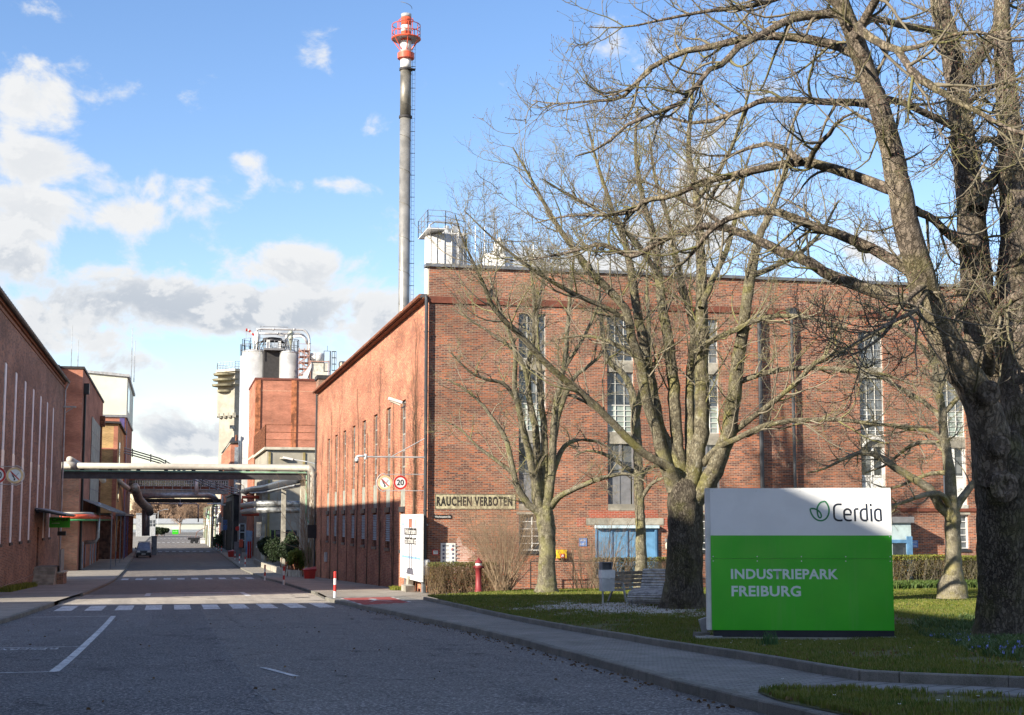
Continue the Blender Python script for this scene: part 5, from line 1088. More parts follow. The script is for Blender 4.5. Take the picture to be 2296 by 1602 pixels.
# cooling unit with round fan stack and caged ladder
t = thing('cooling_tower', 'pale cooling tower with round fan ring on a pink frame', 'cooling tower', tuple(fy(1040, 1230, 219)))
a0 = fy(1008, 1236, 219); b0 = fy(1068, 1181, 219); mb = MB(); mb.box((a0[0]+.3, 219, zo-1), (b0[0], 222.5, b0[2])); obj('casing', mb, mat('pale_beige_panel', (.55, .55, .48), .6), t)
mb = MB(); mb.lathe((a0[0]+1.25, 220.5, b0[2]+.2), [(1.05, 0), (1.1, .5), (1.1, 1.1), (.98, 1.35)], 24); obj('fan_ring', mb, M_white, t, True)
mb = MB()
for x in (a0[0]+.1, b0[0]+.15): mb.bar((x, 218.9, zo-.5), (x, 218.9, b0[2]+.3), .12)
mb.bar((a0[0], 218.9, b0[2]+.15), (b0[0]+.2, 218.9, b0[2]+.15), .14); obj('frame', mb, mat('pinkish_steel', 0), t)
mb = MB(); mb.prism([(a0[0]-2.6, 218.8, zo+.2), (a0[0]-1.0, 218.8, zo+.2), (a0[0]+.25, 218.8, b0[2]-.8), (a0[0]+.25, 218.8, b0[2]-.1)], (0, 1.5, 0)); obj('hood', mb, M_wmetal, t)
t = thing('caged_ladder', 'dark caged ladder right of the pale cooling tower', 'ladder', tuple(fy(1078, 1230, 219)))
a0 = fy(1071, 1143, 219); mb = MB(); mb.bar((a0[0]+.25, 219, zo-1), (a0[0]+.25, 219, a0[2]), .16)
mb.bar((a0[0]-.7, 219, a0[2]), (a0[0]+.25, 219, a0[2]), .07); mb.bar((a0[0]-.7, 219, zo+3.3), (a0[0]-.7, 219, a0[2]), .09); mb.bar((a0[0]-.7, 219, zo+3.3), (a0[0]+.25, 219, zo+3.3), .1)
for k in range(4): z = a0[2]-.05-k*.95; mb.tube([(a0[0]+.8+.35*math.cos(a), 219+.35*math.sin(a), z) for a in np.linspace(0, 6.28, 11)], .035, 4)
for a in np.arange(5)*1.256: mb.tube([(a0[0]+.8+.35*math.cos(a), 219+.35*math.sin(a), a0[2]-2.9), (a0[0]+.8+.35*math.cos(a), 219+.35*math.sin(a), a0[2]-.05)], .025, 4)
mb.tube([(a0[0]-.2, 219, a0[2]), (a0[0]-.2, 219, a0[2]+.8)], .03, 4); obj('ladder_frame', mb, M_pipe, t)
p = fy(1119, 1175, 224); t = thing('roof_tank', 'small round cream tank half hidden by the hall gutter', 'tank', tuple(p)); mb = MB(); mb.lathe((p[0], 224, p[2]-3.2), [(.75, 0), (.75, 2.9), (.6, 3.1)], 20); obj('tank_body', mb, M_cream, t, True)
mb = MB(); mb.lathe((p[0]-.7, 223.5, p[2]-3.4), [(.6, 0), (.6, 1.8), (.5, 1.9)], 18); obj('tank_base', mb, M_white, t, True)
# windsock
p = fy(801, 1140, 224); q = fy(801, 1075, 224); t = thing('windsock', 'red and white windsock on a thin pole above the silos', 'windsock', (p[0], 224, p[2])); mb = MB(); mb.tube([(p[0], 224, p[2]), (p[0], 224, q[2])], .03, 5); obj('pole', mb, M_galv, t)
for i in range(5):
    P = [(801+s*26, 1074+s*s*20-s*2) for s in (i/5, (i+1)/5)]; P = [tuple(fy(u, v, 224)) for u, v in P]; mb = MB(); mb.tube(P, [.24-.02*i, .22-.02*i], 9); obj('sock_band', mb, M_redp if i % 2 == 0 else M_white, t)

# ---- water tower
YT = 320.; q = fy(764, 1300, YT); xo = q[0]; fzt = lambda v: float(fy(750, v, YT)[2]); m_px = YT*1.015/4750
wt = thing('water_tower', 'pale concrete water tower with curved balconies and roof railing', 'tower', (xo, YT, float(zg(YT))))
def prismz(mb, poly, z0, z1): mb.prism([(x, y, z0) for x, y in poly][::-1], (0, 0, z1-z0))
hx0, hx1 = float(fy(711, 1300, YT)[0]), float(fy(764, 1300, YT)[0])
body = [(hx1, YT), (hx0, YT+3.4), (hx0, YT+8.5), (hx0+3, YT+11), (hx1+4, YT+9), (hx1+6, YT+3)]
ctr = np.mean(body, axis=0); sc_p = lambda k: [tuple(ctr+(np.array(b)-ctr)*k) for b in body]
mb = MB(); prismz(mb, body, fzt(1352), fzt(1208)); prismz(mb, sc_p(.86), float(zg(YT)), fzt(1352)-.002); obj('tower_body', mb, M_cream, wt)
mb = MB(); prismz(mb, sc_p(1.10), fzt(1208)+.002, fzt(1200)); obj('cornice', mb, M_concl, wt)
mb = MB(); pl_ = sc_p(1.05); railing(mb, [(x, y, fzt(1200)) for x, y in pl_+[pl_[0]]], 1.6, 3, .8, .04); obj('railing', mb, M_galv, wt)
for i, v in enumerate((1214, 1232, 1250, 1268)):
    cx2, cy2 = hx0+1.9, YT+2.6; rr = 3.1+.15*i if i < 3 else 2.2; mb = MB(); mb.tube([(cx2, cy2, fzt(v+6)), (cx2, cy2, fzt(v))], [rr*.93, rr], 30); obj('balcony', mb, mat('yellowed_concrete', (.30, .275, .19), .85, var=.2, vscale=.8), wt)
mb = MB()
for k in np.linspace(0.05, .9, 4):
    x = hx0+(hx1-hx0)*k; y = YT+3.4*(1-k); mb.box((x, y-.3, fzt(1358)), (x+.7, y+.5, fzt(1352)+.6)); 
obj('corbel', mb, M_conc, wt)
mb = MB(); a0 = fy(756, 1383, YT-.05); mb.box((hx1-.9, YT+.35, fzt(1396)), (hx1+.2, YT+.6, fzt(1384))); obj('window', mb, M_glass, wt)
# small gabled house in front of the tower
YG = 262.; a0 = fy(728, 1490, YG); b0 = fy(745, 1437, YG); t = thing('gabled_house', 'small orange brick gabled house with dark roof before the water tower', 'house', (a0[0], YG, float(zg(YG))))
x0, x1 = a0[0], float(fy(795, 1490, YG)[0]); zg_ = b0[2]; ze = float(fy(728, 1474, YG)[2])
mb = MB(); mb.quad((x0, YG+2.4, -5), (x0, YG+12, -5), (x0, YG+12, ze), (x0, YG+2.4, ze)); mb.quad((x0, YG+2.4, -5), (x0+1.2, YG, -5), (x0+1.2, YG, zg_-.3), (x0, YG+2.4, ze)); mb.quad((x0+1.2, YG, -5), (x1, YG, -5), (x1, YG, zg_-.3), (x0+1.2, YG, zg_-.3)); obj('wall', mb, M_brickO, t)
mb = MB(); mb.prism([(x0+1.0, YG-.3, zg_-.3), (x1, YG-.3, zg_-.3), (x1, YG+5, zg_+.8), (x0+1.6, YG+5, zg_+.8)], (0, 0, .25)); mb.prism([(x0-.3, YG+2.6, ze-.1), (x0+1.0, YG-.3, zg_-.3), (x0+1.6, YG+5, zg_+.8), (x0+.2, YG+8, ze+.3)], (0, 0, .22)); obj('roof', mb, M_dark, t)
mb = MB(); mb.box((x0+1.9, YG-.1, 1), (x0+2.5, YG-.003, zg_-1.)); obj('downpipe', mb, M_galv, t); mb = MB(); mb.cyl((x0+2.2, YG+1), .2, zg_, zg_+1.2, 8); obj('chimney_pot', mb, M_rust, t)
# dark plant wall below, right side of the street
t = thing('plant_building', 'dark plant building with steel columns behind the far bollards', 'building', (8.8, 232, float(zg(232)))); mb = MB(); boxwalls(mb, 9.2, 20, 228, 262, -5, 5.5); obj('wall', mb, mat('dark_wall', (.05, .052, .055), .8, var=.3, vscale=.5), t)
mb = MB(); mb.box((9.0, 227.8, 5.502), (20, 262, 5.8)); obj('roof', mb, M_dark, t)
for k in range(7):
    mb = MB(); y = 226+k*5.3; mb.bar((8.7, y, float(zg(y))), (8.7, y, 4.6), .22); obj('column', mb, M_pipe, t)

# ================================================================== glazed link bridge
YL = 232.; t = thing('link_bridge', 'glazed brick and steel link bridge crossing high over the street', 'bridge', (0, YL, 6)); xa, xb = float(fy(440, 1600, YL)[0]), float(fy(742, 1600, YL)[0]); zz_ = lambda v: float(fy(600, v, YL)[2])
mb = MB(); mb.box((xa-1, YL, zz_(1594)), (xb, YL+3.5, zz_(1584))); mb.box((xa-1, YL, zz_(1565)), (xb, YL+3.5, zz_(1548))); obj('wall', mb, mat('brown_brick_band', (.26, .10, .065), .8, var=.1), t)
mb = MB(); mb.box((xa-1, YL+.1, zz_(1584)+.002), (xb, YL+3.4, zz_(1565)-.002)); w = obj('window_band', mb, M_glass, t)
mb = MB()
for k, x in enumerate(np.linspace(xa, xb, 41)): mb.box((x-.05, YL+.02, zz_(1584)+.01), (x+.05, YL+.095, zz_(1565)-.01))
mb.box((xa, YL+.025, zz_(1575)), (xb, YL+.09, zz_(1574))); obj('frame', mb, M_wmetal, w)
mb = MB(); mb.box((xa-1, YL-.4, zz_(1608)), (xb, YL+3.5, zz_(1595)-.01)); obj('panel_band', mb, mat('pale_panel', (.50, .49, .44), .6), t)
mb = MB()
for k, x in enumerate(np.linspace(xa, xb, 11)): mb.bar((x, YL-.5, zz_(1608)), (x, YL-.5, zz_(1563)), .1)
mb.bar((xa, YL-.5, zz_(1564)), (xb, YL-.5, zz_(1564)), .08); mb.bar((xa, YL-.5, zz_(1583)), (xb, YL-.5, zz_(1583)), .06); mb.bar((xa, YL-.55, zz_(1594)), (xb, YL-.55, zz_(1594)), .1); obj('steel_frame', mb, M_galv, t)
mb = MB(); mb.box((xa, YL-.2, zz_(1636)), (xb-1, YL+3.4, zz_(1624))); obj('underside_beam', mb, M_black, t)
def cyl_pipe(name, P, r, m_, lab, grp=None, cat='pipe', n=14):
    mb = MB(); mb.tube(P, r, n); o = obj(name, mb, m_, smooth=True, origin=P[0]); tag(o, lab, cat, grp); return o
cyl_pipe('duct', [fP(452, 1615, 229), fP(560, 1613, 229), fP(680, 1613, 229), fP(695, 1617, 229.5), fP(705, 1630, 230)], .42, M_galv, 'big grey duct under the glazed link bridge', cat='duct')
cyl_pipe('pipe', [fP(487, 1640, 226), fP(640, 1640, 226), fP(646, 1645, 226), fP(646, 1700, 226)], .10, M_lgrey, 'thin grey pipe along the underside of the link bridge')
cyl_pipe('pipe', [fP(640, 1608, 228), fP(640, 1563, 228), fP(655, 1560, 230)], .3, M_wmetal, 'upright white pipe in front of the link bridge windows')
cyl_pipe('duct', [fP(438, 1592, 205), fP(440, 1588, 206), fP(443, 1600, 208), fP(452, 1625, 214), fP(470, 1645, 220), fP(484, 1655, 226), fP(488, 1668, 228)], .62, mat('crumpled_lagging', (.34, .33, .30), .5, .4, var=.3, vscale=2, bump=.6, bscale=8), 'thick crumpled grey duct curving down left of the street', cat='duct')
cyl_pipe('pipe', [fP(380, 1558, 190), fP(400, 1578, 198), fP(425, 1596, 208)], .32, M_creamp, 'pale pipe descending along the left block')
cyl_pipe('column_tank', [fP(475, 1745, 236), fP(475, 1640, 236)], .62, M_galv, 'upright light grey cylinder under the link bridge at the left', cat='tank')
mb = MB(); c_ = fP(587, 1643, 224); mb.lathe((c_[0], c_[1], c_[2]-.32), [(.1, 0), (.32, .08), (.36, .4), (.1, .62)], 16); mb.tube([c_, (c_[0], c_[1], c_[2]+1.2)], .04, 5); tag(obj('hanging_lamp', mb, M_galv, origin=c_), 'round grey lamp hanging under the link bridge', 'lamp')
# slanting cable tray from the left block to the right
P = [fP(400, 1465, 214), fP(520, 1500, 226), fP(600, 1540, 222), fP(680, 1575, 216), fP(780, 1603, 212)]
t = thing('cable_tray', 'dark slanting cable trays descending across the street behind the pipe bridge', 'cable tray', P[0]); mb = MB()
for o_ in (-.35, 0, .35): mb.tube([(a[0], a[1], a[2]+o_) for a in P], .10, 6)
obj('tray', mb, M_grey, t)
for a, b in zip(P[:-1], P[1:]):
    for s in (.25, .75): mb = MB(); c_ = np.array(a)*(1-s)+np.array(b)*s; mb.bar(c_-[0, 0, .6], c_+[0, 0, .6], .16); obj('clamp', mb, M_black, t)

# ---- dense pipe racks right side far
t = thing('pipe_rack', 'dense tangle of pale pipes, valves and frames beyond the dark hedge', 'pipe rack', (7, 265, float(zg(265))))
groups = {'white_pipework': M_wmetal, 'cream_pipework': M_creamp, 'green_pipework': M_gpipe, 'rusty_pipework': M_rust, 'steel_pipework': M_galv, 'dark_pipework': M_black}
rr_ = random.Random(5)
for nm, m_ in groups.items():
    mb = MB()
    for k in range(46 if nm in ('white_pipework', 'cream_pipework', 'steel_pipework', 'dark_pipework') else 15):
        y = rr_.uniform(262, 345); x = rr_.uniform(6.9, 9.4); z0 = float(zg(y)); z = rr_.uniform(.5, 5.0)-(y-262)*.03
        q = rr_.random(); r_ = rr_.uniform(.05, .16)
        if q < .5: mb.tube([(x, y, z0), (x, y, z), (x+.3, y, z+.25), (x+rr_.uniform(.5, 1.6), y, z+.25)], r_, 6)
        elif q < .75: mb.tube([(x-.4, y, z), (x+.1, y-.2, z-.2), (x+.1, y-rr_.uniform(3, 12), z-.2)], r_, 6)
        else: mb.lathe((x, y, z-.5), [(r_, 0), (r_*2.6, .15), (r_*2.6, rr_.uniform(.7, 1.5)), (r_, 1.7)], 10)
    obj(nm, mb, m_, t)['kind'] = 'stuff'
for k in range(14):
    y = 262+k*6; mb = MB(); mb.bar((7.0, y, float(zg(y))), (7.0, y, 4.4), .16); mb.bar((7.0, y, 4.4-(k % 3)*.7), (9.6, y, 4.4-(k % 3)*.7), .12); obj('rack_post', mb, mat('olive_steel', (.20, .20, .13), .6), t)
mb = MB()
for k in range(4): mb.bar((7.0, 262, 3.6-k*1.1), (7.0, 345, 3.6-k*1.1), .1)
obj('rail', mb, M_rust, t)
p_ = fP(706, 1600, 240); mb = MB(); mb.bar((7.9, 250, 4.2), (12, 250, 4.3), .25); mb.bar(fP(675, 1640, 262), fP(725, 1638, 262), .2); tag(obj('pipe_beam', mb, M_wmetal, origin=(7.9, 250, 4.2)), 'white beam over the tangle of pipes', 'beam')

# ================================================================== distance
YE = 620.; a0 = fP(505, 1733, YE); b0 = fP(640, 1691, YE)
t = thing('warehouse', 'long low pale warehouse closing the far end of the street', 'building', (a0[0], YE, float(zg(YE)))); mb = MB(); z1 = fP(560, 1705, YE)[2]; boxwalls(mb, a0[0]-14, b0[0]+30, YE, YE+25, -6, z1); obj('wall', mb, mat('pale_sheet', (.50, .52, .46), .6, var=.06, vscale=.2), t)
mb = MB(); mb.prism([(a0[0]-14, YE-.4, z1), (a0[0]-14, YE+10, b0[2]+.3), (a0[0]-14, YE+25, z1)], (b0[0]-a0[0]+44, 0, 0)); obj('roof', mb, mat('grey_sheet_roof', (.40, .41, .40), .6), t)
mb = MB(); mb.box((a0[0]-14, YE-.3, -5), (b0[0]+30, YE-.003, fP(560, 1724, YE)[2])); obj('base_band', mb, mat('grey_blue_base', (.26, .29, .33), .6), t)
a1, b1 = fP(561, 1736, 540), fP(581.5, 1715, 540); t = thing('entrance_sign', 'bright white and green sign at the far end of the street', 'sign', (a1[0], 540, a1[2])); zm_ = a1[2]+(b1[2]-a1[2])*.56
mb = MB(); mb.box((a1[0], 540, a1[2]-.5), (b1[0], 540.3, zm_)); obj('green_panel', mb, M_green, t); mb = MB(); mb.box((a1[0], 540, zm_+.002), (b1[0], 540.3, b1[2])); obj('white_panel', mb, M_white, t)
text('lettering', 'INDUSTRIEPARK', M_white, t, (a1[0]+.4, 539.98, a1[2]+.5), (1, 0, 0), (0, 0, 1), .25, 1.4)
a1, b1 = fP(487, 1745, 450), fP(507, 1671, 450); t = thing('gatehouse', 'small white flat roofed gatehouse at the far left of the street', 'building', (a1[0], 450, float(zg(450)))); mb = MB(); boxwalls(mb, a1[0]-4, b1[0], 450, 458, -5, b1[2]-.35); obj('wall', mb, M_lgrey, t); mb = MB(); mb.box((a1[0]-4.1, 449.8, b1[2]-.349), (b1[0]+.2, 458.2, b1[2])); obj('roof', mb, M_grey, t)
mb = MB(); c_ = fP(488, 1697, 449.9); 
for v in (1699, 1710): z = fP(488, v, 449.9)[2]; mb.box((c_[0]-.2, 449.9, z-.3), (c_[0]+.6, 449.997, z+.5)); mb.box((c_[0]+1.0, 449.9, z-.3), (c_[0]+1.7, 449.996, z+.5))
obj('window', mb, M_glass, t)
mb = MB(); c_ = fP(545, 1697, 500); z0 = float(zg(500)); mb.tube([(c_[0]-3, 500, z0), (c_[0]-3, 500, c_[2]+3.2), (c_[0]-.8, 500, c_[2]+3.9)], .09, 6); mb.box((c_[0]-1.2, 499.7, c_[2]+3.8), (c_[0]+.2, 500.2, c_[2]+4.0)); tag(obj('street_lamp', mb, M_galv, origin=(c_[0]-3, 500, z0)), 'thin street lamp far away before the pale warehouse', 'street lamp')
# ------------------------------------------------------------------ trees
def barkmat(name, c1, c2, moss=(.17, .17, .03), mossamt=.5, scale=1., bump=1., dark=(.035, .028, .022), lich=0.):
    m, g, b = newmat(name); ge = g.n('ShaderNodeNewGeometry'); pos = ge.outputs['Position']
    p = g.n('ShaderNodeSeparateXYZ'); g.L.new(pos, p.inputs[0])
    st = g.comb(g.m('MULTIPLY', p.outputs[0], 12*scale), g.m('MULTIPLY', p.outputs[1], 12*scale), g.m('MULTIPLY', p.outputs[2], 4.2*scale))
    wn_ = g.n('ShaderNodeVectorMath', operation='SCALE'); wn_.inputs['Scale'].default_value = 3.2; g.L.new(g.noise(pos, 5*scale, 5, .7, 1), wn_.inputs[0])
    wob = g.n('ShaderNodeVectorMath', operation='ADD'); g.L.new(st, wob.inputs[0]); g.L.new(wn_.outputs[0], wob.inputs[1])
    vo = g.n('ShaderNodeTexVoronoi', feature='DISTANCE_TO_EDGE'); vo.inputs['Scale'].default_value = 1.; g.L.new(wob.outputs[0], vo.inputs['Vector'])
    n = g.noise(pos, 3.2*scale, 6, .65); n2 = g.noise(pos, 1.4, 4, .6); n3 = g.noise(pos, 30, 3, .6)
    c = g.mix(g.mr(n, .35, .65), c4(c1), c4(c2)); edge = g.mr(vo.outputs['Distance'], .0, .16)
    c = g.mix(g.m('MULTIPLY', g.m('SUBTRACT', 1., edge), g.mr(n, .3, .7, .25, .75)), c, c4(dark))
    sn = g.n('ShaderNodeSeparateXYZ'); g.L.new(ge.outputs['Normal'], sn.inputs[0])
    c = g.mix(g.m('MULTIPLY', g.mr(g.noise(pos, .7, 4, .6), .55, .66), .45), c, c4(tuple(min(1, q*1.6) for q in c1)))
    mo = g.m('MULTIPLY', g.mr(g.m('ADD', n2, g.m('MULTIPLY', n3, .25)), .58, .78), mossamt); c = g.mix(mo, c, c4(moss))
    if lich: c = g.mix(g.m('MULTIPLY', g.mr(g.noise(pos, 9, 3), .62, .68), lich), c, (.5, .5, .42, 1))
    g.L.new(c, b.inputs['Base Color']); b.inputs['Roughness'].default_value = .9; b.inputs['Specular IOR Level'].default_value = .15
    bp = g.n('ShaderNodeBump'); bp.inputs['Strength'].default_value = bump; bp.inputs['Distance'].default_value = .035
    g.L.new(g.m('ADD', g.m('MULTIPLY', edge, .8), g.m('MULTIPLY', n3, .5)), bp.inputs['Height']); g.L.new(bp.outputs[0], b.inputs['Normal']); return m
M_barkR = barkmat('chestnut_bark', (.23, .19, .155), (.14, .115, .09), mossamt=.25, scale=.9, bump=1.)
M_barkM = barkmat('mossy_bark', (.25, .225, .16), (.155, .135, .095), (.21, .20, .04), .5, 1.6, .8, lich=.35)
M_barkS = barkmat('grey_bark', (.29, .265, .195), (.19, .17, .125), (.23, .23, .055), .45, 1.8, .8, lich=.2)
M_twig = leafy('twigs', ((.19, .165, .125), (.25, .22, .165), (.185, .175, .07)), .8, 1., 0)
M_twigL = leafy('thin_twigs', ((.30, .26, .20), (.36, .31, .24), (.24, .22, .12)), .8, 1., 0)
M_bud = mat('buds', (.14, .06, .045), .6)
M_twigR = leafy('chestnut_twigs', ((.14, .12, .09), (.20, .175, .13), (.13, .125, .05)), .8, 1., 0)

def catmull(P, n):
    P = np.asarray(P, float); P = np.vstack([2*P[0]-P[1], P, 2*P[-1]-P[-2]]); out = []
    seg = len(P)-3; ts = np.linspace(0, seg, n)
    for t in ts:
        i = min(int(t), seg-1); f = t-i; a, b, c, d = P[i:i+4]
        out.append(.5*((2*b)+(-a+c)*f+(2*a-5*b+4*c-d)*f*f+(-a+3*b-3*c+d)*f**3))
    return np.array(out)
def vtubes(P, Rr, ns):
    """many tubes at once; P (N,K,3), Rr (N,K) -> verts, quads"""
    N, K_, _ = P.shape; T = np.gradient(P, axis=1); T /= np.linalg.norm(T, axis=2, keepdims=True)+1e-9
    ref = np.where(np.abs(T[:, :1, 2:3]) > .85, np.array([1., 0, 0]), np.array([0, 0, 1.])); ref = np.broadcast_to(ref, T.shape)
    X = np.cross(T, ref); X /= np.linalg.norm(X, axis=2, keepdims=True)+1e-9; Yv = np.cross(T, X)
    a = np.arange(ns)*2*math.pi/ns
    V = P[:, :, None]+Rr[:, :, None, None]*(np.cos(a)[None, None, :, None]*X[:, :, None]+np.sin(a)[None, None, :, None]*Yv[:, :, None])
    i = np.arange(K_-1)[:, None]*ns; j = np.arange(ns)[None]; j2 = (j+1) % ns
    q = np.stack([i+j, i+j2, i+ns+j2, i+ns+j], -1).reshape(-1, 4); F = (np.arange(N)[:, None, None]*K_*ns+q[None]).reshape(-1, 4)
    return V.reshape(-1, 3), F
def quadmesh(name, parts, m, parent, smooth=True, label=None):
    V = np.concatenate([p[0] for p in parts])-org(parent); off = 0; F = []
    for v, f in parts: F.append(f+off); off += len(v)
    F = np.concatenate(F); me = bpy.data.meshes.new(name); me.vertices.add(len(V)); me.vertices.foreach_set('co', V.ravel())
    me.loops.add(F.size); me.loops.foreach_set('vertex_index', F.ravel().astype(np.int32)); me.polygons.add(len(F))
    me.polygons.foreach_set('loop_start', (np.arange(len(F))*4).astype(np.int32)); me.polygons.foreach_set('loop_total', np.full(len(F), 4, np.int32))
    if smooth: me.polygons.foreach_set('use_smooth', np.ones(len(F), bool))
    me.update(); me.validate(); me.materials.append(m); o = link(bpy.data.objects.new(name, me)); o.parent = parent; ORG[o.name] = org(parent); return o
def spawn(P, Rr, counts, length, K_=6, ang=(.5, 1.15), up=.0, droop=0., curl=.0, wig=.12, tmin=.12, rfac=.55, rmin=.003, ymax=None, tip=.25, tpow=.75, rmax=9):
    """children of a batch of branches. P (N,k,3)"""
    N, k, _ = P.shape; idx = np.repeat(np.arange(N), counts); n = len(idx)
    if n == 0: return np.zeros((0, K_, 3)), np.zeros((0, K_))
    t = tmin+(1-tmin)*nr.uniform(0, 1, n)**tpow; s = t*(k-1); i = np.minimum(s.astype(int), k-2); f = (s-i)[:, None]
    base = P[idx, i]*(1-f)+P[idx, i+1]*f; rb = Rr[idx, i]*(1-f[:, 0])+Rr[idx, i+1]*f[:, 0]; T = P[idx, i+1]-P[idx, i]; T /= np.linalg.norm(T, axis=1, keepdims=True)+1e-9
    rv = nr.normal(size=(n, 3)); rv -= T*(rv*T).sum(1, keepdims=True); rv /= np.linalg.norm(rv, axis=1, keepdims=True)+1e-9
    a = nr.uniform(ang[0], ang[1], n)[:, None]; D = T*np.cos(a)+rv*np.sin(a)
    L = (length(t, n) if callable(length) else nr.uniform(length*.5, length*1.2, n)); seg = (L/(K_-1))[:, None]
    out = np.zeros((n, K_, 3)); out[:, 0] = base
    cv = nr.normal(size=(n, 3))*wig*.8
    for j in range(1, K_):
        q = j/(K_-1); D = D+cv+nr.normal(size=(n, 3))*wig; D[:, 2] += up+(-droop*(1-q*1.2))+curl*q; D /= np.linalg.norm(D, axis=1, keepdims=True)
        out[:, j] = out[:, j-1]+D*seg
    r0 = np.clip(rb*rfac*nr.uniform(.7, 1.1, n), rmin, rmax)[:, None]; q = np.linspace(0, 1, K_)[None]; Ro = r0*(1-(1-tip)*q)
    if ymax is not None:
        yy = out[:, :, 1]; out[:, :, 1] = np.where(yy > ymax-.6, ymax-.6+.5*np.tanh((yy-ymax+.6)), yy)
    return out, Ro
def limb(pts, d, dd=0., wig=.03, seg=.3):
    """control points (px, py, radius_px) -> polyline in space with metric radii"""
    n = len(pts); P = []; r = []
    for i, q in enumerate(pts):
        de = d+dd*i/(n-1)+(q[3] if len(q) > 3 else 0); P.append(PD(q[0], q[1], de)); r.append(q[2]*de/FPX)
    P = np.array(P); L = np.linalg.norm(np.diff(P, axis=0), axis=1).sum(); m = max(6, int(L/seg))
    C = catmull(np.hstack([P, np.array(r)[:, None]]), m); X = C[:, :3]; rr = np.maximum(C[:, 3], .004)
    X[1:-1] += nr.normal(size=(m-2, 3))*wig*np.minimum(rr[1:-1, None]*3, .5)
    return X, rr
def tree(name, label, base, trunk, limbs, d, bark, twig, p, group=None):
    b = PD(*base, d); zb_ = b[2]; t = thing(name, label, 'tree', (b[0], b[1], zb_), group)
    def thick(X, r, ns):
        """bumpy thick tube"""
        V, F = vtubes(X[None], r[None], ns); K_ = len(X); V = V.reshape(K_, ns, 3)
        ph = nr.uniform(0, 6, 3); a = np.arange(ns)*2*math.pi/ns
        kk = np.arange(K_)[:, None]*.13; wob = 1+.055*np.sin(3*a+ph[0]+kk)+.035*np.sin(5*a+ph[1]-kk*1.7)+nr.normal(size=(K_, ns))*.018
        V = X[:, None]+(V-X[:, None])*wob[..., None]; return V.reshape(-1, 3), F
    TX, Tr = limb(trunk, d, seg=.16, wig=.02)
    if p.get('flare', True):
        h = np.maximum(TX[:, 2]-TX[0, 2], 0); Tr = Tr*(1+.42*np.exp(-h/.28))
        TX = np.vstack([TX[0]+[0, 0, -.5], TX]); Tr = np.concatenate([[Tr[0]*1.1], Tr])
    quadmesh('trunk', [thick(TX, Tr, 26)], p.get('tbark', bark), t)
    LB = []
    for q in limbs:
        kw = {}; dz = 0; o = 0
        if isinstance(q, dict): kw = q; q = kw['pts']
        X, r = limb(q, d+kw.get('d0', 0), kw.get('dd', nr.uniform(-2, 2))); LB.append((X, r))
        quadmesh('limb', [thick(X, r, 14 if r[0] > .06 else 8)], bark, t)
    parts = []; buds = []
    # continuation twigs of the limbs, batched by resampling every limb to 16 points
    P0 = np.array([X[np.linspace(0, len(X)-1, 16).astype(int)] for X, r in LB]); R0 = np.array([r[np.linspace(0, len(r)-1, 16).astype(int)] for X, r in LB])
    Ll = np.array([np.linalg.norm(np.diff(X, axis=0), axis=1).sum() for X, r in LB])
    ym = p.get('ymax')
    c1 = np.maximum(2, (Ll*p['n1']).astype(int)); L1, r1 = spawn(P0, R0, c1, lambda t, n: p['l1']*nr.uniform(.45, 1.25, n)*(1.15-.45*t), 9, p.get('a1', (.5, 1.1)), p.get('up1', .05), p.get('dr1', .0), p.get('cu1', .1), .13, p.get('tmin', .25), .42, .010, ym, .22, .8, p.get('r1max', .035))
    L2, r2 = spawn(L1, r1, np.maximum(1, nr.poisson(p['n2'], len(L1))), p['l2'], 7, (.5, 1.2), p.get('up2', .03), p.get('dr2', .0), p.get('cu2', .12), .17, .15, .55, .0055, ym, .3, .75, .018)
    L3, r3 = spawn(L2, r2, np.maximum(1, nr.poisson(p['n3'], len(L2))), p['l3'], 5, (.4, 1.1), .03, 0, .14, .16, .2, .6, .0035, ym, .5, .7, .009)
    L3b, r3b = spawn(L1, r1, np.maximum(1, nr.poisson(p['n3']*.8, len(L1))), p['l3'], 5, (.5, 1.2), .03, 0, .12, .16, .2, .4, .0035, ym, .5, .7, .009)
    for P_, r_, ns in ((L1, r1, 5), (L2, r2, 4), (L3, r3, 3), (L3b, r3b, 3)): parts.append(vtubes(P_, r_*p.get('rs', 1.), ns))
    print(label, 'twigs', len(L1), len(L2), len(L3)+len(L3b))
    quadmesh('crown', parts, twig, t)
    if p.get('buds'):
        tips = np.concatenate([L3[:, -1], L2[:, -1]]); dirs = np.concatenate([L3[:, -1]-L3[:, -2], L2[:, -1]-L2[:, -2]]); dirs /= np.linalg.norm(dirs, axis=1, keepdims=True)
        B = np.stack([tips-dirs*.012, tips, tips+dirs*.022], 1); rb = np.broadcast_to(np.array([.004, .010, .003])*p['buds'], (len(B), 3)); quadmesh('bud', [vtubes(B, rb, 4)], M_bud, t).__setitem__('kind', 'stuff')
    return t, LB

M_barkT = barkmat('shaded_trunk_bark', (.15, .13, .10), (.085, .072, .058), (.12, .125, .03), .35, 1.2, 1.)  # trunk copy of the bark, darkened to paint in the shade
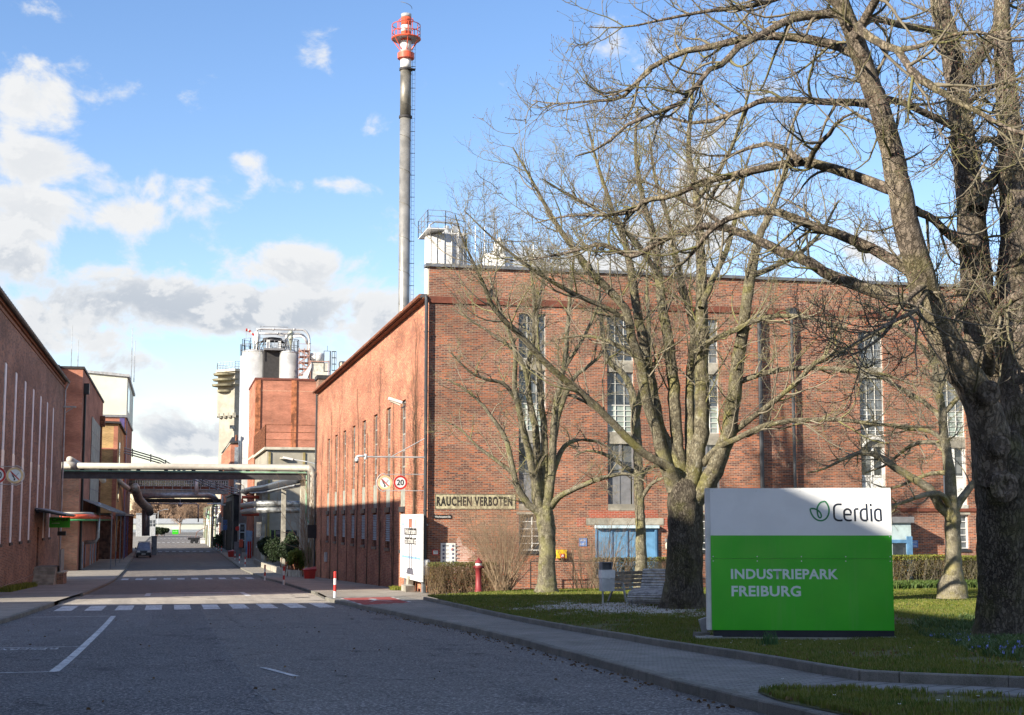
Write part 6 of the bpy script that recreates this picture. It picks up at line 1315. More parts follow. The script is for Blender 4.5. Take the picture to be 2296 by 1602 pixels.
# --- thick middle tree with many steep stems
D1 = [(1496, 1042, 8), (1445, 1018, 7), (1393, 967, 7), (1342, 915, 6.5), (1307, 884, 6.5), (1266, 850, 6), (1218, 808, 6), (1166, 750, 5.5), (1130, 718, 5), (1101, 681, 4.5), (1085, 640, 3.5), (1062, 590, 2.5), (1035, 530, 1.6), (1020, 480, 1)]
M_l = [dict(pts=[(1520, 1095, 18), (1508, 1062, 15)]+[(a, b, c*1.25) for a, b, c in D1], dd=-3),
 [(1512, 1100, 18), (1483, 1008, 15), (1465, 946, 13), (1448, 894, 12), (1438, 826, 11), (1417, 757, 10), (1400, 688, 9), (1338, 623, 8), (1285, 555, 7), (1240, 490, 5), (1190, 400, 3), (1150, 330, 1.5)],
 [(1527, 1090, 16), (1507, 1015, 13), (1483, 963, 12), (1465, 877, 12), (1445, 774, 11), (1431, 705, 10), (1417, 619, 9), (1400, 540, 7), (1370, 460, 5), (1340, 370, 3.5), (1315, 270, 1.6)],
 dict(pts=[(1534, 1090, 17), (1522, 1015, 14), (1513, 929, 14), (1507, 826, 13), (1489, 705, 11), (1477, 619, 10), (1465, 530, 8), (1440, 440, 6), (1425, 340, 4), (1430, 240, 2)], dd=1.5),
 dict(pts=[(1548, 1085, 20), (1568, 998, 18), (1575, 929, 17), (1572, 826, 15), (1572, 723, 14), (1572, 619, 12), (1568, 520, 10), (1560, 420, 8), (1545, 350, 6), (1548, 250, 4), (1560, 150, 2)], dd=1),
 dict(pts=[(1545, 1060, 14), (1548, 980, 12), (1548, 826, 9), (1555, 740, 8), (1534, 654, 8), (1520, 600, 7), (1500, 500, 5), (1470, 400, 4), (1455, 300, 2)], dd=3),
 dict(pts=[(1556, 1122, 24), (1590, 1075, 22), (1617, 1015, 19), (1637, 946, 17), (1651, 826, 15), (1668, 723, 13), (1682, 619, 12), (1700, 540, 9), (1735, 460, 6), (1765, 370, 4), (1780, 280, 2)], dd=-1),
 dict(pts=[(1575, 1040, 9), (1610, 1002, 7), (1650, 985, 6.5), (1700, 958, 6), (1760, 945, 5.5), (1820, 940, 5), (1890, 941, 4.5), (1960, 950, 4), (2040, 955, 3), (2098, 958, 1.5)], dd=-3),
 dict(pts=[(1625, 985, 9), (1660, 955, 7), (1720, 911, 6), (1782, 860, 5.5), (1830, 812, 5), (1910, 774, 4), (1995, 733, 3), (2060, 702, 1.6)], dd=-2),
 dict(pts=[(1640, 860, 7), (1672, 850, 6.5), (1730, 832, 6), (1790, 825, 5.5), (1850, 826, 5), (1910, 830, 4.5), (1980, 838, 3.5), (2050, 862, 2)], dd=-2),
 dict(pts=[(1560, 790, 8), (1600, 760, 6.5), (1650, 738, 6), (1700, 715, 5), (1770, 706, 4.5), (1830, 716, 3.5), (1900, 735, 2)], dd=-2),
 dict(pts=[(1445, 830, 6), (1424, 800, 5), (1395, 780, 5), (1355, 760, 4), (1300, 752, 3), (1250, 760, 1.6)], dd=2),
 dict(pts=[(1572, 690, 8), (1600, 620, 7), (1630, 560, 6), (1650, 480, 5), (1665, 400, 3.5), (1690, 320, 1.6)], dd=2),
 dict(pts=[(1478, 620, 7), (1440, 560, 6), (1395, 510, 5), (1340, 470, 4), (1280, 440, 3), (1215, 400, 1.5)], dd=-2),
 dict(pts=[(1410, 720, 6), (1360, 690, 5), (1290, 660, 5), (1220, 620, 4), (1150, 570, 3), (1090, 520, 2), (1040, 470, 1)], dd=-2),
 dict(pts=[(1560, 450, 6), (1600, 400, 5), (1640, 330, 4), (1670, 240, 3), (1690, 160, 1.5)], dd=-2),
 dict(pts=[(1682, 620, 7), (1730, 600, 6), (1790, 570, 5), (1840, 520, 4), (1880, 450, 2)], dd=2)]
tree('broad_tree', 'broad bare tree with many steep mossy stems, directly left of the green and white sign', (1535, 1372), [(1535, 1372, 47), (1534, 1320, 43), (1534, 1240, 40), (1535, 1180, 39), (1533, 1130, 38), (1534, 1098, 34), (1540, 1070, 22)], M_l, 44.0, M_barkM, M_twig,
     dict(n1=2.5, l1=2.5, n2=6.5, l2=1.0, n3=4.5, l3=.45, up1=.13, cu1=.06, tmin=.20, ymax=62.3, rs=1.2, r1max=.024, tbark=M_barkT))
# --- small left tree
S_l = [[(1214, 1150, 13), (1196, 1138, 9), (1180, 1125, 8), (1156, 1083, 7), (1146, 1032, 6.5), (1132, 980, 5.5), (1110, 945, 4.5), (1080, 905, 3.5), (1040, 870, 2.5), (1000, 850, 1.4)],
 [(1212, 1145, 12), (1201, 1083, 10), (1183, 998, 8), (1166, 929, 7), (1153, 860, 6), (1156, 791, 5), (1135, 730, 4), (1115, 670, 2.5), (1095, 610, 1.4)],
 [(1218, 1140, 12), (1207, 1049, 9), (1201, 963, 8), (1187, 894, 7), (1183, 826, 6), (1197, 757, 5), (1197, 680, 4), (1190, 600, 2), (1180, 550, 1)],
 [(1221, 1140, 11), (1221, 998, 8), (1214, 894, 7), (1207, 791, 6), (1204, 705, 4), (1215, 640, 2.5), (1225, 570, 1)],
 [(1228, 1140, 12), (1238, 1049, 9), (1242, 963, 8), (1249, 894, 7), (1266, 808, 5.5), (1273, 722, 4.5), (1280, 640, 3), (1290, 560, 1.4)],
 [(1240, 1060, 7), (1255, 1018, 6), (1273, 994, 5), (1300, 985, 4), (1340, 990, 3), (1370, 1005, 1.5)],
 [(1234, 1135, 10), (1255, 1112, 7), (1285, 1098, 6), (1324, 1080, 5.5), (1369, 1066, 4.5), (1410, 1062, 3), (1450, 1080, 1.5)],
 [(1240, 1020, 7), (1252, 930, 6), (1285, 850, 5), (1320, 820, 4), (1350, 790, 2.5), (1365, 740, 1.4)],
 [(1160, 900, 5), (1130, 860, 4), (1090, 850, 3.5), (1050, 830, 2.5), (1010, 790, 1.4)],
 [(1185, 860, 5), (1165, 800, 4), (1120, 760, 3), (1060, 720, 2), (1010, 690, 1.2)],
 [(1150, 1060, 5), (1110, 1030, 4), (1070, 1000, 3), (1030, 960, 2), (990, 940, 1.2)],
 [(1262, 830, 5), (1300, 770, 4), (1335, 700, 3), (1350, 620, 1.5)],
 [(1250, 900, 5), (1262, 880, 5), (1310, 900, 3), (1350, 930, 1.5)]]
tree('multi_stem_tree', 'slender bare tree fanning into many thin stems, just right of the information board', (1225, 1325), [(1225, 1325, 20), (1226, 1290, 19), (1226, 1240, 18), (1226, 1195, 19), (1222, 1160, 20), (1222, 1138, 16), (1226, 1110, 9)], S_l, 57.0, M_barkS, M_twig,
     dict(n1=2.8, l1=1.6, n2=6, l2=.75, n3=3.6, l3=.4, up1=.12, cu1=.03, tmin=.12, ymax=62.3, rs=1.35, a1=(.4, .95), r1max=.020))
B_l = [[(1431, 1010, 10), (1424, 929, 9), (1418, 880, 8), (1400, 840, 7), (1362, 805, 6), (1350, 740, 5), (1345, 660, 3), (1340, 580, 1.5)],
 [(1424, 940, 8), (1440, 870, 7), (1452, 800, 6), (1455, 720, 5), (1450, 640, 3), (1455, 560, 1.5)],
 [(1431, 1065, 6), (1400, 1045, 5), (1360, 1020, 4), (1320, 1010, 2.5), (1290, 1020, 1.4)],
 [(1435, 1120, 6), (1460, 1085, 4), (1490, 1070, 3), (1520, 1060, 1.5)], [(1433, 1080, 6), (1450, 1050, 5), (1475, 1045, 3), (1500, 1050, 1.5)]]
tree('slim_tree', 'slim bare tree with a straight trunk in front of the blue gate', (1437, 1300), [(1437, 1300, 12), (1437, 1240, 12), (1436, 1170, 11), (1434, 1100, 11), (1431, 1020, 10), (1427, 950, 9), (1424, 925, 8)], B_l, 59.0, M_barkS, M_twig,
     dict(n1=2.2, l1=1.4, n2=5, l2=.7, n3=4, l3=.36, up1=.1, tmin=.15, ymax=62.3, rs=1.3, r1max=.022))
# --- small right tree behind the sign
R2_l = [dict(pts=[(2133, 1150, 15), (2130, 1066, 12), (2116, 980, 10), (2113, 922, 9), (2102, 860, 8), (2095, 800, 6.5), (2080, 740, 5), (2070, 660, 3), (2060, 580, 1.5)], dd=0),
 [(2130, 1152, 13), (2109, 1135, 11), (2082, 1094, 10), (2030, 1063, 8.5), (1989, 1035, 8), (1961, 1018, 7), (1927, 1015, 5.5), (1890, 1030, 4), (1850, 1050, 2.5), (1810, 1060, 1.4)],
 dict(pts=[(2133, 1140, 8), (2122, 1122, 7), (2108, 1108, 6.5), (2089, 1106, 6), (2060, 1113, 5), (2030, 1124, 4), (2000, 1132, 3), (1985, 1128, 2)], dd=-1.5),
 [(2137, 1145, 12), (2155, 1118, 9), (2175, 1092, 8), (2197, 1062, 7), (2215, 1010, 5), (2230, 950, 3), (2240, 880, 1.5)],
 [(2113, 935, 8), (2099, 925, 6), (2064, 895, 5), (1996, 857, 4.5), (1950, 830, 4), (1910, 812, 2.5), (1870, 800, 1.4)],
 [(2122, 1015, 6), (2090, 990, 5), (2040, 1000, 4), (1990, 1040, 3), (1940, 1060, 1.6)],
 [(2118, 985, 6), (2080, 965, 5), (2030, 960, 4), (1970, 950, 3), (1920, 965, 1.5)],
 [(2127, 1060, 6), (2085, 1062, 4.5), (2040, 1080, 3.5), (1995, 1095, 2.5), (1960, 1085, 1.4)],
 [(2105, 880, 6), (2130, 820, 5), (2150, 750, 4), (2170, 670, 2)], [(2098, 820, 6), (2060, 770, 5), (2010, 730, 4), (1960, 690, 2.5), (1900, 670, 1.4)],
 [(2112, 930, 6), (2150, 890, 5), (2190, 850, 3.5), (2220, 790, 2)]]
tree('small_tree', 'small pale barked tree with yellow lichened branches, right of the sign in the sunlit grass', (2137, 1308), [(2137, 1308, 22), (2138, 1270, 18), (2137, 1220, 17), (2135, 1180, 17), (2134, 1155, 17), (2134, 1130, 12)], R2_l, 50.0, barkmat('pale_bark', (.27, .245, .185), (.19, .17, .125), (.24, .21, .035), .5, 2., .6, lich=.2), M_twig,
     dict(n1=2.4, l1=1.5, n2=6, l2=.7, n3=4, l3=.36, up1=.04, cu1=.1, tmin=.15, ymax=62.2, rs=1.3, r1max=.024))
# --- the big chestnut at the right edge, nearest tree
R_l = [dict(pts=[(2232, 1075, 52), (2222, 1000, 46), (2205, 929, 40), (2178, 870, 37), (2150, 820, 35), (2106, 735, 33), (2078, 660, 31), (2058, 599, 30), (2038, 522, 28), (2011, 406, 26), (1988, 290, 24), (1950, 174, 22), (1915, 77, 20), (1884, 0, 18), (1860, -70, 16), (1840, -140, 12)], dd=-1.5),
 dict(pts=[(2240, 1010, 48), (2235, 940, 40), (2225, 880, 36), (2202, 791, 36), (2195, 688, 35), (2188, 619, 34), (2182, 503, 32), (2166, 387, 28), (2154, 271, 26), (2143, 174, 24), (2124, 77, 22), (2106, 0, 20), (2090, -80, 16)], d0=1.5, dd=1),
 dict(pts=[(2290, 1060, 55), (2290, 950, 46), (2284, 850, 42), (2278, 740, 38), (2276, 619, 35), (2272, 500, 32), (2268, 387, 29), (2260, 290, 25), (2254, 193, 22), (2247, 80, 19), (2245, -60, 15)], d0=.8, dd=1.5),
 dict(pts=[(2190, 470, 22), (2205, 430, 16), (2224, 406, 14), (2245, 372, 13), (2263, 348, 13), (2296, 309, 12), (2340, 260, 9)], d0=1.5, dd=1),
 dict(pts=[(2160, 190, 20), (2172, 150, 16), (2193, 128, 15), (2215, 100, 14), (2232, 70, 14), (2245, 30, 12), (2262, -50, 9)], d0=2, dd=1),
 dict(pts=[(2215, 830, 15), (2222, 770, 12), (2232, 712, 11), (2255, 680, 11), (2290, 660, 9), (2340, 650, 7)], d0=.5, dd=-3),
 dict(pts=[(1925, 118, 13), (1899, 112, 12), (1868, 100, 11), (1787, 83, 10), (1710, 81, 9), (1652, 89, 8.5), (1600, 103, 8), (1543, 112, 7), (1466, 147, 6), (1427, 186, 5), (1389, 220, 4), (1330, 226, 3), (1250, 232, 1.8), (1195, 225, 1)], dd=3),
 dict(pts=[(1895, 28, 12), (1850, 32, 10), (1806, 35, 9.5), (1760, 48, 9), (1729, 66, 8.5), (1690, 86, 8), (1652, 108, 7.5), (1621, 143, 7), (1582, 162, 6), (1536, 224, 5.5), (1466, 255, 5), (1408, 278, 4), (1350, 329, 3), (1290, 350, 1.6)], d0=-1, dd=-2),
 dict(pts=[(1968, 232, 12), (1930, 230, 9), (1868, 228, 8), (1806, 224, 7.5), (1729, 222, 7), (1690, 232, 6), (1640, 256, 5.5), (1563, 276, 4), (1500, 262, 2.5), (1440, 240, 1.3)], dd=2),
 dict(pts=[(2010, 425, 15), (1988, 421, 13), (1922, 394, 12), (1845, 371, 11), (1799, 362, 10), (1710, 375, 9), (1652, 391, 8), (1600, 400, 7.5), (1555, 418, 7), (1500, 440, 6), (1447, 449, 5.5), (1420, 472, 5), (1350, 483, 4), (1273, 483, 2.5), (1200, 500, 1.4)], dd=3),
 dict(pts=[(2060, 640, 15), (2035, 607, 13), (1961, 561, 12), (1884, 526, 11), (1806, 499, 10), (1729, 472, 9), (1652, 483, 7), (1600, 510, 6), (1570, 545, 5), (1530, 590, 3), (1480, 600, 1.6)], dd=2),
 dict(pts=[(2200, 720, 22), (2168, 700, 17), (2090, 688, 16), (2030, 674, 15), (1927, 640, 14), (1865, 615, 13), (1806, 584, 12), (1748, 561, 11), (1690, 534, 10), (1650, 517, 9), (1615, 508, 9), (1575, 506, 8.5), (1524, 520, 8), (1470, 545, 7), (1425, 572, 6), (1385, 562, 5.5), (1350, 547, 5), (1310, 556, 4), (1260, 568, 3), (1190, 582, 1.6), (1130, 585, 1)], d0=3, dd=4),
 dict(pts=[(1925, 60, 12), (1938, 73, 10), (1980, 100, 9), (2019, 116, 8.5), (2038, 151, 8), (2077, 186, 8), (2127, 217, 7), (2193, 251, 6), (2255, 286, 5), (2300, 300, 4)], d0=-2, dd=-3),
 dict(pts=[(2015, 112, 7), (2050, 106, 6), (2077, 97, 5.5), (2120, 82, 5), (2154, 73, 4.5), (2212, 73, 4), (2278, 93, 3), (2310, 90, 2)], d0=-3, dd=-1),
 dict(pts=[(1978, 222, 10), (2000, 223, 8), (2038, 236, 7.5), (2096, 263, 8), (2150, 292, 9)], d0=0, dd=1.5),
 dict(pts=[(1940, 50, 9), (1960, 40, 8), (2000, 50, 7.5), (2058, 62, 8), (2104, 70, 8), (2130, 85, 10)], d0=0, dd=2),
 dict(pts=[(2050, 470, 10), (2070, 478, 9), (2096, 495, 9), (2135, 530, 10), (2172, 562, 14)], d0=0, dd=1.5),
 dict(pts=[(1918, 78, 13), (1935, 50, 11), (1955, 15, 10), (1975, -15, 9), (2000, -60, 7)], d0=-1.5, dd=-1),
 dict(pts=[(1893, 20, 12), (1850, -10, 9), (1790, -20, 7), (1700, 10, 5), (1600, 22, 4), (1500, 40, 3), (1400, 60, 2), (1320, 60, 1.2)], d0=-1, dd=1),
 dict(pts=[(2070, 640, 8), (2040, 665, 6), (2010, 700, 5), (1990, 740, 4), (1950, 775, 3), (1900, 800, 1.6)], d0=-1, dd=-2),
 dict(pts=[(2075, 655, 7), (2055, 690, 5), (2047, 700, 5), (2000, 722, 4), (1930, 760, 3), (1860, 810, 1.5)], d0=-1, dd=-3),
 dict(pts=[(1795, 362, 8), (1770, 340, 7), (1740, 325, 6), (1700, 322, 5), (1650, 345, 3.5), (1600, 350, 2), (1550, 340, 1.2)], d0=.6, dd=1),
 dict(pts=[(1810, 372, 7), (1830, 330, 6), (1860, 300, 5), (1880, 270, 3.5), (1920, 250, 2)], d0=.6, dd=-2),
 dict(pts=[(2150, 250, 8), (2190, 215, 6), (2230, 190, 5), (2290, 175, 3)], d0=1.5, dd=-3),
 dict(pts=[(2255, 330, 9), (2210, 310, 7), (2180, 330, 6), (2160, 300, 4), (2120, 310, 2)], d0=.5, dd=-3),
 dict(pts=[(1640, 520, 6), (1590, 480, 5), (1540, 455, 4), (1480, 420, 3), (1420, 400, 1.6)], d0=6, dd=0)]
rt_, RLB = tree('chestnut_tree', 'largest thick trunked bare chestnut tree at the right edge, nearest the camera', (2252, 1435), [(2256, 1440, 62), (2254, 1380, 58), (2252, 1300, 56), (2250, 1220, 56), (2250, 1140, 57), (2250, 1070, 58), (2252, 1020, 50), (2255, 970, 30)], R_l, 29.0, M_barkR, M_twigR,
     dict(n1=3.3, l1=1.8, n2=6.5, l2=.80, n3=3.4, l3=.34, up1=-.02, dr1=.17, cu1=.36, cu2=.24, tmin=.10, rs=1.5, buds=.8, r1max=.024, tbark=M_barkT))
# pruning scars on the big trunk
for (px_, py_, r_, dd_, lab) in ((2219, 880, .15, -.75, 0), (2252, 1090, .19, -.75, 1), (2150, 707, .07, .6, 0), (2244, 1000, .13, -.7, 1)):
    c_ = PD(px_, py_, 29+dd_); rdir = (C0-c_)/np.linalg.norm(C0-c_); x_ = np.array(_r); u_ = np.cross(rdir, x_); mb = MB(); n = 20
    rings = []
    for rr2, h in ((1.5, -.16), (1.25, .0), (1.05, .06), (.8, .05), (.55, -.02), (.4, -.10)):
        rings.append([c_+rdir*h*r_*1.3+r_*rr2*(x_*math.cos(t)+u_*1.15*math.sin(t)) for t in np.arange(n)*2*math.pi/n])
    V = np.array(rings).reshape(-1, 3); f = [(i*n+j, i*n+(j+1) % n, (i+1)*n+(j+1) % n, (i+1)*n+j) for i in range(5) for j in range(n)]+[tuple(5*n+j for j in range(n))]
    mb.add(V, f); obj('pruning_scar', mb, M_barkR, rt_, True)

# --- trees further back behind the big ones (right edge background)
def simpletree(x, Y, h, spread, label, group, n=11, seed=0, name='bare_tree', zb_=None, twig=M_twig, dens=1., rs=1.2, bark=M_barkS):
    zb_ = float(zg(Y)) if zb_ is None else zb_; t = thing(name, label, 'tree', (x, Y, zb_), group); r0 = h*.018
    X = np.array([[x+nr.normal()*.02*h*s, Y+nr.normal()*.02*h*s, zb_+h*.5*s] for s in np.linspace(0, 1, 7)]); rr = np.linspace(r0*1.3, r0*.6, 7)
    quadmesh('trunk', [vtubes(X[None], rr[None], 10)], bark, t)
    P0 = X[None]; R0 = rr[None]
    L0, r_0 = spawn(P0, R0, np.array([n]), lambda t, k: spread*nr.uniform(.75, 1.2, k)*(1.1-.3*t), 10, (.35, .95), .10, 0, .05, .10, .35, .7, h*.004, None, .2, .7)
    L1, r1 = spawn(L0, r_0, np.full(len(L0), int(9*dens)), spread*.45, 7, (.4, 1.), .07, 0, .04, .14, .2, .5, h*.0015, None, .3)
    L2, r2 = spawn(L1, r1, np.full(len(L1), int(8*dens)), spread*.22, 5, (.4, 1.1), .05, 0, .05, .16, .15, .5, h*.0009, None, .4)
    L3, r3 = spawn(L2, r2, np.full(len(L2), int(4*dens)), spread*.11, 4, (.4, 1.1), .05, 0, .05, .16, .15, .6, h*.0006, None, .5)
    quadmesh('crown', [vtubes(L0, r_0*rs, 6), vtubes(L1, r1*rs, 4), vtubes(L2, r2*rs, 3), vtubes(L3, r3*rs, 3)], twig, t); return t
p = PY(1960, 1300, 52); simpletree(33.2, 53., 14.5, 5.2, 'bare greenish tree behind the two thick stems of the chestnut', 'background garden trees', name='bare_tree', zb_=float(zlawn(53)))
# distant wood closing the street
M_far = leafy('far_twigs', ((.26, .17, .115), (.33, .23, .16), (.20, .14, .10)), .9, .05, 0)
for k in range(13):
    px_ = 318+k*13.5+rnd.uniform(-5, 5); Y = 690+rnd.uniform(-25, 50); x = float(PY(px_, 1180, Y)[0]); h = rnd.uniform(14, 20)
    simpletree(x, Y, h, 6.0, 'bare brown tree number %s from the left in the row beyond the pale warehouse' % ('one','two','three','four','five','six','seven','eight','nine','ten','eleven','twelve','thirteen')[k], 'trees beyond the warehouse', 12, k, 'bare_tree', twig=M_far, dens=1., rs=2.2, bark=M_far)
p_ = PY(592/K, 1700/K, 560); simpletree(float(p_[0])-.5, 560, 12, 5, 'bare spreading tree in front of the pale warehouse', None, name='bare_tree', twig=M_far, rs=1.7, bark=M_far)
# understorey mass behind the warehouse
def leafcloud(boxes, n, size, seed=0, jitter=.5):
    r = np.random.RandomState(seed); Vs = []
    w = np.array([b[3]*b[4]*b[5] for b in boxes]); w = w/w.sum()
    for b, q in zip(boxes, w):
        k = int(n*q)+1; d = r.normal(size=(k, 3)); d /= np.linalg.norm(d, axis=1, keepdims=True); rad = r.uniform(.55, 1.05, k)[:, None]
        Vs.append(np.array(b[:3])+d*rad*np.array(b[3:6]))
    C = np.concatenate(Vs); k = len(C); a = r.normal(size=(k, 3)); a /= np.linalg.norm(a, axis=1, keepdims=True); b_ = np.cross(a, r.normal(size=(k, 3))); b_ /= np.linalg.norm(b_, axis=1, keepdims=True)
    s = size*r.uniform(.5, 1.3, k)[:, None]; V = np.stack([C-a*s-b_*s*.1, C+b_*s*.5, C+a*s, C-b_*s*.5], 1).reshape(-1, 3); return V, (np.arange(k)[:, None]*4+np.arange(4)[None])
t = bpy.data.objects.new('x', None); link(t); ORG[t.name] = np.zeros(3)
bx = [(float(PY(310+i*9, 1170, 720)[0]), 720+rnd.uniform(-10, 30), 3+rnd.uniform(-1, 4), 5, 6, 6+rnd.uniform(-2, 2)) for i in range(22)]
o = quadmesh('distant_wood', [leafcloud(bx, 60000, .55, 3)], M_far, t, False); o.parent = None; tag(o, 'brown wood of bare trees on the horizon past the warehouse', None, None, 'stuff'); bpy.data.objects.remove(t)

# ------------------------------------------------------------------ hedges and shrubs
M_hedge = leafy('hedge_leaf', ((.045, .055, .016), (.07, .065, .02), (.11, .075, .03))); M_hedgeB = leafy('laurel_leaf', ((.10, .16, .025), (.16, .21, .04), (.24, .28, .06)))
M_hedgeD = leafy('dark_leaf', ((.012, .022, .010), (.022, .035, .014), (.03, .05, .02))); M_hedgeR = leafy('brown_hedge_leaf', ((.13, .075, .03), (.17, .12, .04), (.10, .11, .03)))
M_moss = leafy('mossy_top', ((.18, .20, .03), (.24, .25, .05), (.13, .15, .03)))
def hedge(name, label, cat, poly_x, y0, y1, z0, h, n, lf, tw, leafsize=.035, top=None, twn=500, group=None):
    x0, x1 = poly_x; t = thing(name, label, cat, ((x0+x1)/2, (y0+y1)/2, z0), group)
    S = np.stack([nr.uniform(x0, x1, twn), nr.uniform(y0, y1, twn), np.full(twn, z0-.03)], 1); K_ = 6; P = np.zeros((twn, K_, 3)); P[:, 0] = S; Dv = np.stack([nr.normal(size=twn)*.25, nr.normal(size=twn)*.25, np.ones(twn)], 1)
    for j in range(1, K_): Dv += nr.normal(size=Dv.shape)*.15; Dv[:, 2] = np.maximum(Dv[:, 2], .5); P[:, j] = P[:, j-1]+Dv/np.linalg.norm(Dv, axis=1, keepdims=True)*h*1.02/(K_-1)
    P[:, :, 0] = np.clip(P[:, :, 0], x0-.1, x1+.1); P[:, :, 1] = np.clip(P[:, :, 1], y0-.1, y1+.1); P[:, :, 2] = np.minimum(P[:, :, 2], z0+h)
    Rr = np.broadcast_to(np.linspace(.011, .004, K_), (twn, K_)); L2, r2 = spawn(P, Rr, np.full(twn, 4), h*.35, 4, (.4, 1.1), .1, 0, 0, .2, .25, .7, .003)
    L2[:, :, 2] = np.minimum(L2[:, :, 2], z0+h+.03)
    quadmesh('stems', [vtubes(P, Rr, 3), vtubes(L2, r2, 3)], tw, t, False)
    C = np.stack([nr.uniform(x0-.05, x1+.05, n), nr.uniform(y0-.05, y1+.05, n), z0+h*(1-nr.uniform(0, 1, n)**1.5*.92)], 1)
    C = C[nr.uniform(size=n) < .35+.65*(lowfreq(C[:, [0, 2]], 2.2, 4) > -.2)]
    def lv(C, s_):
        k = len(C); a = nr.normal(size=(k, 3)); a /= np.linalg.norm(a, axis=1, keepdims=True); b_ = np.cross(a, nr.normal(size=(k, 3))); b_ /= np.linalg.norm(b_, axis=1, keepdims=True)
        s = s_*nr.uniform(.6, 1.3, k)[:, None]; return np.stack([C-a*s, C+b_*s*.5, C+a*s, C-b_*s*.5], 1).reshape(-1, 3), (np.arange(k)[:, None]*4+np.arange(4)[None])
    quadmesh('foliage', [lv(C, leafsize)], lf, t, False)
    if top:
        k = int(n*.35); C = np.stack([nr.uniform(x0-.05, x1+.05, k), nr.uniform(y0-.05, y1+.05, k), z0+h+nr.uniform(-.14, .05, k)], 1); quadmesh('fresh_top', [lv(C, leafsize)], top, t, False)
    return t
p0, p1 = PY(963, 1335, 58.6), PY(1108, 1335, 58.6); z_ = float(zside(58.6)); hh = float(PY(1030, 1262, 58.6)[2])-z_
hedge('hedge', 'sparse clipped dark hedge below the information board at the hall corner', 'hedge', (p0[0], p1[0]), 58.2, 59.1, z_, hh, 3600, M_hedgeR, leafy('hedge_stem', ((.16, .11, .065), (.21, .15, .09), (.13, .10, .06)), .8, 1, 0), .035, leafy('hedge_top', ((.07, .10, .025), (.12, .14, .04), (.15, .13, .05))), 330)
p0, p1 = PY(1333, 1300, 61), PY(1535, 1300, 61); z_ = float(zlawn(61))-.1
hedge('hedge', 'long thin clipped hedge in front of the blue gate', 'hedge', (p0[0], p1[0]), 60.7, 61.2, z_, 1.35, 3200, M_hedgeR, M_twig, .04, M_moss, 420)
p0, p1 = PY(1996, 1300, 57), PY(2125, 1300, 57)
hedge('hedge', 'brown leaved hedge between the green sign and the small pale tree', 'hedge', (p0[0], p1[0]), 56.6, 57.4, float(zlawn(57))-.05, 1.35, 6500, M_hedgeR, M_twig, .045, M_moss, 380)
p0, p1 = PY(2152, 1300, 57), PY(2212, 1300, 57)
hedge('hedge', 'green leaved hedge between the small pale tree and the chestnut', 'hedge', (p0[0], p1[0]), 56.6, 57.4, float(zlawn(57))-.05, 1.3, 5000, M_hedge, M_twig, .05, M_moss, 240)
P = scatter([(float(PY(1990, 1300, 55)[0]), 54.5), (42, 54.5), (42, 57.0), (float(PY(1990, 1300, 55)[0]), 57.0)], (18, 42, 54, 57.5), 26000)
V = blades(P, zlawn, .30, .10, 6, 1.0); blademesh('ivy_bed', V, leafy('ivy_leaf', ((.05, .09, .02), (.08, .13, .03), (.12, .17, .05))), 'low green ground cover along the foot of the hedges')
def shrub(label, px, py, Y, h, spread, n, tw, name='shrub', lean=0., cat='shrub', zf=zlawn, rs=1., base=.25, dens=5, arch=.0, z0=None):
    c_ = PY(px, py, Y); z0 = float(zf(Y)) if z0 is None else z0; t = thing(name, label, cat, (c_[0], Y, z0)); a = nr.uniform(0, 6.28, n); rad = base*nr.uniform(0, 1, n)**.5; K_ = 9; P = np.zeros((n, K_, 3)); P[:, 0] = np.stack([c_[0]+rad*np.cos(a), Y+rad*np.sin(a), np.full(n, z0-.03)], 1)
    Dv = np.stack([np.cos(a)*spread*nr.uniform(.2, 1.1, n)+lean, np.sin(a)*spread*nr.uniform(.2, 1.1, n), np.ones(n)], 1); H = h*nr.uniform(.6, 1.05, n)
    for j in range(1, K_): Dv += nr.normal(size=Dv.shape)*.07; Dv[:, 2] -= arch*j/K_; P[:, j] = P[:, j-1]+Dv/np.linalg.norm(Dv, axis=1, keepdims=True)*(H/(K_-1))[:, None]
    P[:, :, 1] = np.minimum(P[:, :, 1], 62.4) if Y < 63 else P[:, :, 1]
    Rr = np.linspace(.017, .005, K_)[None]*nr.uniform(.6, 1.2, n)[:, None]*rs
    L2, r2 = spawn(P, Rr, np.full(n, dens), h*.28, 6, (.25, .8), .08, 0, 0, .12, .3, .6, .004, 62.4 if Y < 63 else None); L3, r3 = spawn(L2, r2, np.full(len(L2), 3), h*.12, 4, (.25, .8), .06, 0, 0, .12, .2, .6, .003, 62.4 if Y < 63 else None)
    quadmesh('stems', [vtubes(P, Rr, 4), vtubes(L2, r2*rs, 3), vtubes(L3, r3*rs, 3)], tw, t); return t
M_shr = leafy('shrub_twig', ((.26, .19, .13), (.33, .25, .17), (.20, .145, .095)), .85, 1, 0)
shrub('bushy bare brown shrub between the hedge and the slender tree', 1128, 1318, 58.0, 3.7, .70, 150, M_shr, base=.30, rs=.7, dens=8)
shrub('bare many stemmed shrub left of the blue gate', 1312, 1310, 60.2, 2.9, .55, 40, M_shr, base=.6, rs=.75)
shrub('bare shrub in front of the blue gate left of the litter bin', 1352, 1318, 58.5, 3.1, .5, 32, M_shr, base=.35, rs=.75)
shrub('bare shrub behind the wooden bench', 1392, 1312, 60.0, 2.6, .5, 26, M_shr, base=.5, rs=.75)
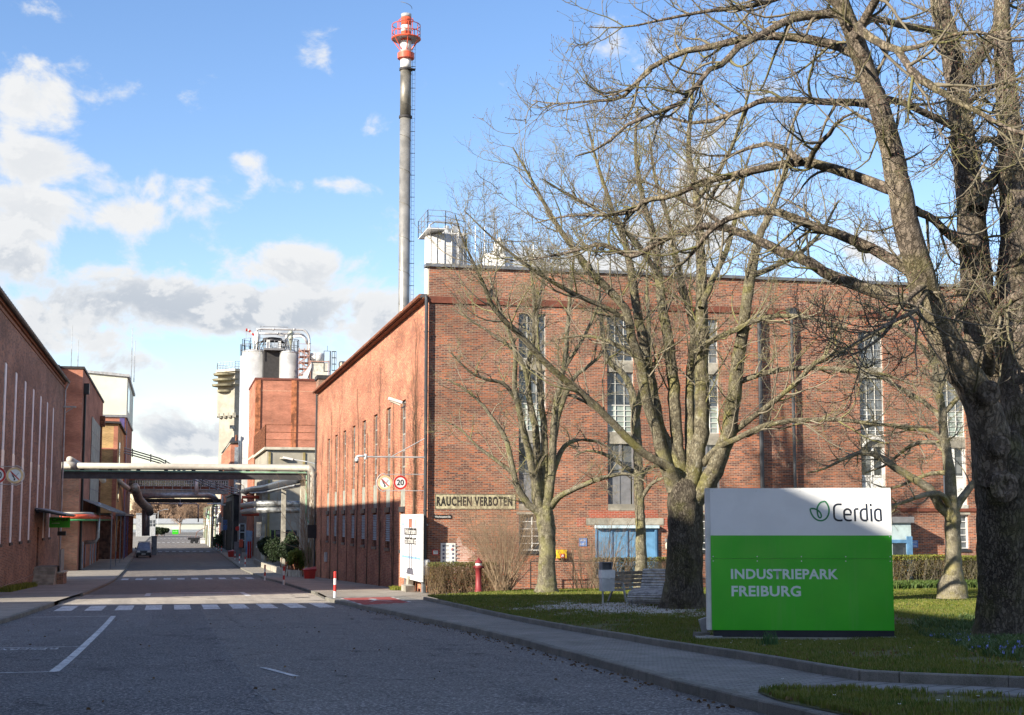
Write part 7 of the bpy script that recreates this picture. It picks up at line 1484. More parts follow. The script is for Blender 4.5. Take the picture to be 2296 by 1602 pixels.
# shrubs beyond the hall and hedges on the right of the street
def bush(name, label, boxes, n, size, lf, seed):
    c_ = boxes[0]; z0 = float(zg(c_[1])); t = thing(name, label, 'bush', (c_[0], c_[1], z0)); quadmesh('foliage', [leafcloud(boxes, n, size, seed)], lf, t, False)
    P = []; k = 14
    for i in range(k):
        b = boxes[i % len(boxes)]; e = np.array(b[:3])+nr.normal(size=3)*np.array(b[3:6])*.4; s_ = np.array([b[0]+nr.normal()*.3, b[1], z0]); P.append([s_+(e-s_)*q for q in np.linspace(0, 1, 5)])
    P = np.array(P); quadmesh('stems', [vtubes(P, np.broadcast_to(np.linspace(.05, .02, 5), (k, 5)), 4)], M_rust, t, False); return t
def bb(px, py, Y, rx, ry, rz): p = PY(px, py, Y); return (p[0], Y, p[2], rx, ry, rz)
def bl_(n, px0, px1, py, Y0, Y1, r0, r1, sz=1., dpy=6): return [bb(px0+(px1-px0)*i/(n-1)+rnd.uniform(-4, 4), py+rnd.uniform(-dpy, dpy), Y0+(Y1-Y0)*i/(n-1)+rnd.uniform(-.6, .6), rnd.uniform(r0, r1), rnd.uniform(r0, r1)*1.3, rnd.uniform(r0, r1)*sz) for i in range(n)]
bush('bush', 'sunlit green bush at the foot of the nearest concrete post', bl_(26, 650, 704, 1250, 115, 116.5, .22, .46, 1., 12), 16000, .075, M_hedgeB, 1)
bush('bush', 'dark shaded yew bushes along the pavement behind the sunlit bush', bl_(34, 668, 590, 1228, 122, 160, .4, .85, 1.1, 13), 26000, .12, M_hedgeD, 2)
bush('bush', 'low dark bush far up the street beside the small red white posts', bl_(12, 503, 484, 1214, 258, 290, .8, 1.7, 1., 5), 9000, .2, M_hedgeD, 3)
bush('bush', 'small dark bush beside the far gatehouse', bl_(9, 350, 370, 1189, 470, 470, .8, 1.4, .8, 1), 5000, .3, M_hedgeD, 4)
shrub('tangle of bare climbing stems around the end of the cream pipe', 699, 1240, 114.5, 8.0, .10, 24, M_shr, name='climber', cat='climber', base=.35, rs=2.0, dens=5, zf=zg)
# planter wall below the bushes
mb = MB(); a0 = PG(588, 1232, .12); 
for (x0, y0), (x1, y1) in (((9.55, 112.5), (8.75, 116)), ((8.75, 116), (8.9, 165))):
    n = max(2, int(abs(y1-y0)/4)) 
    for i in range(n):
        xa_, ya_ = x0+(x1-x0)*i/n, y0+(y1-y0)*i/n; xb_, yb2 = x0+(x1-x0)*(i+1)/n, y0+(y1-y0)*(i+1)/n
        z = min(float(zg(ya_)), float(zg(yb2))); mb.prism([(xa_, ya_, z-.1), (xb_, yb2-.03, z-.1), (xb_, yb2-.03, z+.62), (xa_, ya_, z+.62)], (.18, 0, 0))
o = obj('planter_wall', mb, M_conc, origin=(8.75, 116, -2.8)); tag(o, 'low concrete planter wall below the bushes on the right pavement', 'wall')

# climbing vines on the side wall
M_vine = leafy('vine_stem', ((.085, .058, .042), (.12, .085, .06), (.06, .045, .035)), .9, 2, 0)
def vine(y, h, n, lab, thick=.035, br=6, spread=.5):
    z0 = float(zside(y)); t = thing('climbing_vine', lab, 'vine', (XR-.03, y, z0), 'bare vines on the sunlit side wall'); P = np.zeros((n, 24, 3)); 
    for i in range(n):
        yy = y+nr.normal()*.12; a = nr.uniform(0, 6); w = nr.uniform(.12, .45)
        for j in range(24): q = j/23; P[i, j] = (XR-.06-(.02*i) % .12, yy+w*math.sin(a+q*nr.uniform(5, 6.2))*(.4+q)+nr.normal()*.02, z0+q*h*(1 if i == 0 else nr.uniform(.93, 1.0)*(.55+.45*i/n)))
    Rr = np.linspace(thick, thick*.35, 24)[None]*np.ones((n, 1)); L1, r1 = spawn(P, Rr, np.full(n, br), spread*2.2, 8, (.3, .9), .12, 0, 0, .12, .12, .45, .006); L2, r2 = spawn(L1, r1, np.full(len(L1), 7), spread*.8, 5, (.4, 1.1), .06, 0, 0, .15, .1, .6, .004)
    for Q in (L1, L2): Q[:, :, 0] = XR-.04-np.abs(Q[:, :, 0]-XR)*.22
    quadmesh('stems', [vtubes(P, Rr, 5), vtubes(L1, r1, 4), vtubes(L2, r2, 3)], M_vine, t)
vys = [(65.8, 11.5, 8, 'dense bare vine tangle next to the hall corner', .022, 9, 1.0)]
ws = yw
ordn = ('nearest', 'second', 'third', 'fourth', 'fifth', 'sixth', 'seventh', 'eighth')
for k, y in enumerate([(ws[i]+ws[i+1])/2 for i in range(7)][::-1]+[ws[0]+4.0]):
    vine(y, rnd.choice([9.5, 10.5, 11.6, 8.5]), rnd.choice([1, 2]), '%s thin bare vine from the hall corner, climbing beside a tall window' % ordn[k], rnd.uniform(.022, .038), 9, .5)
for q in vys: vine(*q[:3], q[3], q[4], q[5], q[6])
# ------------------------------------------------------------------ the big site sign
SA, SB = PD(1596.5, 1412, 32.5), PD(2005.5, 1408, 32.3); zs0 = float(SA[2]); zs1 = float(PD(1583, 1095, 32.5)[2])
dv = np.array([SB[0]-SA[0], SB[1]-SA[1]]); Wd = np.linalg.norm(dv); dv /= Wd; ex = np.array([dv[0], dv[1], 0]); en = np.array([dv[1], -dv[0], 0]); ez = np.array([0, 0, 1.])
H = zs1-zs0; O = np.array([SA[0], SA[1], zs0]); print('sign', Wd, H, O, ex)
zgd = float(zlawn(O[1])); zsp = zs0+H*.668
sg = thing('site_sign', 'large free standing white and green entrance sign on the lawn', 'sign', (O[0], O[1], zgd))
def sbox(mb, a, b, z0, z1, n0, n1): mb.obox(O*[1, 1, 0]+ex*(a+b)/2+en*(n0+n1)/2+ez*(z0+z1)/2, ex*(b-a)/2, en*(n1-n0)/2, ez*(z1-z0)/2); return mb
obj('white_panel', sbox(MB(), 0, Wd, zsp+.002, zs1, -.03, 0), mat('sign_white', (.80, .82, .85), .35, var=.03, vscale=.8), sg)
zj = zs0+H*.503
obj('green_panel', sbox(sbox(MB(), 0, Wd, zj+.003, zsp, -.03, 0), 0, Wd, zs0, zj-.002, -.03, 0), M_green, sg)
mb = MB(); sbox(mb, -.10, -.003, zs0, zs1, -.31, -.03); sbox(mb, -.006, .035, zs0-.0, zs1-.003, -.045, -.031); sbox(mb, Wd-.03, Wd+.003, zs0, zs1-.003, -.31, -.031); sbox(mb, -.1, Wd, zs1+.001, zs1+.02, -.31, -.01); obj('side_casing', mb, M_white, sg)
obj('back_panel', sbox(MB(), 0, Wd-.03, zs0, zs1-.003, -.33, -.311), M_lgrey, sg)
mb = MB(); sbox(mb, .05, Wd, zgd-.1, zs0-.003, -.27, -.03); obj('base', mb, mat('dark_blue_base', (.02, .022, .032), .5), sg)
mb = MB(); sbox(mb, -.35, Wd+.1, zgd-.2, zgd+.06, -.5, .25); obj('footing', mb, M_conc, sg)
for a in (-.13, Wd-.3): obj('foot_plate', sbox(MB(), a, a+.35, zgd+.062, zgd+.08, -.25, .1), M_galv, sg)
mb = MB()
for k in range(5):
    for zz2 in (zs1-.05, zj+.05, zj-.05): disc(mb, O*[1, 1, 0]+ex*(.05+(Wd-.1)*k/4)+ez*zz2+en*.004, .014, ex, ez, 8)
for zz2 in (zsp-.02, (zs1+zsp)/2): disc(mb, O*[1, 1, 0]+ex*(Wd-.05)+ez*zz2+en*.004, .014, ex, ez, 8)
obj('rivets', mb, M_wmetal, sg)
# lettering; sign pixel box: x 1596..2005, y 1095..1412
sx = lambda px: (px-1596.5)/(2003-1596.5)*Wd; sz = lambda py: zs1-(py-1096)/(1411-1096)*H
M_let = mat('pale_lettering', (.62, .74, .72), .5, var=.02)
o3 = lambda a, z, n=.004: O*[1, 1, 0]+ex*a+ez*z+en*n
text('lettering', 'INDUSTRIEPARK', M_let, sg, o3(sx(1641), sz(1298)), ex, ez, sz(1275)-sz(1298), sx(1881)-sx(1641), bold=.03, spacing=1.05)
text('lettering', 'FREIBURG', M_let, sg, o3(sx(1641.5), sz(1336.5)), ex, ez, sz(1312.5)-sz(1336.5), sx(1797)-sx(1641.5), bold=.03, spacing=1.05)
# word mark drawn as rounded strokes: coordinates in pixels of the enlarged detail (6.205 px per photo px)
def lg(x, y): return (sx((2560+x/6.205)/K)-0, sz((1600+y/6.205)/K))
def rnd_arc(cx, cy, rx, ry, a0, a1, n=10): return [(cx+rx*math.cos(R(a0+(a1-a0)*i/n)), cy-ry*math.sin(R(a0+(a1-a0)*i/n))) for i in range(n+1)]
wpx = 38; w_ = (sx(1+wpx/6.205/K)-sx(1)); M_word = mat('word_dark', (.012, .018, .035), .4)
strokes = [
 [(1180, 268), (1120, 266)]+rnd_arc(1112, 350, 92, 84, 90, 180)+[(1022, 500)]+rnd_arc(1118, 510, 95, 84, 185, 270)+[(1150, 594), (1190, 588)],
 [(1236, 475), (1362, 475), (1362, 440)]+rnd_arc(1293, 430, 69, 68, 0, 180)+[(1226, 510)]+rnd_arc(1308, 520, 80, 74, 185, 270)+[(1340, 594), (1378, 588)],
 [(1446, 610), (1438, 380), (1458, 362), (1516, 360)],
 [(1678, 255), (1688, 590)], [(1672, 366), (1632, 362)]+rnd_arc(1632, 440, 76, 78, 90, 180)+[(1560, 520)]+rnd_arc(1636, 525, 74, 70, 180, 270)+[(1684, 593)],
 [(1762, 255), (1764, 305)], [(1766, 352), (1776, 612)],
 [(1958, 366), (1966, 592), (1920, 596)]+rnd_arc(1916, 526, 72, 70, 270, 180)+[(1842, 440)]+rnd_arc(1912, 440, 70, 76, 180, 90)+[(1956, 372)]]
mb = MB()
for k, s in enumerate(strokes): ribbon(mb, [lg(*q) for q in s], w_, O*[1, 1, 0], ex, ez, en, .004+.0006*k)
obj('word_mark', mb, M_word, sg)
leaf = [[(680, 400), (684, 340), (715, 275), (765, 225), (845, 205)], [(845, 205), (890, 265), (918, 340), (920, 420), (895, 500), (850, 560), (790, 592), (735, 597), (670, 578), (610, 530), (565, 460), (545, 400), (542, 355)],
        [(542, 355), (590, 352), (645, 362), (700, 390), (745, 440), (762, 490), (758, 525), (735, 540), (708, 520), (690, 470), (682, 400)]]
mb = MB(); lw = w_*.82
for k, s in enumerate(leaf): c_ = catmull([lg(*q) for q in s], 26); ribbon(mb, c_, lw, O*[1, 1, 0], ex, ez, en, .004+.0006*k)
obj('leaf_emblem', mb, mat('leaf_green', (.02, .25, .09), .4), sg)
# floodlight behind the sign and stone
p = PD(1580, 1392, 33.3); mb = MB(); mb.obox((p[0], p[1], zgd+.28), (.10, 0, .03), (0, .05, 0), (-.04, 0, .14)); mb.bar((p[0]+.03, p[1], zgd-.02), (p[0]+.03, p[1], zgd+.2), .04); tag(obj('spotlight', mb, M_lgrey, origin=(p[0], p[1], zgd)), 'small grey spotlight on the grass at the left edge of the sign', 'lamp')
p = PD(1572, 1403, 33.0); mb = MB(); mb.obox((p[0], p[1], zgd+.04), (.16, .02, 0), (0, .13, 0), (.01, 0, .09)); tag(obj('kerb_block', mb, M_kerb, origin=(p[0], p[1], zgd)), 'loose stone block beside the left foot of the sign', 'stone')

# ------------------------------------------------------------------ bollards
def make_bollard(label, grp):
    t = thing('bollard', label, 'bollard', (0, 0, 0), grp)
    for k in range(4):
        mb = MB(); mb.cyl((0, 0), .058, k*.25+(.001 if k else -.05), (k+1)*.25, 18); 
        if k == 3: mb.lathe((0, 0, 1.0005), [(.058, 0), (.052, .012), (.02, .018)], 18)
        obj('red_band' if k % 2 else 'white_band', mb, mat('bollard_red', (.50, .04, .035), .4, var=.06) if k % 2 else M_wmetal, t, False, True)
    return t
bl = [(1088.5, 57.5, 6.25), (925.8, 85.3, None), (864, 102.8, None), (799, 152, None), (780, 166, None), (765.6, 180, None), (721, 222, None), (711, 236, None), (705, 248, None), (691, 268, None), (684.6, 285, None), (678, 305, None), (673, 322, None)]
words = ['nearest red and white bollard, beside the red patch', 'second red and white bollard from the camera, at the kerb', 'third red and white bollard, just before the near shadow edge', 'fourth red and white bollard up the street, right one of a trio',
 'fifth red and white bollard, middle one of the trio', 'sixth red and white bollard, left one of the trio', 'seventh bollard, right one of the far pair', 'eighth bollard, left one of the far pair', 'ninth bollard, first of the small far row', 'tenth bollard of the small far row', 'eleventh bollard of the small far row', 'twelfth bollard of the small far row', 'farthest red and white bollard beside the barrier']
b0_ = make_bollard(words[0], 'red and white bollards along the right kerb')
for k, (u, Y, x) in enumerate(bl):
    x = x if x else float(PY(u/K, 1250, Y)[0]); o = b0_ if k == 0 else copytree(b0_); o.location = (x, Y, float(zside(Y))); o['label'] = words[k]

# ------------------------------------------------------------------ hydrant, bin, benches
p = PG(1073, 1333, .02, zlawn); p = PY(1073, 1331, 56.6); z0 = float(zlawn(56.6)); t = thing('hydrant', 'dark red pillar hydrant with a white band before the clipped hedge', 'hydrant', (p[0], 56.6, z0)); M_hyd = mat('hydrant_red', (.20, .025, .03), .55, var=.12)
mb = MB(); mb.lathe((p[0], 56.6, z0-.03), [(.16, 0), (.16, .1), (.125, .12), (.115, .6), (.125, .95), (.17, .97), (.17, 1.06), (.12, 1.08)], 20); obj('body', mb, M_hyd, t, True)
mb = MB(); mb.cyl((p[0], 56.6), .128, z0+1.052, z0+1.14, 20); obj('white_band', mb, M_wmetal, t)
mb = MB(); mb.lathe((p[0], 56.6, z0+1.142), [(.15, 0), (.15, .04), (.08, .12), (.03, .16)], 20); mb.box((p[0]-.03, 56.57, z0+1.29), (p[0]+.03, 56.63, z0+1.35)); obj('cap', mb, M_hyd, t)
mb = MB(); mb.tube([(p[0]-.21, 56.58, z0+.98), (p[0]+.21, 56.58, z0+.98)], .045, 10); obj('outlets', mb, M_hyd, t)
p = PD(1361, 1345, 46); z0 = float(zlawn(p[1])); bx_, by_ = p[0], p[1]; t = thing('litter_bin', 'grey litter bin with white liner on a thin post, left of the bench', 'bin', (bx_, by_, z0))
mb = MB(); mb.box((bx_-.21, by_-.15, z0+.46), (bx_+.21, by_+.15, z0+1.12)); obj('container', mb, mat('bin_grey', (.52, .53, .53), .5), t)
mb = MB(); v = [(bx_-.225, by_-.165), (bx_+.225, by_-.165), (bx_+.225, by_+.165), (bx_-.225, by_+.165)]; n = 28; a = []
for i in range(n):
    q = i/n*4; k = int(q); f = q-k; x0_, y0_ = v[k]; x1_, y1_ = v[(k+1) % 4]; a.append((x0_+(x1_-x0_)*f, y0_+(y1_-y0_)*f, z0+.86+.02*math.sin(i*1.3)+.015*math.sin(i*2.9)))
V = a+[(x, y, z0+1.125) for x, y, z in a]; mb.add(V, [(i, (i+1) % n, n+(i+1) % n, n+i) for i in range(n)]); obj('liner', mb, M_wmetal, t)
mb = MB(); mb.box((bx_-.21, by_+.05, z0+1.128), (bx_+.17, by_+.14, z0+1.36)); mb.box((bx_-.21, by_-.12, z0+1.34), (bx_+.17, by_+.045, z0+1.37)); mb.box((bx_-.205, by_-.11, z0+1.13), (bx_-.16, by_+.045, z0+1.338)); mb.box((bx_+.12, by_-.11, z0+1.13), (bx_+.165, by_+.045, z0+1.338)); obj('hood', mb, M_grey, t)
mb = MB(); mb.tube([(bx_-.1, by_+.12, z0-.05), (bx_-.1, by_+.12, z0+.46)], .03, 8); obj('post', mb, M_galv, t)
# park bench (metal frame, wooden slats)
c0 = PD(1425, 1330, 48.5); z0 = float(zlawn(c0[1])); bang = R(28); bt = thing('park_bench', 'wooden slat bench with grey steel arms, facing left of the big trunk', 'bench', (c0[0], c0[1], z0), rz=bang)
for k in range(4): mb = MB(); mb.obox((0, .27+.035*k, .56+.13*k), (.82, 0, 0), (0, .012, .003), (0, -.012, .052)); obj('back_slat', mb, M_wood, bt, local=True)
for k in range(4): mb = MB(); mb.box((-.82, -.26+k*.125, .43), (.82, -.155+k*.125, .465)); obj('seat_slat', mb, M_wood, bt, local=True)
for s in (-1, 1):
    x = s*.86; mb = MB()
    mb.bar((x, -.42, 0), (x, -.26, .66), .045, .06); mb.bar((x, -.26, .68), (x, .20, .68), .05, .05); mb.bar((x, .45, 0), (x, .2, .45), .045, .06); mb.bar((x, .18, .42), (x, .42, 1.02), .045, .05); mb.bar((x, -.30, .41), (x, .22, .41), .045, .04)
    obj('arm_frame', mb, mat('bench_steel', (.20, .21, .22), .45, .5), bt, local=True)
# slatted lounger, wavy
c0 = PD(1470, 1348, 46.3); z0 = float(zlawn(c0[1])); lt = thing('lounger', 'wavy grey timber slat lounger at the foot of the thick middle tree', 'bench', (c0[0], c0[1], z0), rz=R(-32))
prof = [(-1.05, .10), (-1.18, .22), (-1.12, .36), (-.95, .45), (-.62, .49), (-.25, .51), (.10, .49), (.36, .47), (.56, .56), (.70, .74), (.82, .94), (.93, 1.12)]
pr = catmull(np.array([(a, b) for a, b in prof]), 24); mb = MB()
for i in range(23):
    a = pr[i]; b = pr[i+1]; m_ = (a+b)/2; d_ = (b-a); L_ = np.linalg.norm(d_); d_ /= L_; n_ = np.array([-d_[1], d_[0]])
    wl, wr = (-.62, .95); mb.obox(((wl+wr)/2, m_[0], m_[1]), ((wr-wl)/2, 0, 0), (0, d_[0]*L_*.34, d_[1]*L_*.34), (0, n_[0]*.016, n_[1]*.016))
obj('slats', mb, mat('grey_slats', (.36, .35, .335), .7, var=.2, vscale=6), lt, local=True)
for x in (-.5, .82):
    mb = MB(); mb.tube([(x, a, b-.035) for a, b in pr], .022, 6); mb.bar((x, -.3, 0), (x, -.3, .46), .05); mb.bar((x, .5, 0), (x, .5, .5), .05); obj('rail', mb, M_grey, lt, local=True)

# ------------------------------------------------------------------ corner: traffic signs, camera, banner, grey bin, lamp
px0_ = pc[0]; Yp = YF-.14
def sign_disc(t, c_, r, ring, inner, Y):
    mb = MB(); mb.tube([(c_[0], Y+.02, c_[2]), (c_[0], Y-.0, c_[2])], r, 28); obj('plate', mb, inner, t)
    mb = MB(); disc(mb, (c_[0], Y-.003, c_[2]), r*.985, (1, 0, 0), (0, 0, 1), 32, r*.72 if ring is M_redp else r*.74); obj('ring', mb, ring, t)
M_tan = mat('sign_tan', (.70, .50, .26), .5)
def nosmoke(t, c_, r, Y):
    mb = MB(); q = lambda x, z: (c_[0]+x*r, Y-.006, c_[2]+z*r)
    mb.quad(q(-.32, .05), q(-.42, .32), q(-.30, .36), q(-.12, .12)); mb.quad(q(-.35, -.02), q(-.05, -.38), q(.02, -.30), q(-.16, .05)); mb.quad(q(-.12, -.36), q(-.1, -.62), q(.06, -.60), q(.10, -.36)); obj('hand_symbol', mb, M_ink, t)
    mb = MB(); mb.quad(q(.05, -.1), q(.42, .36), q(.52, .28), q(.15, -.16)); obj('cigarette_symbol', mb, M_lgrey, t)
    mb = MB(); Q = lambda x, z: (c_[0]+x*r, Y-.009, c_[2]+z*r); mb.quad(Q(-.56, .46), Q(-.46, .56), Q(.56, -.46), Q(.46, -.56)); obj('prohibition_bar', mb, M_redp, t)
Ys = YF-.16
ts = thing('traffic_sign', 'pair of round signs, no smoking and speed limit 20, beside the hall downpipe', 'sign', tuple(fy(1280, 1598, Ys)))
cN, c20 = fy(1254, 1571, Ys), fy(1304.5, 1571, Ys); r_ = 23.3*Ys*1.004/4750
sign_disc(ts, cN, r_, M_tan, M_wmetal, Ys); nosmoke(ts, cN, r_, Ys); sign_disc(ts, c20, r_, M_redp, M_wmetal, Ys)
text('lettering', '20', M_ink, ts, (c20[0]-r_*.52, Ys-.006, c20[2]-r_*.40), (1, 0, 0), (0, 0, 1), r_*.82, r_*1.02, bold=.02)
mb = MB()
for v in (1544.5, 1598): a0, b0 = fy(1250, v, Ys+.04), fy(1386, v, Ys+.04); mb.tube([a0, b0], .017, 6)
mb.tube([tuple(cN+np.array([(r_+.05)*math.cos(a), .05, (r_+.05)*1.1*math.sin(a)])) for a in np.linspace(R(90), R(270), 12)], .017, 6); obj('frame', mb, M_lgrey, ts)
tcm = thing('surveillance_camera', 'white dome camera at the end of a long grey arm from the hall corner', 'camera', tuple(fy(1180, 1488, Ys)))
a0, b0 = fy(1185, 1487, Ys), fy(1386, 1489, Ys); mb = MB(); mb.tube([a0, b0], .032, 8); mb.tube([fy(1277, 1486, Ys), fy(1383, 1428, Ys)], .022, 6); obj('arm', mb, M_lgrey, tcm)
mb = MB(); mb.tube([fy(1191, 1478, Ys), fy(1191, 1496, Ys)], .06, 8); mb.tube([fy(1190, 1485, Ys-.01), fy(1168, 1485, Ys-.01), fy(1163, 1487, Ys-.01), fy(1162, 1493, Ys-.01)], .05, 10); obj('bracket', mb, M_wmetal, tcm, True)
c_ = fy(1162.5, 1499, Ys-.01); mb = MB(); mb.lathe((c_[0], c_[1], c_[2]-.04), [(.085, 0), (.085, .12), (.06, .15)], 14); obj('housing', mb, M_wmetal, tcm, True)
mb = MB(); mb.lathe((c_[0], c_[1], c_[2]-.12), [(.02, 0), (.06, .025), (.078, .078)], 14); obj('dome', mb, M_black, tcm, True)
# left pair of signs
YsL = 62.6; cL, cR = fy(-8, 1547, YsL), fy(48, 1548, YsL); r_ = 26.3*YsL*.955/4750
tl = thing('traffic_sign', 'pair of round signs, speed limit 20 and no smoking, cut by the left picture edge', 'sign', tuple(fy(20, 1580, YsL)))
sign_disc(tl, cR, r_, M_tan, M_wmetal, YsL); nosmoke(tl, cR, r_, YsL); sign_disc(tl, cL, r_, M_redp, M_wmetal, YsL)
text('lettering', '20', M_ink, tl, (cL[0]-r_*.52, YsL-.006, cL[2]-r_*.40), (1, 0, 0), (0, 0, 1), r_*.82, r_*1.02, bold=.02)
mb = MB()
for v in (1519, 1577): mb.tube([(XL+.05, YsL+.05, float(fy(20, v, YsL)[2])), fy(52, v, YsL+.05)], .017, 6)
mb.tube([tuple(cR+np.array([(r_+.04)*math.cos(a), .05, (r_+.05)*1.06*math.sin(a)])) for a in np.linspace(R(90), R(-90), 12)], .017, 6); obj('frame', mb, M_lgrey, tl)
mb = MB(); mb.tube([(XL+.08, YsL+.05, float(zside(YsL))), (XL+.08, YsL+.05, 3.5)], .06, 8); obj('post', mb, M_grey, tl)
# banner on the side wall near the corner
bxp = 10.42; y0b = float(fx(1372, 1790, bxp)[1]); y1b = float(fx(1304, 1790, bxp)[1]); zb1 = float(fx(1372, 1674, bxp)[2]); zb0 = float(fx(1372, 1896, bxp)[2]); print('banner', y0b, y1b, zb0, zb1)
tb = thing('banner', 'large bright white framed banner with shovels and text boxes at the hall corner', 'banner', (bxp, y0b, float(zside(y0b))))
mb = MB()
for (a, b, c_, d_) in ((y0b, y1b, zb1-.1, zb1), (y0b, y1b, zb0, zb0+.1), (y0b, y0b+.1, zb0+.1, zb1-.1), (y1b-.1, y1b, zb0+.1, zb1-.1)): mb.box((bxp, a, c_), (bxp+.10, b, d_))
obj('frame', mb, M_wmetal, tb)
mb = MB(); mb.box((bxp+.03, y0b+.12, zb0+.12), (bxp+.05, y1b-.12, zb1-.12)); obj('canvas', mb, mat('banner_white', (.74, .76, .80), .6, var=.03), tb)
by = lambda s: y1b-.15-(y1b-y0b-.3)*s; bz = lambda s: zb1-.14-(zb1-zb0-.28)*s     # s: 0 left/top .. 1 right/bottom as seen
def bq(mb, s0, s1, t0, t1, l=.004): mb.quad((bxp+.03-l, by(s0), bz(t0)), (bxp+.03-l, by(s1), bz(t0)), (bxp+.03-l, by(s1), bz(t1)), (bxp+.03-l, by(s0), bz(t1)))
mb = MB(); bq(mb, .0, .16, .0, 1.); obj('snow_picture', mb, mat('banner_lilac', (.55, .56, .68), .6), tb)
mb = MB(); bq(mb, .05, 1., .66, .70, .0055); bq(mb, .0, .14, .10, .13, .0055); obj('blue_shadow_picture', mb, mat('banner_blue', (.20, .36, .62), .6), tb)
mb = MB(); bq(mb, .38, .55, .02, .17, .006); bq(mb, .26, .29, .03, .15, .006); bq(mb, .70, .73, .03, .15, .006); obj('brown_handles', mb, mat('banner_brown', (.30, .13, .09), .6), tb)
mb = MB(); bq(mb, .41, .45, .17, .88, .0065); bq(mb, .52, .555, .17, .88, .0065); bq(mb, .75, .765, .17, .90, .0065); mb.quad(*[(bxp+.0235, by(s), bz(t_)) for s, t_ in ((.34, .86), (.60, .86), (.66, .97), (.26, .97))]); obj('shovel_picture', mb, mat('banner_dark', (.10, .10, .13), .6), tb)
mb = MB(); bq(mb, .16, .78, .18, .30, .009); bq(mb, .18, .76, .34, .455, .009); obj('text_box', mb, M_ink, tb)
for s, t_, tx in ((.19, .285, 'Weil der andere'), (.21, .44, 'zu schnell ist')):
    text('lettering', tx, M_wmetal, tb, (bxp+.03-.012, by(s), bz(t_)), (0, -1, 0), (0, 0, 1), .26, (y1b-y0b-.3)*.55, bold=.02)
for yy in (y0b+.5, y1b-.6): mb = MB(); mb.box((bxp+.11, yy, float(zside(yy))), (bxp+.19, yy+.08, zb1-.2)); mb.box((bxp+.11, yy, zb1-.5), (XR-.01, yy+.08, zb1-.42)); obj('stand', mb, M_galv, tb)
mb = MB(); mb.lathe((px0_-.02, Yp-.22, float(zside(Yp))+.75), [(.14, 0), (.19, .06), (.20, .62), (.17, .68)], 18); t = tag(obj('litter_bin', mb, M_lgrey, smooth=True, origin=(px0_, Yp-.2, float(zside(Yp))+.75)), 'small grey round bin fixed to the downpipe beside the banner', 'bin')
mb = MB(); mb.cyl((px0_-.02, Yp-.22), .204, float(zside(Yp))+1.13, float(zside(Yp))+1.40, 18); obj('white_band', mb, M_wmetal, t)
mb = MB(); p_ = float(zside(YF)); mb.obox((10.25, 64.6, p_+.12), (.22, .1, 0), (-.05, .3, .02), (0, .02, .13)); mb.obox((10.45, 65.4, p_+.3), (.12, .03, .05), (-.02, .16, .02), (.03, 0, .34)); tag(obj('stone', mb, M_conc, origin=(10.25, 64.6, p_)), 'broken stone slab leaning on the wall foot under the banner', 'stone')
# wall street lamp on the near side wall
c_ = fy(1288, 1303, 70.0); t = thing('street_lamp', 'long white street lamp head projecting from the sunlit wall', 'street lamp', (XR, 70, c_[2]-.5))
mb = MB(); a0 = fy(1266, 1297, 70.0); b0 = fy(1309, 1311, 70.0); mb.bar(a0, b0, .30, .13); obj('head', mb, M_wmetal, t)
mb = MB(); mb.bar(np.array(a0)-[-.08, 0, .12], np.array(b0)-[.1, 0, .12], .22, .07); obj('diffuser', mb, mat('lamp_glass', (.6, .58, .5), .3), t)
mb = MB(); mb.tube([b0, np.array(b0)+[.35, .2, -.03], (XR-.01, 70.4, c_[2]-.35)], .03, 6); obj('arm', mb, M_galv, t)
# second lamp over the yard, by the cream building
a0 = fP(922, 1489, 118); b0 = fP(954, 1496, 118); t = thing('street_lamp', 'white street lamp head on a slanting arm above the cream pipe', 'street lamp', b0)
mb = MB(); mb.bar(a0, b0, .34, .16); obj('head', mb, M_wmetal, t); mb = MB(); mb.tube([b0, fP(1000, 1503, 117), fP(1031, 1511, 114)], .035, 6); obj('arm', mb, M_galv, t)
p_ = fP(775, 1576, 205); t = thing('street_lamp', 'small yellowish street lamp head before the tall silver silo', 'street lamp', p_); mb = MB(); mb.bar(fP(768, 1574, 205), fP(782, 1576, 205), .4, .2); obj('head', mb, M_creamp, t); mb = MB(); mb.tube([fP(782, 1576, 205), fP(794, 1582, 205), fP(796, 1600, 205)], .07, 6); obj('arm', mb, M_conc, t)
mb = MB(); mb.bar(fP(1018, 1709, 113.), fP(1018, 1752, 113.), .75, .3); tag(obj('back_of_sign', mb, M_black, origin=fP(1018, 1730, 113.)), 'dark rectangular cabinet at the far corner of the hall', 'cabinet')
p_ = fx(1064, 1815, XR-.02); mb = MB(); mb.box((XR-.16, p_[1]-.4, p_[2]-.3), (XR-.01, p_[1]+.4, p_[2]+.35)); tag(obj('wall_cabinet', mb, M_lgrey, origin=(XR-.1, p_[1], p_[2])), 'grey electrical box low on the shaded side wall', 'box')
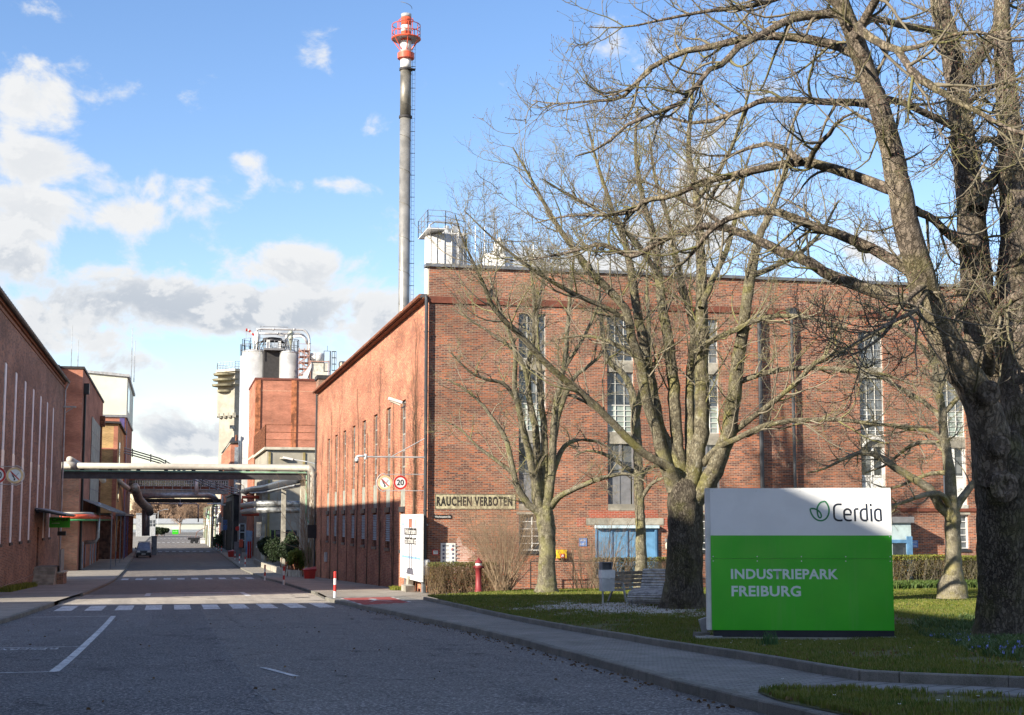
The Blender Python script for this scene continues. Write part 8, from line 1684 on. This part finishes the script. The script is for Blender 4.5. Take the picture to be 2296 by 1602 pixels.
# red grit bins
def gritbin(x, Y, s, lab, rz=0):
    t = thing('grit_bin', lab, 'grit bin', (x, Y, float(zside(Y))), 'red grit bins on the pavements', rz)
    mb = MB(); a = [(-.42*s, -.25*s), (.42*s, -.25*s), (.42*s, .25*s), (-.42*s, .25*s)]
    mb.add([(q*.85, w*.85, 0) for q, w in a]+[(q, w, .55*s) for q, w in a], [(3, 2, 1, 0), (0, 1, 5, 4), (1, 2, 6, 5), (2, 3, 7, 6), (3, 0, 4, 7), (4, 5, 6, 7)]); obj('body', mb, M_redp, t, local=True)
    mb = MB(); mb.add([(-.47*s, -.3*s, .552*s), (.47*s, -.3*s, .552*s), (.47*s, .3*s, .75*s), (-.47*s, .3*s, .60*s), (-.47*s, -.3*s, .62*s), (.47*s, -.3*s, .70*s), (.47*s, .3*s, .86*s), (-.47*s, .3*s, .68*s)], [(3, 2, 1, 0), (4, 5, 6, 7), (0, 1, 5, 4), (1, 2, 6, 5), (2, 3, 7, 6), (3, 0, 4, 7)]); obj('lid', mb, mat('lid_red', (.36, .02, .02), .45), t, local=True)
    return t
p_ = fy(1008, 1880, 105); gritbin(p_[0], 105, 1.0, 'red grit bin at the hall foot, nearest the camera')
p_ = fy(761, 1787, 190); gritbin(p_[0], 196, 1.15, 'red grit bin farther up the right pavement'); p_ = fy(383, 1786, 200); gritbin(p_[0], 190, 1.1, 'red grit bin by the left wall before the van')
# things by the orange block foot
t = thing('mail_box_stand', 'bright red box on grey stand before the blue gate', 'box', (fP(785, 1775, 192)[0], 192, float(zside(192)))); mb = MB(); a0, b0 = fP(779, 1782, 192), fP(792, 1757, 192); mb.box((a0[0], 191.8, a0[2]), (b0[0], 192.4, b0[2])); obj('box', mb, M_orr, t); mb = MB(); mb.box((a0[0]-.6, 192.5, float(zside(192))), (b0[0]-.1, 193, a0[2]+.7)); obj('stand', mb, M_grey, t)
for k, (u, lab) in enumerate(((809, 'left one of two slim red posts by the blue gate'), (816, 'right one of two slim red posts by the blue gate'))):
    a0 = fP(u, 1790, 188); mb = MB(); mb.cyl((a0[0], 188), .12, float(zside(188)), float(fP(u, 1763, 188)[2]), 10); tag(obj('red_post', mb, M_redp, origin=(a0[0], 188, float(zside(188)))), lab, 'post', 'red posts by the blue gate')
mb = MB(); mb.bar(fP(835, 1783, 178), fP(852, 1744, 178), .25, .12); tag(obj('plank', mb, M_wmetal, origin=fP(835, 1783, 178)), 'white plank leaning beside the farthest concrete post', 'plank')
for u, v0, v1, m_, lab in ((774, 1766, 1721, M_redp, 'small round red and white sign on a thin pole up the right pavement'), (733, 1796, 1703, M_blue2, 'blue square sign on a tall pole in the shade of the plant wall')):
    Yq = 200 if u == 774 else 235; a0 = fP(u, v0, Yq); c_ = fP(u, v1, Yq); t = thing('road_sign', lab, 'sign', (a0[0], Yq, float(zside(Yq)))); mb = MB(); mb.tube([(a0[0], Yq, float(zside(Yq))), (a0[0], Yq, c_[2])], .05, 6); obj('pole', mb, M_galv, t)
    mb = MB()
    if u == 774: mb.tube([(c_[0], Yq-.06, c_[2]), (c_[0], Yq-.1, c_[2])], .3, 16)
    else: mb.box((c_[0]-.3, Yq-.1, c_[2]-.15), (c_[0]+.35, Yq-.06, c_[2]+.5)); mb.box((c_[0]-.3, Yq-.1, c_[2]-1.1), (c_[0]+.35, Yq-.06, c_[2]-.25))
    obj('plate', mb, m_, t)
t = thing('glass_booth', 'small glazed booth with white frame left of the blue gate', 'booth', (fP(790, 1720, 196)[0], 196, float(zside(196)))); a0, b0 = fP(780, 1760, 196), fP(799, 1706, 196); mb = MB(); mb.box((a0[0], 196, a0[2]-1.), (b0[0], 198, b0[2])); obj('glass', mb, M_glass, t)
mb = MB(); 
for x in (a0[0], b0[0]): mb.box((x-.06, 195.9, a0[2]-1.), (x+.06, 195.998, b0[2]))
for z in (b0[2], (a0[2]+b0[2])/2, a0[2]): mb.box((a0[0], 195.92, z-.05), (b0[0], 195.996, z+.05))
obj('frame', mb, mat('pale_blue_trim', (.5, .62, .70), .5), t)

# ------------------------------------------------------------------ van
def van(x, Y, lab):
    z0 = float(zg(Y)); t = thing('parked_van', lab, 'van', (x, Y, z0)); B = []
    secs = [(0.0, .28, .95, .80), (.12, .24, 1.02, .90), (.75, .24, 1.10, .93), (1.15, .24, 1.22, .93), (2.05, .26, 1.90, .80), (2.5, .26, 1.96, .80), (4.6, .26, 1.96, .80), (4.9, .3, 1.88, .80)]
    V = []; n = 10
    for (y, zb_, zt_, wt) in secs:
        zm = min(1.1, (zb_+zt_)/2+.1); V += [(-.86, y, zb_), (-.95, y, zb_+.12), (-.955, y, zm), (-wt, y, zt_-.08), (-wt+.12, y, zt_), (wt-.12, y, zt_), (wt, y, zt_-.08), (.955, y, zm), (.95, y, zb_+.12), (.86, y, zb_)]
    F = [(i*n+j, i*n+(j+1) % n, (i+1)*n+(j+1) % n, (i+1)*n+j) for i in range(len(secs)-1) for j in range(n)]+[tuple(range(n-1, -1, -1)), tuple((len(secs)-1)*n+j for j in range(n))]
    mb = MB(); mb.add(V, F); obj('body', mb, mat('van_silver', (.20, .24, .31), .3, .3), t, local=True)
    mb = MB(); mb.quad((-.82, 1.22, 1.25), (.82, 1.22, 1.25), (.70, 1.97, 1.84), (-.70, 1.97, 1.84)); obj('windscreen', mb, mat('dark_windscreen', (.02, .03, .05), .08), t, local=True)
    mb = MB(); mb.box((-.93, -.06, .24), (.93, .1, .62)); obj('bumper', mb, M_black, t, local=True); mb = MB(); mb.box((-.42, -.03, .68), (.42, .02, .84)); obj('grille', mb, M_black, t, local=True)
    mb = MB(); mb.box((-.26, -.08, .42), (.26, -.062, .53)); obj('number_plate', mb, M_wmetal, t, local=True)
    for s in (-1, 1):
        mb = MB(); mb.box((s*.66-.18, -.02, .72), (s*.66+.18, .09, .93)); obj('headlight', mb, M_wmetal, t, local=True)
        mb = MB(); mb.box((s*1.05-.09, 1.3, 1.08), (s*1.05+.09, 1.42, 1.34)); obj('mirror', mb, M_black, t, local=True)
        for y in (.85, 3.95): mb = MB(); mb.tube([(s*.96, y, .33), (s*.72, y, .33)], .33, 18); w = obj('wheel', mb, M_black, t, local=True); mb = MB(); mb.tube([(s*.965, y, .33), (s*.95, y, .33)], .19, 12); ORG[w.name] = ORG[t.name]; obj('rim', mb, M_lgrey, w, local=True)
    for y in (2.4, 3.2, 4.0): mb = MB(); mb.box((-.78, y, 2.0), (.78, y+.06, 2.06)); mb.box((-.7, y, 1.94), (-.66, y+.06, 2.0)); mb.box((.66, y, 1.94), (.7, y+.06, 2.0)); obj('roof_bar', mb, M_lgrey, t, local=True)
    return t
pv = fy(468, 1795, 200); van(pv[0], 200, 'silver delivery van parked half on the left pavement, facing the camera')
a0, b0 = fP(493, 1777, 214), fP(509, 1748, 214); mb = MB(); mb.box((a0[0], 214, float(zg(214))), (b0[0]+.1, 216, b0[2])); mb.box((a0[0]-.05, 213.95, b0[2]+.002), (b0[0]+.15, 216.05, b0[2]+.12)); tag(obj('skip_container', mb, mat('blue_grey_container', (.13, .17, .21), .6), origin=(a0[0], 214, float(zg(214)))), 'blue grey container standing behind the silver van', 'container')
# trailer with crane arm and barrier
YR = 320; a0, b0 = fP(612, 1750, YR), fP(658, 1740, YR); z0 = float(zg(YR)); t = thing('flatbed_trailer', 'dark flatbed trailer with a thin loading arm across the far street', 'trailer', (a0[0], YR, z0))
mb = MB(); mb.box((a0[0], YR, z0+.75), (b0[0], YR+2.2, z0+1.25)); mb.box((a0[0]+.9, YR+.2, z0+.45), (b0[0]-.7, YR+2, z0+.748)); obj('bed', mb, M_black, t)
for x in (a0[0]+.9, a0[0]+1.8): mb = MB(); mb.tube([(x, YR, z0+.4), (x, YR+.3, z0+.4)], .4, 14); obj('wheel', mb, M_black, t)
mb = MB(); mb.tube([(a0[0]+1.6, YR+1, z0+1.2), (a0[0]+1.9, YR+1, z0+2.4), (a0[0]+3.3, YR+1, z0+3.2), (a0[0]+4.6, YR+1, z0+3.3)], .07, 6)
for k in range(6): mb.bar((a0[0]+k*.55, YR+.1, z0+1.25), (a0[0]+k*.55, YR+.1, z0+1.6), .05)
obj('loading_arm', mb, M_rust, t)
a0, b0 = fP(651, 1763, 322), fP(671, 1747, 322); t = thing('traffic_barrier', 'white slotted plastic barrier beside the dark trailer', 'barrier', (a0[0], 318, z0)); mb = MB(); mb.box((a0[0], 317, z0), (b0[0], 317.4, z0+.7))
for k in range(6): x = a0[0]+(b0[0]-a0[0])*k/5; mb.box((x-.06, 317.05, z0+.702), (x+.06, 317.35, z0+1.05))
mb.box((a0[0]-.06, 317.02, z0+1.052), (b0[0]+.06, 317.38, z0+1.15)); obj('body', mb, M_wmetal, t)

# ------------------------------------------------------------------ low iron fence along the hall garden
tf = thing('garden_fence', 'low thin dark iron railing along the foot of the hall front', 'fence', (float(xc(1185)), 61.9, float(zlawn(61.9)))); x0 = float(PY(1190, 1300, 61.9)[0]); x1 = 44.; z0 = float(zlawn(61.9))
mb = MB(); zf = float(PY(1300, 1258, 61.9)[2]); mb.tube([(x0, 61.9, zf), (x1, 61.9, zf)], .022, 5); mb.tube([(x0, 61.9, z0+.15), (x1, 61.9, z0+.15)], .016, 5); obj('rail', mb, M_black, tf)
for x in np.arange(x0, x1, 1.9): mb = MB(); mb.bar((x, 61.9, z0-.1), (x, 61.9, zf), .04); obj('post', mb, M_black, tf)
# a daffodil clump and weeds
p = PG(1722, 1452, 0, zlawn); P = p[:2]+nr.normal(size=(90, 2))*.07; V = blades(P, zlawn, .26, .018, 3, .5); o = blademesh('daffodil_clump', V, leafy('daff_leaf', ((.035, .10, .03), (.06, .14, .05), (.08, .16, .06))), 'dark green clump of narrow leaves in the grass before the sign', kind='stuff')
P = np.stack([nr.uniform(-7.85, -7.2, 1500), nr.uniform(72, 86, 1500)], 1); V = blades(P, zside, .25, .05, 3, 1.); blademesh('weeds', V, M_moss, 'weeds growing at the foot of the left hall')
P = np.stack([nr.uniform(10.0, 10.7, 700), 68+nr.normal(size=700)*.35], 1); V = blades(P, zside, .18, .03, 3, 1.); blademesh('weeds', V, M_moss, 'small tuft of weeds beside the banner foot')

# names of copies: plain kind names with Blender's own suffix; remove helper leftovers
for o in list(bpy.data.objects):
    if o.name.startswith('x') and o.data is None and not o.children: bpy.data.objects.remove(o)
sc.render.engine = 'CYCLES'
sc.cycles.max_bounces = 6; sc.cycles.diffuse_bounces = 3; sc.cycles.glossy_bounces = 3; sc.cycles.transparent_max_bounces = 4
sc.cycles.caustics_reflective = False; sc.cycles.caustics_refractive = False
